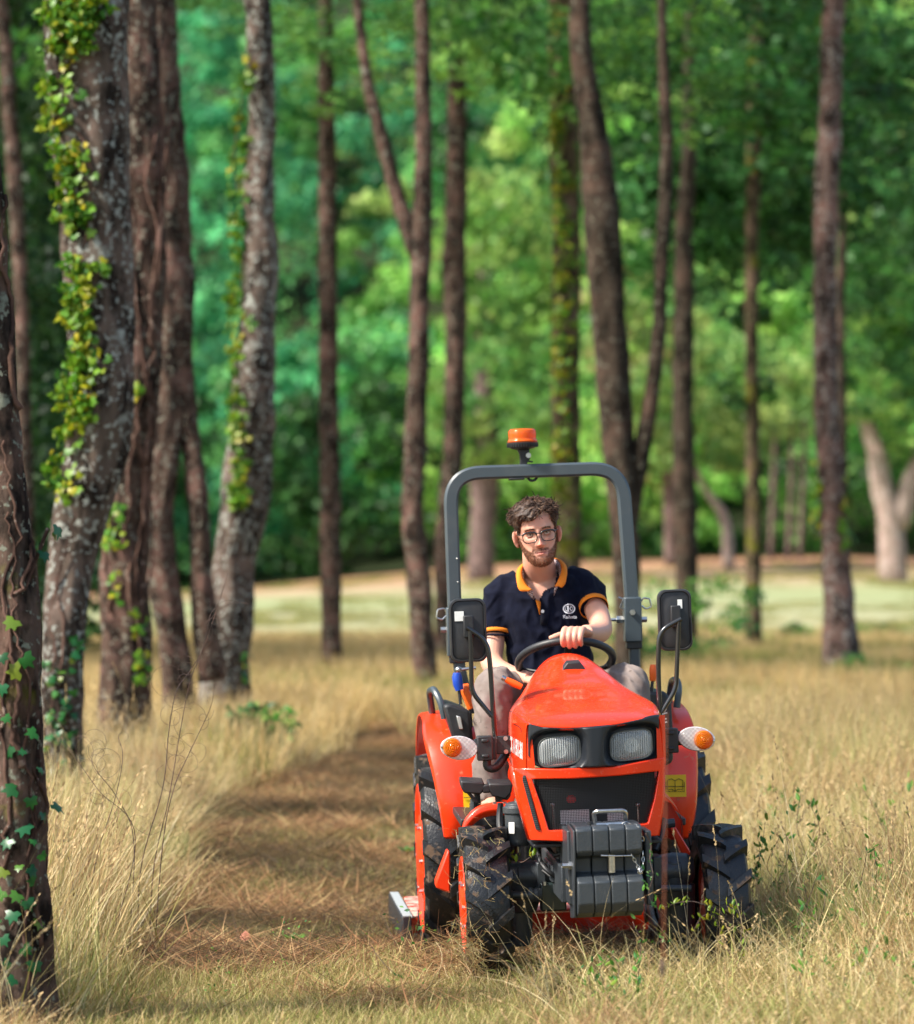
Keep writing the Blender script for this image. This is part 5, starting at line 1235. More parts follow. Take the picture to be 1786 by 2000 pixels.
chain([(1225, 1612, -.57), (1238, 1611, -.59), (1249, 1618, -.61), (1256, 1640, -.60)], 8)
ch.tube([L(1222, 1612, -.56)+Vector((.014*math.cos(t), -.01, .012*math.sin(t))) for t in np.linspace(0, 2*math.pi, 17)], .0018, 6, caps=False)
ch.build('safety_chain', m_steel, tr)
# --- mower on the rear linkage: its own machine
mo = empty('flail_mower'); mo.matrix_world = TM @ Matrix.Translation((0, 0, 0)); tag(mo, 'dusty red flail mower deck with black side plate, sticking out behind the rear wheel', 'mower')
mow_y = 1.80
mb = MB(); P = [LX_ for LX_ in (L(758, 1745, 2.20), L(770, 1742, 2.20), L(803, 1792, 1.62), L(803, 1838, 1.62), L(790, 1846, 1.64), L(760, 1800, 2.2))]
mb.prism([L(770, 1745, 2.3), L(796, 1790, 1.65), L(796, 1842, 1.65), L(770, 1812, 2.3)], (-.022, 0, 0)); sp_ = mb.build('side_plate', m_blk, mo, bevel=.004)
mb = MB(); mb.prism([L(762, 1742, 2.3), L(778, 1742, 2.3), L(806, 1790, 1.65), L(788, 1790, 1.65)], (0, 0, -.004)); mb.build('plate_edge', simple('worn_zinc', (.55, .58, .60), .4, .4), sp_)
mb = MB(); mb.box(L(796, 1818, 1.63), (.034, .02, .112)); mb.build('plate_front', m_blk, sp_, bevel=.003)
m_dust = simple('red_paint_under_clippings', (.62, .03, .015), .5, 0, (.62, .44, .36), 26, .40, .56, .8, 60, bdist=.006)
a, b = L(800, 1792, 1.80), L(1330, 1775, 1.80); zt_ = a.z
mb = MB(); mb.prism([Vector((a.x, 1.78, zt_)), Vector((b.x, 1.78, zt_)), Vector((b.x, 2.28, zt_+.02)), Vector((a.x, 2.28, zt_+.02))], (0, 0, .012)); mb.build('deck', m_dust, mo, bevel=.004)
c1 = L(812, 1834, 1.78); mb = MB(); mb.prism([Vector((a.x, 1.78, zt_-.002)), Vector((b.x, 1.78, zt_-.002)), Vector((b.x, 1.78, c1.z)), Vector((a.x, 1.78, c1.z))], (0, .01, 0)); mb.build('deck_front', m_or2, mo)
MB().lathe([(-.008, .009), (.0, .009)], L(812, 1826, 1.77), 'y', 8).build('deck_bolt', m_steel, mo)
mb = MB(); mb.tube([Vector((a.x+.1, 2.0, zt_-.12)), Vector((b.x-.1, 2.0, zt_-.12))], .07, 14); mb.build('rotor', m_gray, mo)
mb = MB(); mb.box((.0, 1.75, .36), (.5, .08, .06)); mb.build('linkage', m_gray, mo, bevel=.005)
# ---------------------------------------------------------------- the driver
from mathutils.bvhtree import BVHTree
PB = L(1065, 1420, 1.1)                         # seat point: the person's base
pe = empty('person'); pe.matrix_world = TM @ Matrix.Translation(PB)
tag(pe, 'bearded young man in glasses and navy polo shirt, sitting at the steering wheel', 'person')
def pbuild(mb_or_me, name, mat, parent=pe, **k):
    if isinstance(mb_or_me, MB): o = mb_or_me.build(name, mat, parent, **k)
    else: o = link(name, mb_or_me, parent)
    o.data.transform(Matrix.Translation(-PB)); return o
def proj(v):
    w = TM @ Vector(v); return 893+F*w.x/w.y, HY-F*(w.z-H)/w.y
# head frame
HM = Matrix.Translation(L(1049, 1041, .98)) @ Matrix.Rotation(R_(-1.0), 4, 'Z') @ Matrix.Scale(1.01, 4, (1, 0, 0)) @ Matrix.Scale(.965, 4) @ Matrix.Rotation(R_(-6.5), 4, 'Y') @ Matrix.Rotation(R_(3), 4, 'X')
HI = HM.inverted()
ZS = [-.122, -.118, -.108, -.092, -.072, -.048, -.02, .0, .03, .06, .085, .103, .112, .115]
WS = [.010, .024, .038, .050, .058, .064, .069, .0715, .075, .075, .067, .047, .026, .004]
FS = [-.070, -.080, -.089, -.092, -.088, -.086, -.085, -.084, -.089, -.085, -.068, -.040, -.012, .004]
BS = [-.040, -.025, -.012, .010, .035, .060, .078, .086, .095, .095, .082, .056, .032, .008]
def feat(x, z):
    """how far the face stands out (m) at x,z of the head frame"""
    g = lambda x0, z0, sx, sz: math.exp(-((x-x0)/sx)**2-((z-z0)/sz)**2)
    d = 0
    nz = float(np.interp(z, [-.052, -.046, -.040, -.025, 0, .012, .02], [0, .016, .026, .019, .010, .006, 0])); nw = float(np.interp(z, [-.05, -.04, -.02, .01], [.012, .0115, .0085, .008]))
    d += nz*math.exp(-(x/nw)**2)
    for s in (-1, 1):
        d += .008*g(s*.0125, -.041, .0065, .007)         # nostril wings
        d -= .0125*g(s*.031, .000, .017, .012)           # eye sockets
        d += .005*g(s*.028, .022, .020, .007)            # brow
        d += .004*g(s*.044, -.022, .016, .014)           # cheek bones
        d -= .003*g(s*.026, -.060, .006, .010)
    d += .0055*g(0, -.0655, .020, .0042)+.0065*g(0, -.0755, .017, .0048)-.004*g(0, -.0705, .020, .0022)
    d -= .004*g(0, -.086, .018, .005); d += .006*g(0, -.106, .018, .012); d -= .003*g(0, -.053, .004, .006)
    return d
def head_rings(off=0, zlo=-.122, nseg=84, nz=96, noisef=None):
    out = []
    for i in range(nz):
        z = zlo+(.115-zlo)*(i/(nz-1)); w, f, b = (float(np.interp(z, ZS, a)) for a in (WS, FS, BS)); c = (f+b)/2; h = (b-f)/2
        ring = []
        for k in range(nseg):
            t = 2*math.pi*k/nseg; ct, st = math.cos(t), math.sin(t); e = 2/2.25
            x = (w+off)*abs(ct)**e*(1 if ct > 0 else -1); y = c-(h+off)*abs(st)**e*(1 if st > 0 else -1)
            zz = z
            if st > 0: y -= feat(x, z)*min(1, st*1.6)**1.5 if not noisef else 0
            v = Vector((x, y, zz+off*max(0, (z-.05)/.065)*1.0))
            if noisef: v = noisef(v, t)
            ring.append(v)
        out.append(ring)
    return out
bodyb = MB()
bodyb.rings([[HM @ v for v in r] for r in head_rings()])
def ell(c, r, M=HM, rot=None): 
    q = MB().ball(c, r, 20, 14, rot); bodyb.add([M @ Vector(v) for v in q.v], q.f)
for s in (-1, 1):
    rt = Matrix.Rotation(R_(s*38), 3, 'Z') @ Matrix.Rotation(R_(s*7), 3, 'Y')
    ell((s*.0815, .004, -.012), (.0075, .018, .031), rot=rt); ell((s*.079, .0, -.034), (.007, .010, .012), rot=rt)
def chainb(pts, rad, mb=None, n=20, flat=1.0, up=None):
    P = catmull(pts, 6); m = len(P); kk = np.interp(np.linspace(0, len(rad)-1, m), range(len(rad)), rad); (mb or bodyb).tube(P, [float(v) for v in kk], n, flat=flat, up=up)
chainb([L(1062, 1150, 1.12), L(1056, 1120, 1.10), L(1051, 1090, 1.05), L(1050, 1065, 1.04)], [.075, .062, .057, .055], n=28)
def torso(rows, mb, off=0, n=40):
    rings = []
    for (cx, cy, yl, hw, hd) in rows:
        c = L(cx, cy, yl); rings.append([c+Vector(((hw+off)*abs(math.cos(t))**.85*(1 if math.cos(t) > 0 else -1), -(hd+off)*abs(math.sin(t))**.9*(1 if math.sin(t) > 0 else -1), 0)) for t in np.linspace(0, 2*math.pi, n+1)[:-1]])
    mb.rings(rings)
TORSO = [(1078, 1400, 1.16, .15, .12), (1078, 1330, 1.14, .150, .115), (1076, 1290, 1.13, .148, .112), (1068, 1240, 1.13, .155, .112), (1062, 1200, 1.13, .165, .115), (1061, 1168, 1.13, .165, .112), (1062, 1145, 1.13, .150, .10), (1061, 1128, 1.13, .118, .085), (1059, 1116, 1.13, .080, .072)]
torso(TORSO, bodyb, -.016)
armR = [L(978, 1160, 1.13), L(966, 1205, 1.12), L(964, 1250, 1.10), L(962, 1296, 1.04), L(995, 1318, .92), L(1036, 1328, .80)]
armL = [L(1148, 1150, 1.13), L(1160, 1180, 1.06), L(1172, 1212, .98), L(1174, 1232, .92), L(1160, 1238, .82), L(1144, 1236, .73)]
chainb(armR, [.044, .044, .042, .042, .037, .029]); chainb(armL, [.044, .044, .041, .040, .037, .029])
chainb([L(1144, 1236, .73), L(1132, 1233, .685), L(1122, 1233, .655)], [.028, .036, .034], flat=.5, up=(0, 0, 1))
for i, x in enumerate((1101, 1112.5, 1124, 1135)):
    ln = (0, 3, 2, -2)[i]
    chainb([L(x+12, 1236, .70), L(x+4, 1229, .655), L(x+0, 1236, .617), L(x-1.5, 1248, .606), L(x-.5, 1258+ln, .618), L(x+1, 1262+ln, .632)], [.011, .0122, .0112, .0105, .0098, .0075], n=14)
chainb([L(1112, 1240, .70), L(1098, 1240, .685), L(1084, 1244, .675), L(1073, 1247, .672)], [.016, .013, .0115, .008], n=14)
# right hand, closed on the low left of the steering wheel rim
chainb([L(1036, 1328, .80), L(1046, 1330, .77), L(1056, 1331, .745)], [.028, .036, .032], flat=.55)
for i in range(4):
    chainb([L(1052+i*5, 1324+i*3, .76), L(1062+i*6, 1322+i*3, .73), L(1068+i*6, 1330+i*3, .71), L(1064+i*6, 1338+i*3, .715)], [.011, .011, .010, .008], n=12)
chainb([L(1046, 1322, .77), L(1052, 1314, .75), L(1060, 1312, .73)], [.014, .011, .008], n=12)
# hips, legs, feet (under the trousers)
LEGR = [L(1040, 1400, 1.18), L(1005, 1372, .95), L(968, 1350, .74), L(962, 1385, .69), L(961, 1440, .68), L(960, 1500, .69), L(959, 1545, .70)]
LEGL = [L(1110, 1400, 1.18), L(1165, 1368, .96), L(1222, 1340, .76), L(1232, 1372, .70), L(1232, 1430, .68), L(1228, 1500, .69), L(1226, 1545, .70)]
for lg in (LEGR, LEGL): chainb(lg, [.085, .078, .060, .055, .050, .040, .034])
for lg in (LEGR, LEGL): chainb([lg[-1], lg[-1]+Vector((0, -.05, -.05)), lg[-1]+Vector((0, -.17, -.065))], [.036, .040, .026])

def remesh(mb, voxel, smooth_it=4, name='m'):
    me = bpy.data.meshes.new(name); me.from_pydata(mb.v, [], mb.f)
    bm = bmesh.new(); bm.from_mesh(me); bmesh.ops.triangulate(bm, faces=bm.faces); bm.to_mesh(me); bm.free()
    o = bpy.data.objects.new(name, me); COL.objects.link(o)
    md = o.modifiers.new('r', 'REMESH'); md.mode = 'VOXEL'; md.voxel_size = voxel; md.use_smooth_shade = True
    if smooth_it: ms = o.modifiers.new('s', 'SMOOTH'); ms.iterations = smooth_it; ms.factor = .5
    r = bpy.data.meshes.new_from_object(o.evaluated_get(bpy.context.evaluated_depsgraph_get())); bpy.data.objects.remove(o); r.name = name
    return r
def coords(me): a = np.empty(len(me.vertices)*3, np.float32); me.vertices.foreach_get('co', a); return a.reshape(-1, 3)
def normals(me): a = np.empty(len(me.vertices)*3, np.float32); me.vertex_normals.foreach_get('vector', a); return a.reshape(-1, 3)
body = remesh(bodyb, .0028, 3, 'body')
co = coords(body); hl = (np.c_[co, np.ones(len(co))] @ np.array(HI).T)[:, :3]
def beard_w(h):
    ax = np.abs(h[:, 0]); line = np.interp(ax, [0, .010, .022, .028, .034, .045, .058, .068, .078], [-.086, -.088, -.082, -.066, -.064, -.058, -.042, -.014, .016])
    a = smooth01((line-h[:, 2])/.007+.5)*smooth01((h[:, 2]+.128)/.008)*smooth01((.012+.25*(h[:, 2]+.0)*-.3-h[:, 1])/.012+.3)
    a = a*smooth01((.0775-ax)/.003)
    mo = smooth01((.034-ax)/.005)*smooth01((-.0505-.10*ax-h[:, 2])/.003)*smooth01((h[:, 2]+.0655)/.003)*(h[:, 1] < -.05)
    return np.clip(a+mo*1.0, 0, 1)
inh = (np.abs(hl[:, 0]) < .1) & (hl[:, 2] > -.135) & (np.abs(hl[:, 1]) < .13)
bw = np.where(inh, beard_w(hl), 0)
skin = np.array([.62, .33, .235]); C = np.tile(skin, (len(co), 1))
g3 = lambda x0, y0, z0, s: np.exp(-((hl[:, 0]-x0)**2+(hl[:, 1]-y0)**2+(hl[:, 2]-z0)**2)/s**2)
red = np.array([.66, .20, .14])
w = np.clip(.75*g3(0, -.105, -.038, .018)+.35*g3(-.045, -.07, -.02, .022)+.35*g3(.045, -.07, -.02, .022)+.4*g3(-.085, .01, -.01, .03)+.4*g3(.085, .01, -.01, .03), 0, 1)*inh; C = C*(1-w[:, None])+red*w[:, None]
lip = (np.exp(-(np.abs(hl[:, 0])/.020)**4)*np.exp(-((hl[:, 2]+.0712)/.0052)**4)*(hl[:, 1] < -.06)*inh)[:, None]; C = C*(1-lip)+np.array([.50, .15, .12])*lip
seam = (np.exp(-(np.abs(hl[:, 0])/.024)**4)*np.exp(-((hl[:, 2]+.0705)/.0015)**2)*(hl[:, 1] < -.06)*inh)[:, None]; C = C*(1-seam*.75)
bc_ = np.array([.17, .07, .035]); k = (bw*.78)[:, None]*(1-lip); C = C*(1-k)+bc_*k
eye_w = np.clip(g3(-.031, -.075, -.004, .014)+g3(.031, -.075, -.004, .014), 0, 1)[:, None]*inh[:, None]*.3; C = C*(1-eye_w)+np.array([.42, .15, .11])*eye_w
ca = body.attributes.new('tint', 'FLOAT_COLOR', 'POINT'); ca.data.foreach_set('color', np.c_[C, np.ones(len(C))].astype(np.float32).ravel())
m_skin, nt, b = new_mat('skin'); at = nt.nodes.new('ShaderNodeAttribute'); at.attribute_name = 'tint'
f = noise_fac(nt, 45, .35, .7, 5); nt.links.new(mix_col(nt, f, at.outputs[0], mix_col(nt, .12, at.outputs[0], (.7, .2, .15))), b.inputs['Base Color'])
b.inputs['Roughness'].default_value = .48; b.inputs['Subsurface Weight'].default_value = .12; b.inputs['Subsurface Radius'].default_value = (.012, .005, .003); b.inputs['Subsurface Scale'].default_value = .6
bump(nt, b, noise_fac(nt, 320, 0, 1, 3), .3, .0015)
body.materials.clear(); body.materials.append(m_skin)
nrm = normals(body)
body_o = pbuild(body, 'body', m_skin)
# beard, brows and hair as tapering strands
def strands(name, P, N, length, width, cols, droop, jitter=.5, seg=2, wob=0):
    r = np.random.default_rng(3); V = []; Fc = []; Cc = []; n = len(P)
    for i in range(n):
        p = P[i]; d = N[i]*.55+droop(P[i])+r.normal(0, .3*jitter, 3); d /= np.linalg.norm(d)
        s = np.cross(d, r.normal(0, 1, 3)); s /= np.linalg.norm(s); ln = length*r.uniform(.6, 1.2); c = np.asarray(cols[r.integers(0, len(cols))])*r.uniform(.7, 1.3); b0 = len(V)
        for j in range(seg+1):
            t = j/seg; w_ = width*(1-.85*t)/2; q = p+d*ln*t+N[i]*(-.25*ln*t*t)+(r.normal(0, wob, 3) if wob else 0); V += [q-s*w_, q+s*w_]; Cc += [c, c]
        for j in range(seg): Fc.append([b0+2*j, b0+2*j+1, b0+2*j+3, b0+2*j+2])
    return np_mesh(name, np.array(V), np.array(Fc), m_hair, False, colors=np.array(Cc))
m_hair = leafy('hair', None, rough=.6, trans=.10, tint=True)
HR = np.array(HM.to_3x3())
down = HR @ np.array([0, -.15, -.8])
sel = np.where((bw > .45) & (lip[:, 0] < .5))[0]; pick = rng.choice(sel, 5200)
pbuild(strands('beard', co[pick]+rng.normal(0, .0012, (5200, 3)), nrm[pick], .0075, .0013, [(.15, .06, .03), (.22, .09, .04), (.09, .035, .02), (.28, .12, .055)], lambda p: down), 'beard', m_hair)
# eyes
m_eye = simple('eye_white', (.62, .56, .52), .15); m_iris = simple('iris', (.045, .05, .045), .1); m_lid = simple('eyelid_skin', (.48, .22, .15), .5); m_lash = simple('lashes', (.03, .015, .01), .6)
for s in (-1, 1):
    c = Vector((s*.0315, -.0655, .0005)); 
    def hx(mb, nm, mat, par=pe, **k): mb.v = [tuple(HM @ Vector(v)) for v in mb.v]; return pbuild(mb, nm, mat, par, **k)
    e = hx(MB().ball(c, .0122, 20, 14), 'eye', m_eye, ang=180)
    hx(MB().ball(c+Vector((.0004, -.0079, .0008)), (.0052, .0052, .0052), 14, 10), 'iris', m_iris, e, ang=180)
    up = [c+Vector((x, -.0118-.001*(1-(x/.016)**2)+abs(x)*.28, (.0060*(1-(x/.0165)**2)-.0008))) for x in np.linspace(-.0155, .0155, 9)]
    lo = [c+Vector((x, -.0116+abs(x)*.28, -.0048*(1-(x/.0165)**2)-.0006)) for x in np.linspace(-.0155, .0155, 9)]
    hx(MB().tube([p+Vector((0, .0008, .0024)) for p in up], .0030, 8), 'eyelid', m_lid, e, ang=180); hx(MB().tube([p+Vector((0, .001, -.0018)) for p in lo], .0023, 8), 'eyelid', m_lid, e, ang=180)
    hx(MB().tube([p+Vector((0, -.0018, .0004)) for p in up], .0009, 6), 'lashes', m_lash, e, ang=180)
    n = 170; t = rng.uniform(0, 1, n); bx = s*(.013+.034*t); bz = .0195+.0045*np.sin(t*2.6)-.004*t+rng.normal(0, .0014, n)
    bp = np.array([HM @ Vector((bx[i], -.0885-.002+.010*t[i]**2, bz[i])) for i in range(n)]); bn = np.tile(HR @ np.array([s*.9, -.35, .2]), (n, 1))
    pbuild(strands('eyebrow', bp, bn, .007, .0014, [(.09, .045, .028), (.14, .07, .04)], lambda p: np.zeros(3), .5), 'eyebrow', m_hair)
# hair: a lumpy cap and many curly locks
def hairline(x, y):
    """lowest z of the hair at a place around the head"""
    a = math.atan2(x, -y)          # 0 = front, +/-pi = back
    d = abs(a)
    fr = .060 if x < .0 else .060+.016*min(1, x/.03)
    if x < -.0 : fr = .060-.012*math.exp(-((x+.018)/.016)**2)
    if d < .62: return fr
    if d < .95: return fr+(.006-fr)*(d-.62)/.33
    if d < 1.30: return .004
    if d < 1.85: return .024
    return float(np.interp(d, [1.75, 2.1, 3.15], [.0, -.04, -.055]))
hb = MB(); rings = head_rings(.0)
hv = []; 
def capf(v, t):
    hlz = hairline(v.x, v.y); ctr = Vector((0, .005, .03)); d = (v-ctr).normalized()
    th = float(smooth01((v.z-hlz)/.012))
    n_ = mnoise.noise(v*38)*.006+mnoise.noise(v*80+Vector((3, 1, 2)))*.004
    vol = .002+.013*float(smooth01((v.z-.02)/.05))+.004*(v.x < 0)
    return v+d*(th*(vol+n_)-.010*(1-th))
rings = head_rings(.002, -.06, 90, 70, capf)
hb.rings([[HM @ v for v in r] for r in rings])
def hair_mat():
    m, nt, b = new_mat('hair_cap'); f = noise_fac(nt, 120, .35, .65, 4, stretch=(1, 1, .5)); nt.links.new(mix_col(nt, f, (.022, .011, .007), (.075, .040, .026)), b.inputs['Base Color']); b.inputs['Roughness'].default_value = .5
    bump(nt, b, noise_fac(nt, 200, 0, 1, 4), .8, .004); return m
m_cap = hair_mat()
hair = pbuild(hb, 'hair', m_cap, ang=180)
r = random.Random(12); V = []; Fc = []; Cc = []; cnt = 0
while cnt < 2600:
    z = r.uniform(-.045, .118); a = r.uniform(-math.pi, math.pi)
    w_, f_, b_ = (float(np.interp(z, ZS, q)) for q in (WS, FS, BS)); y = (f_+b_)/2-(b_-f_)/2*math.cos(a); x = w_*math.sin(a)
    if z < hairline(x, y)+.003: continue
    if z > .10 and r.random() < .0: continue
    cnt += 1; c0 = Vector((0, .005, .03)); p = Vector((x, y, z)); d = (p-c0).normalized()
    top_ = float(smooth01((z-.03)/.05)); long_ = .009+.028*top_
    p = p+d*(.003+.012*top_)
    flow = Vector((-.75+r.gauss(0, .35)+1.6*math.sin(x*38), -.75*(y < .05)+.3+r.gauss(0, .25), .35*top_-.5*(1-top_)+r.gauss(0, .35))); flow = (flow-d*flow.dot(d)*.8).normalized()
    u = flow.cross(d).normalized(); ph = r.uniform(0, 6.28); amp = .0042*top_+.0008; turns = r.uniform(.4, 1.0)
    pts = []
    for j in range(9):
        t = j/8; q = p+flow*long_*t+(u*math.cos(ph+t*turns*6.28)+d*math.sin(ph+t*turns*6.28))*amp-d*(.006*t*t)
        pts.append(HM @ q)
    mb = MB().tube(pts, [float(.0017*(1-.75*(j/8)**2)+.0003) for j in range(9)], 4, caps=False); n0 = len(V)
    tone = r.choice([(.06, .032, .02), (.10, .055, .034), (.035, .018, .012), (.17, .095, .06), (.24, .15, .10) if r.random() < .5 else (.08, .04, .026)]); k_ = r.uniform(.5, .95)
    V += mb.v; Fc += [tuple(i+n0 for i in f) for f in mb.f]; Cc += [[c*k_ for c in tone]]*len(mb.v)
locks = np_mesh('locks', np.array(V), np.array([f for f in Fc if len(f) == 4]), m_hair, True, colors=np.array(Cc)); lk = pbuild(locks, 'locks', m_hair, hair); lk['kind'] = 'stuff'
# glasses
gl_ = MB(); m_frame = simple('glasses_frame', (.012, .012, .013), .25, coat=.4)
gg = []
for s in (-1, 1):
    c = Vector((s*.0345, -.0965, -.009)); pts = []
    for k in range(33):
        t = 2*math.pi*k/32; ct, st = math.cos(t), math.sin(t); e = 2/3.4
        x = .0265*abs(ct)**e*(1 if ct > 0 else -1); z = .0195*abs(st)**e*(1 if st > 0 else -1); x *= 1-.10*(z < 0)*abs(z)/.0195
        pts.append(c+Vector((x, .10*abs(x+s*.0345)-.0034+.0, z)))
    rad = [.0019+.0020*(p.z > c.z+.009) for p in pts]
    gl_.tube(pts, [float(q) for q in rad], 8, caps=False); gg.append(pts)
    gl_.tube([c+Vector((s*.026, .006, .013)), Vector((s*.074, -.070, .006)), Vector((s*.079, .0, .0)), Vector((s*.078, .02, -.006))], .0018, 8)
gl_.tube([Vector((-.009, -.0965, .0015)), Vector((0, -.0985, .004)), Vector((.009, -.0965, .0015))], .0019, 8)
gl_.v = [tuple(HM @ Vector(v)) for v in gl_.v]; glo = pbuild(gl_, 'glasses', m_frame, ang=180)
m, nt, b = new_mat('spectacle_lens'); b.inputs['Roughness'].default_value = .03; b.inputs['Base Color'].default_value = (.8, .8, .8, 1)
t_ = nt.nodes.new('ShaderNodeBsdfTransparent'); gsy = nt.nodes.new('ShaderNodeBsdfGlossy'); gsy.inputs['Roughness'].default_value = .03; mx = nt.nodes.new('ShaderNodeMixShader'); mx.inputs[0].default_value = .10
nt.links.new(t_.outputs[0], mx.inputs[1]); nt.links.new(gsy.outputs[0], mx.inputs[2]); nt.links.new(mx.outputs[0], nt.nodes['Material Output'].inputs[0]); m_spec = m
for pts in gg:
    q = MB(); q.v = [tuple(HM @ p) for p in pts[:-1]]; q.f = [tuple(range(32))]; pbuild(q, 'spectacle_lens', m_spec, glo, smooth=False)

# polo shirt
sb = MB(); torso([(1078, 1372, 1.15, .160, .128)]+[(a, b, c, d+.010, e+.010) for a, b, c, d, e in TORSO[1:]], sb)
def sleeve(pts, rad): chainb(pts, rad, sb, 24)
c0, c1 = armR[0], armR[2]
sleeve([L(1000, 1150, 1.13), L(978, 1160, 1.13), L(968, 1198, 1.12), L(967, 1243, 1.105)], [.060, .064, .061, .057])
sleeve([L(1128, 1140, 1.13), L(1148, 1148, 1.12), L(1157, 1166, 1.08), L(1163, 1184, 1.03)], [.058, .064, .060, .056])
sleeve([L(1015, 1138, 1.13), L(985, 1152, 1.13)], [.052, .060]); sleeve([L(1105, 1130, 1.13), L(1140, 1142, 1.13)], [.052, .058])
shirt = remesh(sb, .0050, 8, 'polo_shirt'); sc_ = coords(shirt); sn = normals(shirt)
disp = np.array([max(-.010, v_) for v_ in [mnoise.noise(Vector((p[0]*9+p[2]*5, p[1]*6, p[2]*7-p[0]*4)))*.012+abs(mnoise.noise(Vector((p[0]*16-p[2]*9, p[1]*8, p[2]*10+p[0]*12+4))))*-.018+mnoise.noise(Vector(p)*40)*.0015 for p in sc_.tolist()]])
sc2 = sc_+sn*disp[:, None]; shirt.vertices.foreach_set('co', sc2.astype(np.float32).ravel())
# open neck: cut the collar opening and the V above the placket
W4 = (np.c_[sc2, np.ones(len(sc2))] @ np.array(TM).T)[:, :3]; PX = 893+F*W4[:, 0]/W4[:, 1]; PY = HY-F*(W4[:, 2]-H)/W4[:, 1]
def inside(px, py, poly):
    r_ = np.zeros(len(px), bool); n = len(poly)
    for i in range(n):
        (x1, y1), (x2, y2) = poly[i], poly[(i+1) % n]; c_ = ((y1 > py) != (y2 > py)) & (px < (x2-x1)*(py-y1)/(y2-y1+1e-9)+x1); r_ ^= c_
    return r_
cut = inside(PX, PY, [(1018, 1090), (1026, 1140), (1040, 1156), (1052, 1175), (1062, 1152), (1082, 1144), (1094, 1090)]) & (sc2[:, 1] < 1.13)
cut |= (PY < 1112) & (np.abs(PX-1056) < 36)
bm = bmesh.new(); bm.from_mesh(shirt); bm.verts.ensure_lookup_table(); bmesh.ops.delete(bm, geom=[bm.verts[i] for i in np.where(cut)[0]], context='VERTS'); bm.to_mesh(shirt)
bvh = BVHTree.FromBMesh(bm); bm.free()
m_navy, nt, b = new_mat('navy_pique'); f = noise_fac(nt, 30, .35, .7, 4); nt.links.new(mix_col(nt, f, (.003, .004, .012), (.006, .008, .021)), b.inputs['Base Color']); b.inputs['Roughness'].default_value = .9; b.inputs['Specular IOR Level'].default_value = .12
b.inputs['Sheen Weight'].default_value = .03; b.inputs['Sheen Roughness'].default_value = .5
bump(nt, b, noise_fac(nt, 500, 0, 1, 2), .3, .001)
shirt.materials.clear(); shirt.materials.append(m_navy)
bodybvh = bvh
so = pbuild(shirt, 'polo_shirt', m_navy)
def on_shirt(px, py, off=.002, yl=1.0):
    o, d = ray(px, py); h = bvh.ray_cast(o, d.normalized())
    return (h[0]+h[1]*off if h[1].dot(d) < 0 else h[0]-h[1]*off) if h[0] else L(px, py, yl)
m_oc = simple('orange_knit', (.80, .215, .006), .8, bmp=.2, bscale=600)
# collar: folded band round the neck
ctop = [(1041, 1153, .985), (1030, 1143, .99), (1020, 1122, 1.02), (1023, 1104, 1.08), (1036, 1095, 1.16), (1056, 1092, 1.20), (1078, 1090, 1.16), (1091, 1094, 1.08), (1097, 1112, 1.02), (1092, 1130, .99), (1084, 1146, .985)]
cbot = [(1034, 1155, .975), (1015, 1153, .98), (1009, 1130, 1.0), (1011, 1112, 1.07), (1026, 1102, 1.18), (1056, 1100, 1.225), (1090, 1097, 1.18), (1104, 1102, 1.07), (1108, 1118, 1.0), (1104, 1140, .975), (1097, 1148, .972)]
T_ = catmull([L(*q) for q in ctop], 5); B_ = catmull([L(*q) for q in cbot], 5)
mb = MB(); rows = []
for k in range(5):
    t = k/4; rows.append([a.lerp(b, t)+Vector((0, -.006*math.sin(t*math.pi), .004*math.sin(t*math.pi))) for a, b in zip(T_, B_)])
mb.sheet(rows); col = pbuild(mb, 'collar', m_oc, so, solid=.003, ang=60)
mb = MB(); I_ = [a+Vector((.0, .006, -.003)) for a in T_]; cN = L(1056, 1120, 1.08)
J_ = [a.lerp(Vector((cN.x, cN.y, a.z)), .10)+Vector((0, .002, -.035)) for a in T_]
mb.sheet([I_, J_]); m_in, nt, b = new_mat('patterned_collar_lining'); f = noise_fac(nt, 330, .50, .54, 1); nt.links.new(mix_col(nt, f, (.10, .03, .03), (.72, .62, .62)), b.inputs['Base Color']); b.inputs['Roughness'].default_value = .8
pbuild(mb, 'collar_lining', m_in, so, solid=.001)
# placket
def ribbon(pts, off=.0025): return [on_shirt(x, y, off) for x, y in pts]
mb = MB(); mb.sheet([ribbon([(1037, 1151), (1040, 1158), (1046, 1172), (1050, 1186), (1053.5, 1200)]), [p+Vector((0, .0, 0)) for p in ribbon([(1052, 1160), (1055, 1168), (1056, 1176), (1056, 1188), (1054.5, 1201)])]]); pbuild(mb, 'orange_placket', m_oc, so, solid=.002)
mb = MB(); mb.sheet([ribbon([(1057, 1162), (1057, 1190), (1056, 1220)], .004), ribbon([(1071, 1150), (1072, 1190), (1070, 1220)], .004)]); pbuild(mb, 'placket', m_navy, so, solid=.003)
for x, y in ((1050, 1166), (1060, 1194)): p = on_shirt(x, y, .007); q = MB().lathe([(-.002, .0062), (.001, .0062)], p, 'y', 14); pbuild(q, 'button', m_wht, so)
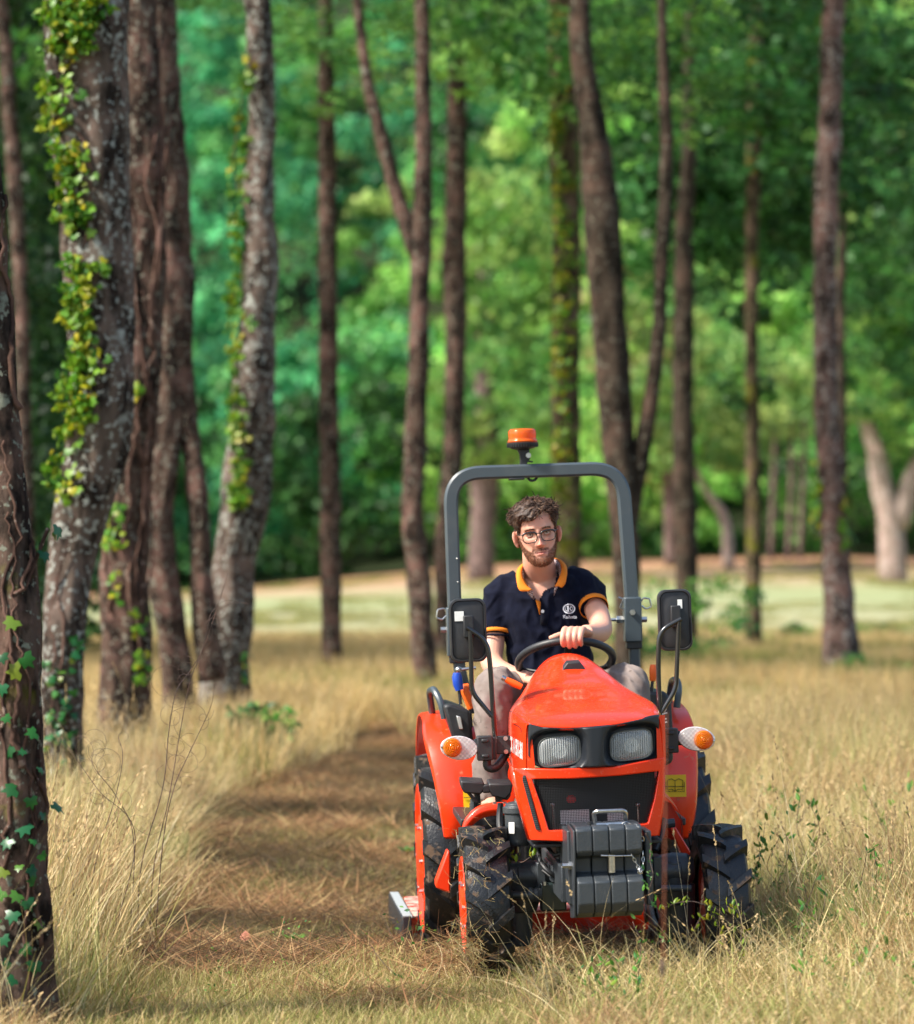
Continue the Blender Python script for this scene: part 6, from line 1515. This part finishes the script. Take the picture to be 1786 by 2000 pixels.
# sleeve bands and hems
def band(pts, rads, nm, mat):
    q = MB(); P = [Vector(p) for p in pts]; ax = (P[1]-P[0]).normalized(); u = ax.cross(Vector((0, 1, 0))).normalized(); v = ax.cross(u)
    rg = []
    for (t, rr) in rads: c = P[0].lerp(P[1], t); rg.append([c+(u*math.cos(a)+v*math.sin(a))*rr for a in np.linspace(0, 2*math.pi, 29)[:-1]])
    q.rings(rg, True, False); return pbuild(q, nm, mat, so, solid=.002, ang=60)
band([L(967, 1235, 1.11), L(967, 1242, 1.105)], [(0, .0590), (1, .0585)], 'sleeve_band', m_oc)
band([L(967, 1241, 1.106), L(967, 1245, 1.105)], [(0, .0580), (1, .0575)], 'sleeve_hem', m_navy)
band([L(1159, 1181, 1.037), L(1161, 1188, 1.02)], [(0, .0535), (1.0, .0530)], 'sleeve_band', m_oc)
# chest emblem and lettering
def onto(me, cx, cy, k, tilt=0):
    c = coords(me); ct, st = math.cos(tilt), math.sin(tilt)
    out = [on_shirt(cx+(p[0]*ct-p[1]*st)*k, cy-(p[0]*st+p[1]*ct)*k, .003+p[2]*0) for p in c.tolist()]
    me.vertices.foreach_set('co', np.array([tuple(v) for v in out], np.float32).ravel()); me.update()
m_thr = simple('white_thread', (.72, .74, .80), .8)
o = text('Kubota', 'shirt_lettering', 1.0, m_thr, None, Matrix.Identity(4), extr=0, bold=.012); me = o.data; bpy.data.objects.remove(o)
w_ = coords(me)[:, 0].max()*2; onto(me, 1113, 1205, 28/w_, R_(1)); pbuild(me, 'shirt_lettering', m_thr, so)
q = MB()
for rr0, rr1 in ((1.0, .80), (.62, .55)):
    A = [Vector((1.25*rr0*math.cos(t), rr0*math.sin(t), 0)) for t in np.linspace(0, 2*math.pi, 41)]; Bq = [Vector((1.25*rr1*math.cos(t), rr1*math.sin(t), 0)) for t in np.linspace(0, 2*math.pi, 41)]; q.sheet([A, Bq])
q.add([(-.28, -.5, 0), (-.08, -.5, 0), (-.08, .5, 0), (-.28, .5, 0)], [(0, 1, 2, 3)]); q.add([(-.05, .02, 0), (.38, .5, 0), (.62, .5, 0), (.10, -.04, 0)], [(0, 1, 2, 3)]); q.add([(.02, -.02, 0), (.20, .10, 0), (.62, -.5, 0), (.34, -.5, 0)], [(0, 1, 2, 3)])
me = bpy.data.meshes.new('emblem'); me.from_pydata(q.v, [], q.f); me.materials.append(m_thr); onto(me, 1111.5, 1189, 9.8); pbuild(me, 'emblem', m_thr, so)
# trousers
tb = MB()
for lg in (LEGR, LEGL): chainb([lg[0], lg[1], lg[2]+Vector((0, 0, .004)), lg[3], lg[4], lg[5], lg[6]+Vector((0, 0, -.02))], [.095, .094, .078, .070, .066, .066, .068], tb, 28)
torso([(1080, 1440, 1.2, .16, .13), (1080, 1400, 1.18, .17, .135), (1080, 1352, 1.15, .165, .13)], tb)
trs = remesh(tb, .0055, 6, 'trousers'); tc_ = coords(trs); tn = normals(trs)
dd = np.array([mnoise.noise(Vector((p[0]*14, p[1]*7, p[2]*7)))*.014+abs(mnoise.noise(Vector((p[0]*24+p[2]*8, p[1]*14, p[2]*10+3))))*-.018+mnoise.noise(Vector(p)*45)*.002+.004 for p in tc_.tolist()])
trs.vertices.foreach_set('co', (tc_+tn*dd[:, None]).astype(np.float32).ravel())
m_tr, nt, b = new_mat('taupe_cloth'); f = noise_fac(nt, 12, .40, .75, 5); c_ = mix_col(nt, f, (.21, .17, .155), (.145, .115, .10)); f2 = noise_fac(nt, 26, .62, .70, 4); nt.links.new(mix_col(nt, f2, c_, (.075, .055, .045)), b.inputs['Base Color']); b.inputs['Roughness'].default_value = .9
bump(nt, b, noise_fac(nt, 400, 0, 1, 3), .3, .001); trs.materials.clear(); trs.materials.append(m_tr)
to = pbuild(trs, 'trousers', m_tr)
q = MB().tube([LEGR[6]+Vector((.067*math.cos(a), .067*math.sin(a), .035)) for a in np.linspace(0, 2*math.pi, 33)], .0016, 5, caps=False); pbuild(q, 'hem_stitching', simple('taupe_stitch', (.2, .165, .15), .9), to)
for lg in (LEGR, LEGL):
    q = MB(); c = lg[-1]+Vector((0, -.05, -.075)); rg = []
    for (y, z, w, h) in ((.09, .02, .030, .03), (.06, .015, .040, .05), (0, .01, .042, .05), (-.07, -.005, .046, .035), (-.12, -.012, .040, .026), (-.145, -.018, .022, .014)):
        rg.append([c+Vector((w*math.cos(a), y, z+h*math.sin(a)*(1 if math.sin(a) > 0 else .5))) for a in np.linspace(0, 2*math.pi, 19)[:-1]])
    q.rings(rg); pbuild(q, 'shoe', simple('dark_leather', (.03, .022, .018), .6), ang=180)
# ---------------------------------------------------------------- ivy, vines, weeds
def ivy_leaf(name, mat):
    o = [(0, -.05), (.22, -.18), (.50, -.05), (.34, .16), (.40, .42), (.14, .40), (0, .72), (-.14, .40), (-.40, .42), (-.34, .16), (-.50, -.05), (-.22, -.18)]
    v = [(0, .12, .05)]+[(x, y, -.10*abs(x)+.04*math.sin(y*5)) for x, y in o]
    f = [(0, i+1, (i+1) % 12+1) for i in range(12)]
    me = bpy.data.meshes.new(name); me.from_pydata(v, [], f); me.materials.append(mat); me.polygons.foreach_set('use_smooth', [True]*len(f)); me.update(); return me
m_ivy = leafy('ivy_leaf_yellow_green', [(.07, .22, .015), (.16, .32, .015), (.04, .14, .02), (.11, .27, .015), (.24, .33, .015), (.42, .34, .01), (.06, .19, .02)], rough=.4, trans=.35)
m_ivyd = leafy('ivy_leaf_green', [(.015, .10, .02), (.03, .15, .03), (.01, .07, .02), (.02, .13, .05), (.05, .18, .03), (.16, .20, .02)], rough=.3, trans=.3)
m_stem = bark('vine_stem', (.20, .115, .085), (.08, .045, .035), (.3, .22, .18), (.26, .15, .12), lich=.2)
m_twig = simple('dark_twig', (.045, .03, .025), .8, 0, (.14, .08, .06), 30)
IV = ivy_leaf('leaf', m_ivy); IVD = ivy_leaf('leaf', m_ivyd)
def trunk_at(key, py):
    t, pts, rad, base = TR[key]; z = W(0, py, base.y).z-base.z
    zs = [p.z for p in pts]; return [float(np.interp(z, zs, [p[i]+base[i] for p in pts])) for i in (0, 1)], float(np.interp(z, zs, rad))
def on_trunk(key, px, py, out=1.06):
    base = TR[key][3]; (cx, cy), r = trunk_at(key, py); x = (px-893)/F*base.y; u = max(-1, min(1, (x-cx)/(r*out)))
    y = cy-r*out*math.sqrt(max(0, 1-u*u)); p = W(px, py, y)
    n = Vector((u, -math.sqrt(max(.05, 1-u*u)), 0)); return p, n
def ivy(label, key, spots, size, me, seed, stems=True, group=None):
    r = random.Random(seed); pts = [on_trunk(key, *q) for q in spots]
    b = min((p for p, n in pts), key=lambda p: p.z)
    t = empty('ivy', b); tag(t, label, 'ivy', group)
    if stems:
        order = sorted(pts, key=lambda q: q[0].z); mb = MB(); step = max(1, len(order)//9); line = [q[0]-b-q[1]*.01 for q in order[::step]]
        if len(line) > 2: mb.tube(catmull(line, 5), .006 if size > .03 else .004, 6); mb.build('stem', m_stem, t)
    for p, n in pts:
        o = link('leaf', me, t); nn = (n+Vector((r.gauss(0, .35), r.gauss(0, .3), r.gauss(.25, .3)))).normalized()
        q = nn.to_track_quat('Z', 'Y') @ Quaternion((0, 0, 1), math.pi+r.gauss(0, .7)); o.rotation_mode = 'QUATERNION'; o.rotation_quaternion = q
        o.location = p-b+n*r.uniform(0, size*.7); s = size*r.uniform(.65, 1.25); o.scale = (s, s, s)
    return t
def cloudpx(boxes, seed, k=1.2):
    r = random.Random(seed); out = []
    for (x0, y0, x1, y1, n) in boxes:
        for _ in range(int(n*k)): out.append((r.triangular(x0, x1, x0+(x1-x0)*.25), r.uniform(y0, y1)))
    return out
ivy('yellow green ivy running up the left edge of the broad leaning trunk', 'lean', cloudpx([(92, -10, 195, 60, 24), (96, 60, 175, 130, 18), (100, 130, 190, 200, 10), (100, 190, 150, 290, 26), (120, 280, 190, 360, 20), (132, 370, 190, 460, 20), (136, 500, 215, 560, 18), (136, 560, 190, 640, 22), (136, 660, 222, 730, 24), (136, 730, 190, 830, 24), (115, 820, 180, 880, 14), (92, 880, 170, 980, 26)], 1, 1.2), .058, IV, 1)
ivy('dark green ivy round the foot of the broad leaning trunk', 'lean', cloudpx([(82, 1290, 155, 1400, 20), (80, 1400, 150, 1580, 36), (140, 1240, 158, 1330, 8)], 2), .052, IVD, 2)
ivy('scattered large ivy leaves on the nearest trunk at the left picture edge', 'near', [(62, 1065), (84, 1040), (100, 1032), (70, 1080), (28, 1212), (46, 1285), (12, 1280), (8, 1340), (35, 1310), (60, 1430), (44, 1465), (14, 1400), (70, 1500), (30, 1540), (82, 1590), (100, 1572), (56, 1560), (20, 1640), (60, 1640), (38, 1690), (10, 1740), (66, 1720), (52, 1760), (28, 1782), (75, 1800), (14, 1830), (46, 1850), (62, 1880), (30, 1910), (12, 1700), (48, 1612), (70, 1668), (20, 1880), (5, 1795), (36, 1745), (56, 1695), (22, 1460)], .050, IVD, 3)
ivy('yellow green ivy on the left edge of the knobbly trunk', 'knobbly', cloudpx([(456, 150, 492, 300, 14), (450, 300, 486, 480, 22), (445, 560, 480, 700, 20), (444, 600, 505, 650, 10), (448, 800, 490, 860, 16), (450, 880, 492, 990, 16), (476, 110, 500, 160, 6)], 4, 2.2), .062, IV, 4)
ivy('small green ivy patch on the vine laced trunk', 'vine', cloudpx([(205, 985, 250, 1070, 26), (262, 1270, 290, 1330, 14), (250, 1180, 290, 1240, 8), (255, 720, 290, 780, 5), (212, 1060, 240, 1180, 6)], 5, 1.6), .062, IV, 5)
ivy('bright ivy at the waist of the pinkish trunk', 'pink', cloudpx([(1590, 900, 1606, 1050, 16), (1640, 930, 1665, 1070, 30), (1650, 1300, 1680, 1360, 12)], 6, 2), .09, IV, 6)
ivy('mossy yellow ivy climbing the trunk behind the driver', 'moss', cloudpx([(1078, 150, 1110, 330, 20), (1080, 330, 1130, 480, 26), (1080, 500, 1125, 700, 26), (1082, 700, 1130, 900, 24)], 7, 2), .075, IV, 7)
ivy('dark ivy leaves low on the right edge of the knobbly trunk', 'knobbly', cloudpx([(470, 1270, 492, 1330, 10)], 8), .06, IVD, 8, stems=False)
def ivy_mass(key, strip, n, cr, seed, spread=14):
    """the inner mass of an ivy, too dense to count"""
    r = random.Random(seed); own = [o for o in COL.objects if o.name.startswith('ivy') and o.get('label', '').find({'lean': 'running up', 'knobbly': 'left edge of the knobbly', 'moss': 'mossy yellow'}[key]) >= 0][0]
    cl = []
    for _ in range(n):
        k = r.random()*(len(strip)-1); i = int(k); f = k-i; x = strip[i][0]*(1-f)+strip[i+1][0]*f+r.gauss(0, spread); y = strip[i][1]*(1-f)+strip[i+1][1]*f
        if mnoise.noise(Vector((y*.012, seed, 0))) < -.22: continue
        p, nn = on_trunk(key, x, y, 1.05); q = p-own.location+nn*.02; cl.append((q.x, q.y, q.z, cr))
    o = link('leaves', leaf_cloud('leaves', cl, 16, .045, [(.07, .22, .015), (.16, .30, .015), (.04, .14, .02), (.11, .26, .015), (.30, .30, .012)], m_leaf, seed=seed), own); o['kind'] = 'stuff'
ivy_mass('lean', [(118, -10), (112, 100), (112, 250), (140, 380), (150, 500), (150, 620), (155, 720), (145, 830), (115, 960)], 170, .045, 3)
ivy_mass('lean', [(170, -10), (165, 60), (150, 120)], 40, .05, 4)
ivy_mass('knobbly', [(482, 150), (476, 300), (470, 480), (460, 620), (462, 760), (465, 880), (462, 990)], 80, .045, 5, 7)
ivy_mass('moss', [(1086, 150), (1090, 350), (1094, 550), (1098, 750), (1094, 950), (1090, 1050)], 120, .10, 6, 10)
def vines(label, key, lines, r0, seed, group=None):
    r = random.Random(seed); P0 = [[on_trunk(key, x, y, 1.07)[0] for x, y in ln] for ln in lines]
    b = min((p for l in P0 for p in l), key=lambda p: p.z); t = empty('climbing_vine', b); tag(t, label, 'vine', group)
    for l in P0:
        P = [p-b+Vector((r.gauss(0, .006), 0, 0)) for p in catmull(l, 6)]; w = r0*r.uniform(.7, 1.4)
        MB().tube(P, [w*(1-.5*i/len(P)) for i in range(len(P))], 7).build('stem', m_stem, t, ang=180)
vines('bare reddish vine stems snaking up the nearest trunk', 'near', [[(56, 1960), (52, 1760), (66, 1600), (50, 1480), (58, 1360), (40, 1260), (22, 1180), (30, 1080), (10, 1000)], [(10, 1700), (20, 1560), (4, 1400), (18, 1250), (6, 1150), (34, 1050), (18, 930), (2, 860)],
    [(82, 1850), (66, 1740), (60, 1650), (74, 1520)], [(36, 1160), (58, 1100), (64, 1050)], [(40, 1500), (30, 1420), (38, 1330), (22, 1280)], [(36, 800), (20, 700), (26, 600), (4, 500), (12, 380)]], .0085, 11)
r_ = random.Random(5); lines = []
for k in range(16):
    x0 = 205+90*r_.random(); y0 = 1440-900*r_.random(); ln = []
    for j in range(6): ln.append((x0+r_.gauss(0, 6)+(y0 < 1000)*(1000-y0)*.05, y0)); x0 += r_.gauss(0, 14); x0 = min(290, max(205, x0)); y0 -= r_.uniform(50, 130)
    lines.append(ln)
vines('many crossing bare vine stems on the rough brown trunk', 'vine', lines, .011, 12)
vines('thin bare vine stems on the foot of the broad leaning trunk', 'lean', [[(90, 1540), (86, 1420), (92, 1300), (100, 1180), (128, 1080), (150, 1000)], [(130, 1500), (118, 1360), (126, 1230), (112, 1150), (132, 1060)], [(100, 1400), (108, 1280), (98, 1200)]], .008, 13)

# dried tangled plant in the grass at left
def twig_plant(label, d, mains, curls, seed, w=.0022):
    r = random.Random(seed); p0 = W(mains[0][0][0], mains[0][0][1], d); b = Vector((p0.x, d, hz1(p0.x, d)))
    t = empty('dried_weed', b); tag(t, label, 'weed')
    for mline in mains:
        P = [W(x, y, d+r.uniform(-.04, .04))-b for x, y in mline]; P[0].z = min(P[0].z, -.02); P = catmull(P, 8)
        o = MB().tube(P, [w*(1-.6*i/len(P)) for i in range(len(P))], 5).build('stem', m_twig, t, ang=180)
        mb = MB()
        for _ in range(curls):
            q = P[r.randint(len(P)//3, len(P)-1)].copy(); a = r.uniform(0, 6.28); da = r.choice((-1, 1))*r.uniform(.25, .6); s = r.uniform(.008, .02); L2 = [q.copy()]
            for j in range(r.randint(7, 14)): a += da+r.gauss(0, .15); q = q+Vector((math.cos(a)*s, r.gauss(0, .004), math.sin(a)*s+.003)); L2.append(q.copy())
            mb.tube(L2, [w*.32]*len(L2), 3)
        q = mb.build('tendrils', m_twig, o, ang=180); q['kind'] = 'stuff'
    return t
twig_plant('dried curly stemmed weed rising from the tall grass left of the path', 12.2, [[(292, 1790), (300, 1700), (330, 1560), (352, 1430), (372, 1330), (395, 1270), (412, 1200)], [(270, 1800), (275, 1700), (318, 1540), (330, 1430), (345, 1350), (372, 1310), (402, 1255), (436, 1150), (446, 1118)], [(300, 1790), (318, 1650), (340, 1540), (366, 1480), (385, 1440), (412, 1380), (420, 1335)], [(250, 1760), (262, 1650), (230, 1560), (185, 1500), (180, 1470)]], 11, 3)
twig_plant('thin branching dry weed among the stalks beside the nearest trunk', 11.6, [[(150, 1760), (140, 1700), (112, 1650), (86, 1630)], [(160, 1800), (186, 1690), (225, 1560), (240, 1480), (232, 1440)], [(200, 1850), (265, 1640), (190, 1540), (120, 1440)]], 5, 4, .0019)

def sprig(label, d, lines, n, size, mat_leaf, seed, name='bramble_shoot', cat='weed', stemr=.002, grp=None, root_ground=True):
    r = random.Random(seed); x0, y0 = lines[0][0]; p0 = W(x0, y0, d); b = Vector((p0.x, d, hz1(p0.x, d))) if root_ground else p0.copy()
    t = empty(name, b); tag(t, label, cat, grp); V = []; Fc = []
    for ln in lines:
        P = [W(x, y, d+r.uniform(-.03, .03))-b for x, y in ln]
        P = catmull(P, 6); MB().tube(P, [stemr*(1-.5*i/len(P)) for i in range(len(P))], 5).build('stem', m_twig, t, ang=180)
        for k in range(n):
            p = P[min(len(P)-1, int(len(P)*(.15+.85*r.random())))]
            o = link('leaf', mat_leaf, t); s = size*r.uniform(.6, 1.3); o.scale = (s*.62, s, s); o.rotation_euler = (r.uniform(.4, 2.2), r.uniform(-.8, .8), r.uniform(-3, 3))
            o.location = p+Vector((r.gauss(0, size*.5), r.gauss(0, size*.3), r.gauss(0, size*.4)))
    return t
def oval_leaf(name, mat):
    v = [(0, 0, 0), (.32, .35, -.06), (.28, .7, -.08), (0, 1, -.1), (-.28, .7, -.08), (-.32, .35, -.06), (0, .5, .03)]
    me = bpy.data.meshes.new(name); me.from_pydata(v, [], [(6, i, (i+1) % 6) for i in range(6)]); me.materials.append(mat); me.update(); return me
m_w1 = leafy('weed_leaf', [(.05, .20, .03), (.12, .30, .03), (.04, .15, .05), (.22, .32, .04), (.07, .24, .08)], rough=.4, trans=.35)
m_w2 = leafy('weed_leaf_yellow', [(.25, .30, .02), (.12, .26, .02), (.30, .26, .02), (.16, .30, .03)], rough=.4, trans=.35)
OL = oval_leaf('leaf', m_w1); OY = oval_leaf('leaf', m_w2)
sprig('green leafy tendril hanging beside the front weights', 10.35, [[(1262, 1628), (1272, 1650), (1270, 1680), (1276, 1710), (1268, 1745), (1280, 1775)]], 26, .020, OL, 1, root_ground=False)
sprig('yellow green sprig caught on the front axle', 11.05, [[(990, 1690), (1003, 1680), (1020, 1684), (1040, 1672), (1056, 1670)], [(992, 1692), (994, 1674), (990, 1662)]], 9, .024, OY, 2, root_ground=False)
sprig('leafy bramble shoot in front of the right hand front wheel', 10.6, [[(1460, 1960), (1420, 1800), (1370, 1765), (1330, 1762), (1292, 1775)], [(1440, 1900), (1400, 1800), (1372, 1790), (1350, 1830)], [(1440, 1950), (1448, 1800), (1420, 1770)]], 24, .022, OY, 3)
sprig('low green weed under the front weights', 10.5, [[(1240, 1960), (1252, 1850), (1236, 1800)], [(1250, 1960), (1275, 1860), (1300, 1830)]], 14, .020, OL, 4)
sp_l = [(1560, 1990, 10.9, 190, 'green leafed briar left of the dark stemmed briar on the right'), (1700, 1960, 11.2, 240, 'tallest green leafed briar at the right picture edge'), (1620, 1850, 13, 200, 'dark stemmed briar in the straw beyond the right wheel'), (1490, 1880, 12.4, 180, 'briar with small leaves just right of the right front wheel'),
        (1760, 1800, 14, 200, 'thin leafy stalk farthest along the right edge'), (1740, 1990, 10.2, 120, 'low blurred weed in the right bottom corner'), (1600, 1980, 9.9, 110, 'low blurred weed at the bottom right of the tractor'), (1180, 1990, 10.0, 100, 'low blurred green shoot before the left front wheel'), (1540, 1760, 15.5, 120, 'faint green stalk behind the right wheel')]
for k, (x, y, d, hgt, lab) in enumerate(sp_l):
    r2 = random.Random(k+40); gy = HY+F*H/d; ls = []
    for q in range(3+(k % 2)):
        xx = x+r2.uniform(-40, 40); yy = gy; ln = []
        for j in range(5): ln.append((xx, yy)); xx += r2.uniform(-28, 30); yy -= (hgt+70+gy-min(gy, y+40))/4.5*r2.uniform(.7, 1.2)
        ls.append(ln)
    sprig(lab, d, ls, 20, .028 if d < 12 else .036, OL, 60+k, cat='weed', name='briar')
sprig('dark green shoot on the mown path edge beside the tall grass', 21.5, [[(520, 1530), (512, 1500), (520, 1470)], [(505, 1530), (488, 1495), (470, 1480)]], 16, .05, OL, 8, name='shoot')
# the reddish stalk close to the camera
b = Vector((W(1292, 2000, 7.4).x, 7.4, hz1(.45, 7.4))); t = empty('dead_stalk', b); tag(t, 'single blurred reddish stalk standing before the tractor', 'weed')
MB().tube(catmull([Vector((0, 0, -.02))]+[W(x, y, 7.4)-b for x, y in ((1291, 1980), (1296, 1850), (1299, 1650), (1301, 1450), (1302, 1390))], 6), .0013, 6).build('stem', simple('red_stalk', (.30, .10, .05), .8), t)
MB().ball(W(1294, 1890, 7.4)-b, (.006, .006, .022), 8, 6).build('seed_pod', m_twig, t)
# straw caught on the left front wheel
def straws(name, label, c, n, spread, length, parent=None, cat='straw', seed=0, cols=BROWN+STRAW, dn=.0):
    r = np.random.default_rng(seed); V = []; Fc = []; Cc = []
    for i in range(n):
        p = np.array(c)+r.normal(0, 1, 3)*np.array(spread); a = r.normal(0, 1, 3); a[2] -= dn; a /= np.linalg.norm(a); bend = r.normal(0, 1, 3)*.5; ln = length*r.uniform(.4, 1.3); s = np.cross(a, [0, 1, .3]); s /= np.linalg.norm(s)+1e-9
        col_ = np.asarray(cols[r.integers(0, len(cols))])*r.uniform(.8, 1.2); w = .0006*r.uniform(.7, 1.4); b0 = len(V)
        for j in range(6):
            t = j/5-.5; q = p+a*ln*t+bend*ln*t*t; V += [q-s*w, q+s*w]; Cc += [col_]*2
        for j in range(5): Fc.append([b0+2*j, b0+2*j+1, b0+2*j+3, b0+2*j+2])
    o = link(name, np_mesh(name, np.array(V), np.array(Fc), m_blade, False, colors=np.array(Cc)), parent)
    if parent is None: tag(o, label, cat)
    return o
c = TM @ L(908, 1868, -.24)
st = straws('straw_tangle', 'tangle of dry straw wrapped round the bottom of the left front wheel', c, 420, (.034, .03, .055), .10, seed=5, dn=.3)
st2 = straws('mud_straw', 'bits of straw and mud stuck to the lugs of the left front wheel', TM @ L(935, 1680, -.262), 90, (.045, .008, .08), .035, seed=6)
# clod of cut grass close to the camera
b = Vector((W(1066, 1950, 10.35).x, 10.35, hz1(.27, 10.35))); t = empty('grass_clod', b); tag(t, 'dark clod of matted cut grass in front of the left wheel', 'clod')
rr = random.Random(8); mb = MB(); rg = []
for i in range(9):
    ph = math.pi*.5*i/8; q = []
    for k in range(22):
        a = 2*math.pi*k/22; v = Vector((math.cos(a)*math.cos(ph)*.085, math.sin(a)*math.cos(ph)*.08, math.sin(ph)*.15)); n_ = 1+.5*mnoise.noise(v*22)+.25*mnoise.noise(v*60); q.append(v*n_+Vector((0, 0, -.02)))
    rg.append(q)
mb.rings(rg).build('mound', simple('matted_grass', (.10, .075, .03), .95, 0, (.20, .17, .06), 60, bmp=1, bscale=150, bdist=.01), t, ang=180)
straws('straw', '', (0, 0, .07), 420, (.05, .05, .055), .07, t, seed=9, cols=OLIVE+BROWN)
# loose leaves and a fallen stick on the path
for k, (px, py, c_, lab) in enumerate([(1075, 1815, 0, ''), (478, 1832, 1, 'reddish fallen leaf on the mown path, beside the dark grass shadow'), (575, 1822, 2, 'small yellow green weed on the mown path'), (796, 1668, 2, 'tiny green weed on the path behind the left rear wheel')][1:]):
    d = H*F/(py-HY); x = (px-893)/F*d; t = empty('fallen_leaf' if c_ == 1 else 'small_weed', (x, d, hz1(x, d)+.055)); tag(t, lab, 'leaf' if c_ == 1 else 'weed')
    for q in range(1 if c_ == 1 else 6):
        o = link('leaf', OL if c_ == 2 else oval_leaf('leaf', simple('dead_leaf', (.42, .16, .10), .6)), t); o.scale = (.05, .06, .05) if c_ == 2 else (.06, .08, .05); o.rotation_euler = (.5, 0, q*1.1); o.location = (0, 0, .01)
# ---------------------------------------------------------------- bolts and other loose pieces become parts of their own
def split_islands(o):
    me = o.data; bm = bmesh.new(); bm.from_mesh(me); bm.verts.ensure_lookup_table(); seen = [-1]*len(bm.verts); k = 0
    for v in bm.verts:
        if seen[v.index] >= 0: continue
        st_ = [v]; seen[v.index] = k
        while st_:
            q = st_.pop()
            for e in q.link_edges:
                w = e.other_vert(q)
                if seen[w.index] < 0: seen[w.index] = k; st_.append(w)
        k += 1
    bm.free()
    if k < 2: return
    for i in range(1, k):
        c = o.copy(); c.data = me.copy(); COL.objects.link(c); c.parent = o.parent
        b2 = bmesh.new(); b2.from_mesh(c.data); b2.verts.ensure_lookup_table(); bmesh.ops.delete(b2, geom=[v for v in b2.verts if seen[v.index] != i], context='VERTS'); b2.to_mesh(c.data); b2.free()
    b2 = bmesh.new(); b2.from_mesh(me); b2.verts.ensure_lookup_table(); bmesh.ops.delete(b2, geom=[v for v in b2.verts if seen[v.index] != 0], context='VERTS'); b2.to_mesh(me); b2.free()
SPL = {'hinge_bolt', 'inner_screen', 'filter_fitting', 'guard_bolt', 'pedal_pad', 'pedal_arm', 'wheel_nut', 'footboard', 'front_bracket', 'drawbar_brace', 'gearbox', 'tie_rod', 'sticker_frame', 'book_pictogram'}
for o in list(COL.objects):
    if o.type == 'MESH' and o.name.split('.')[0] in SPL and not o.children: split_islands(o)
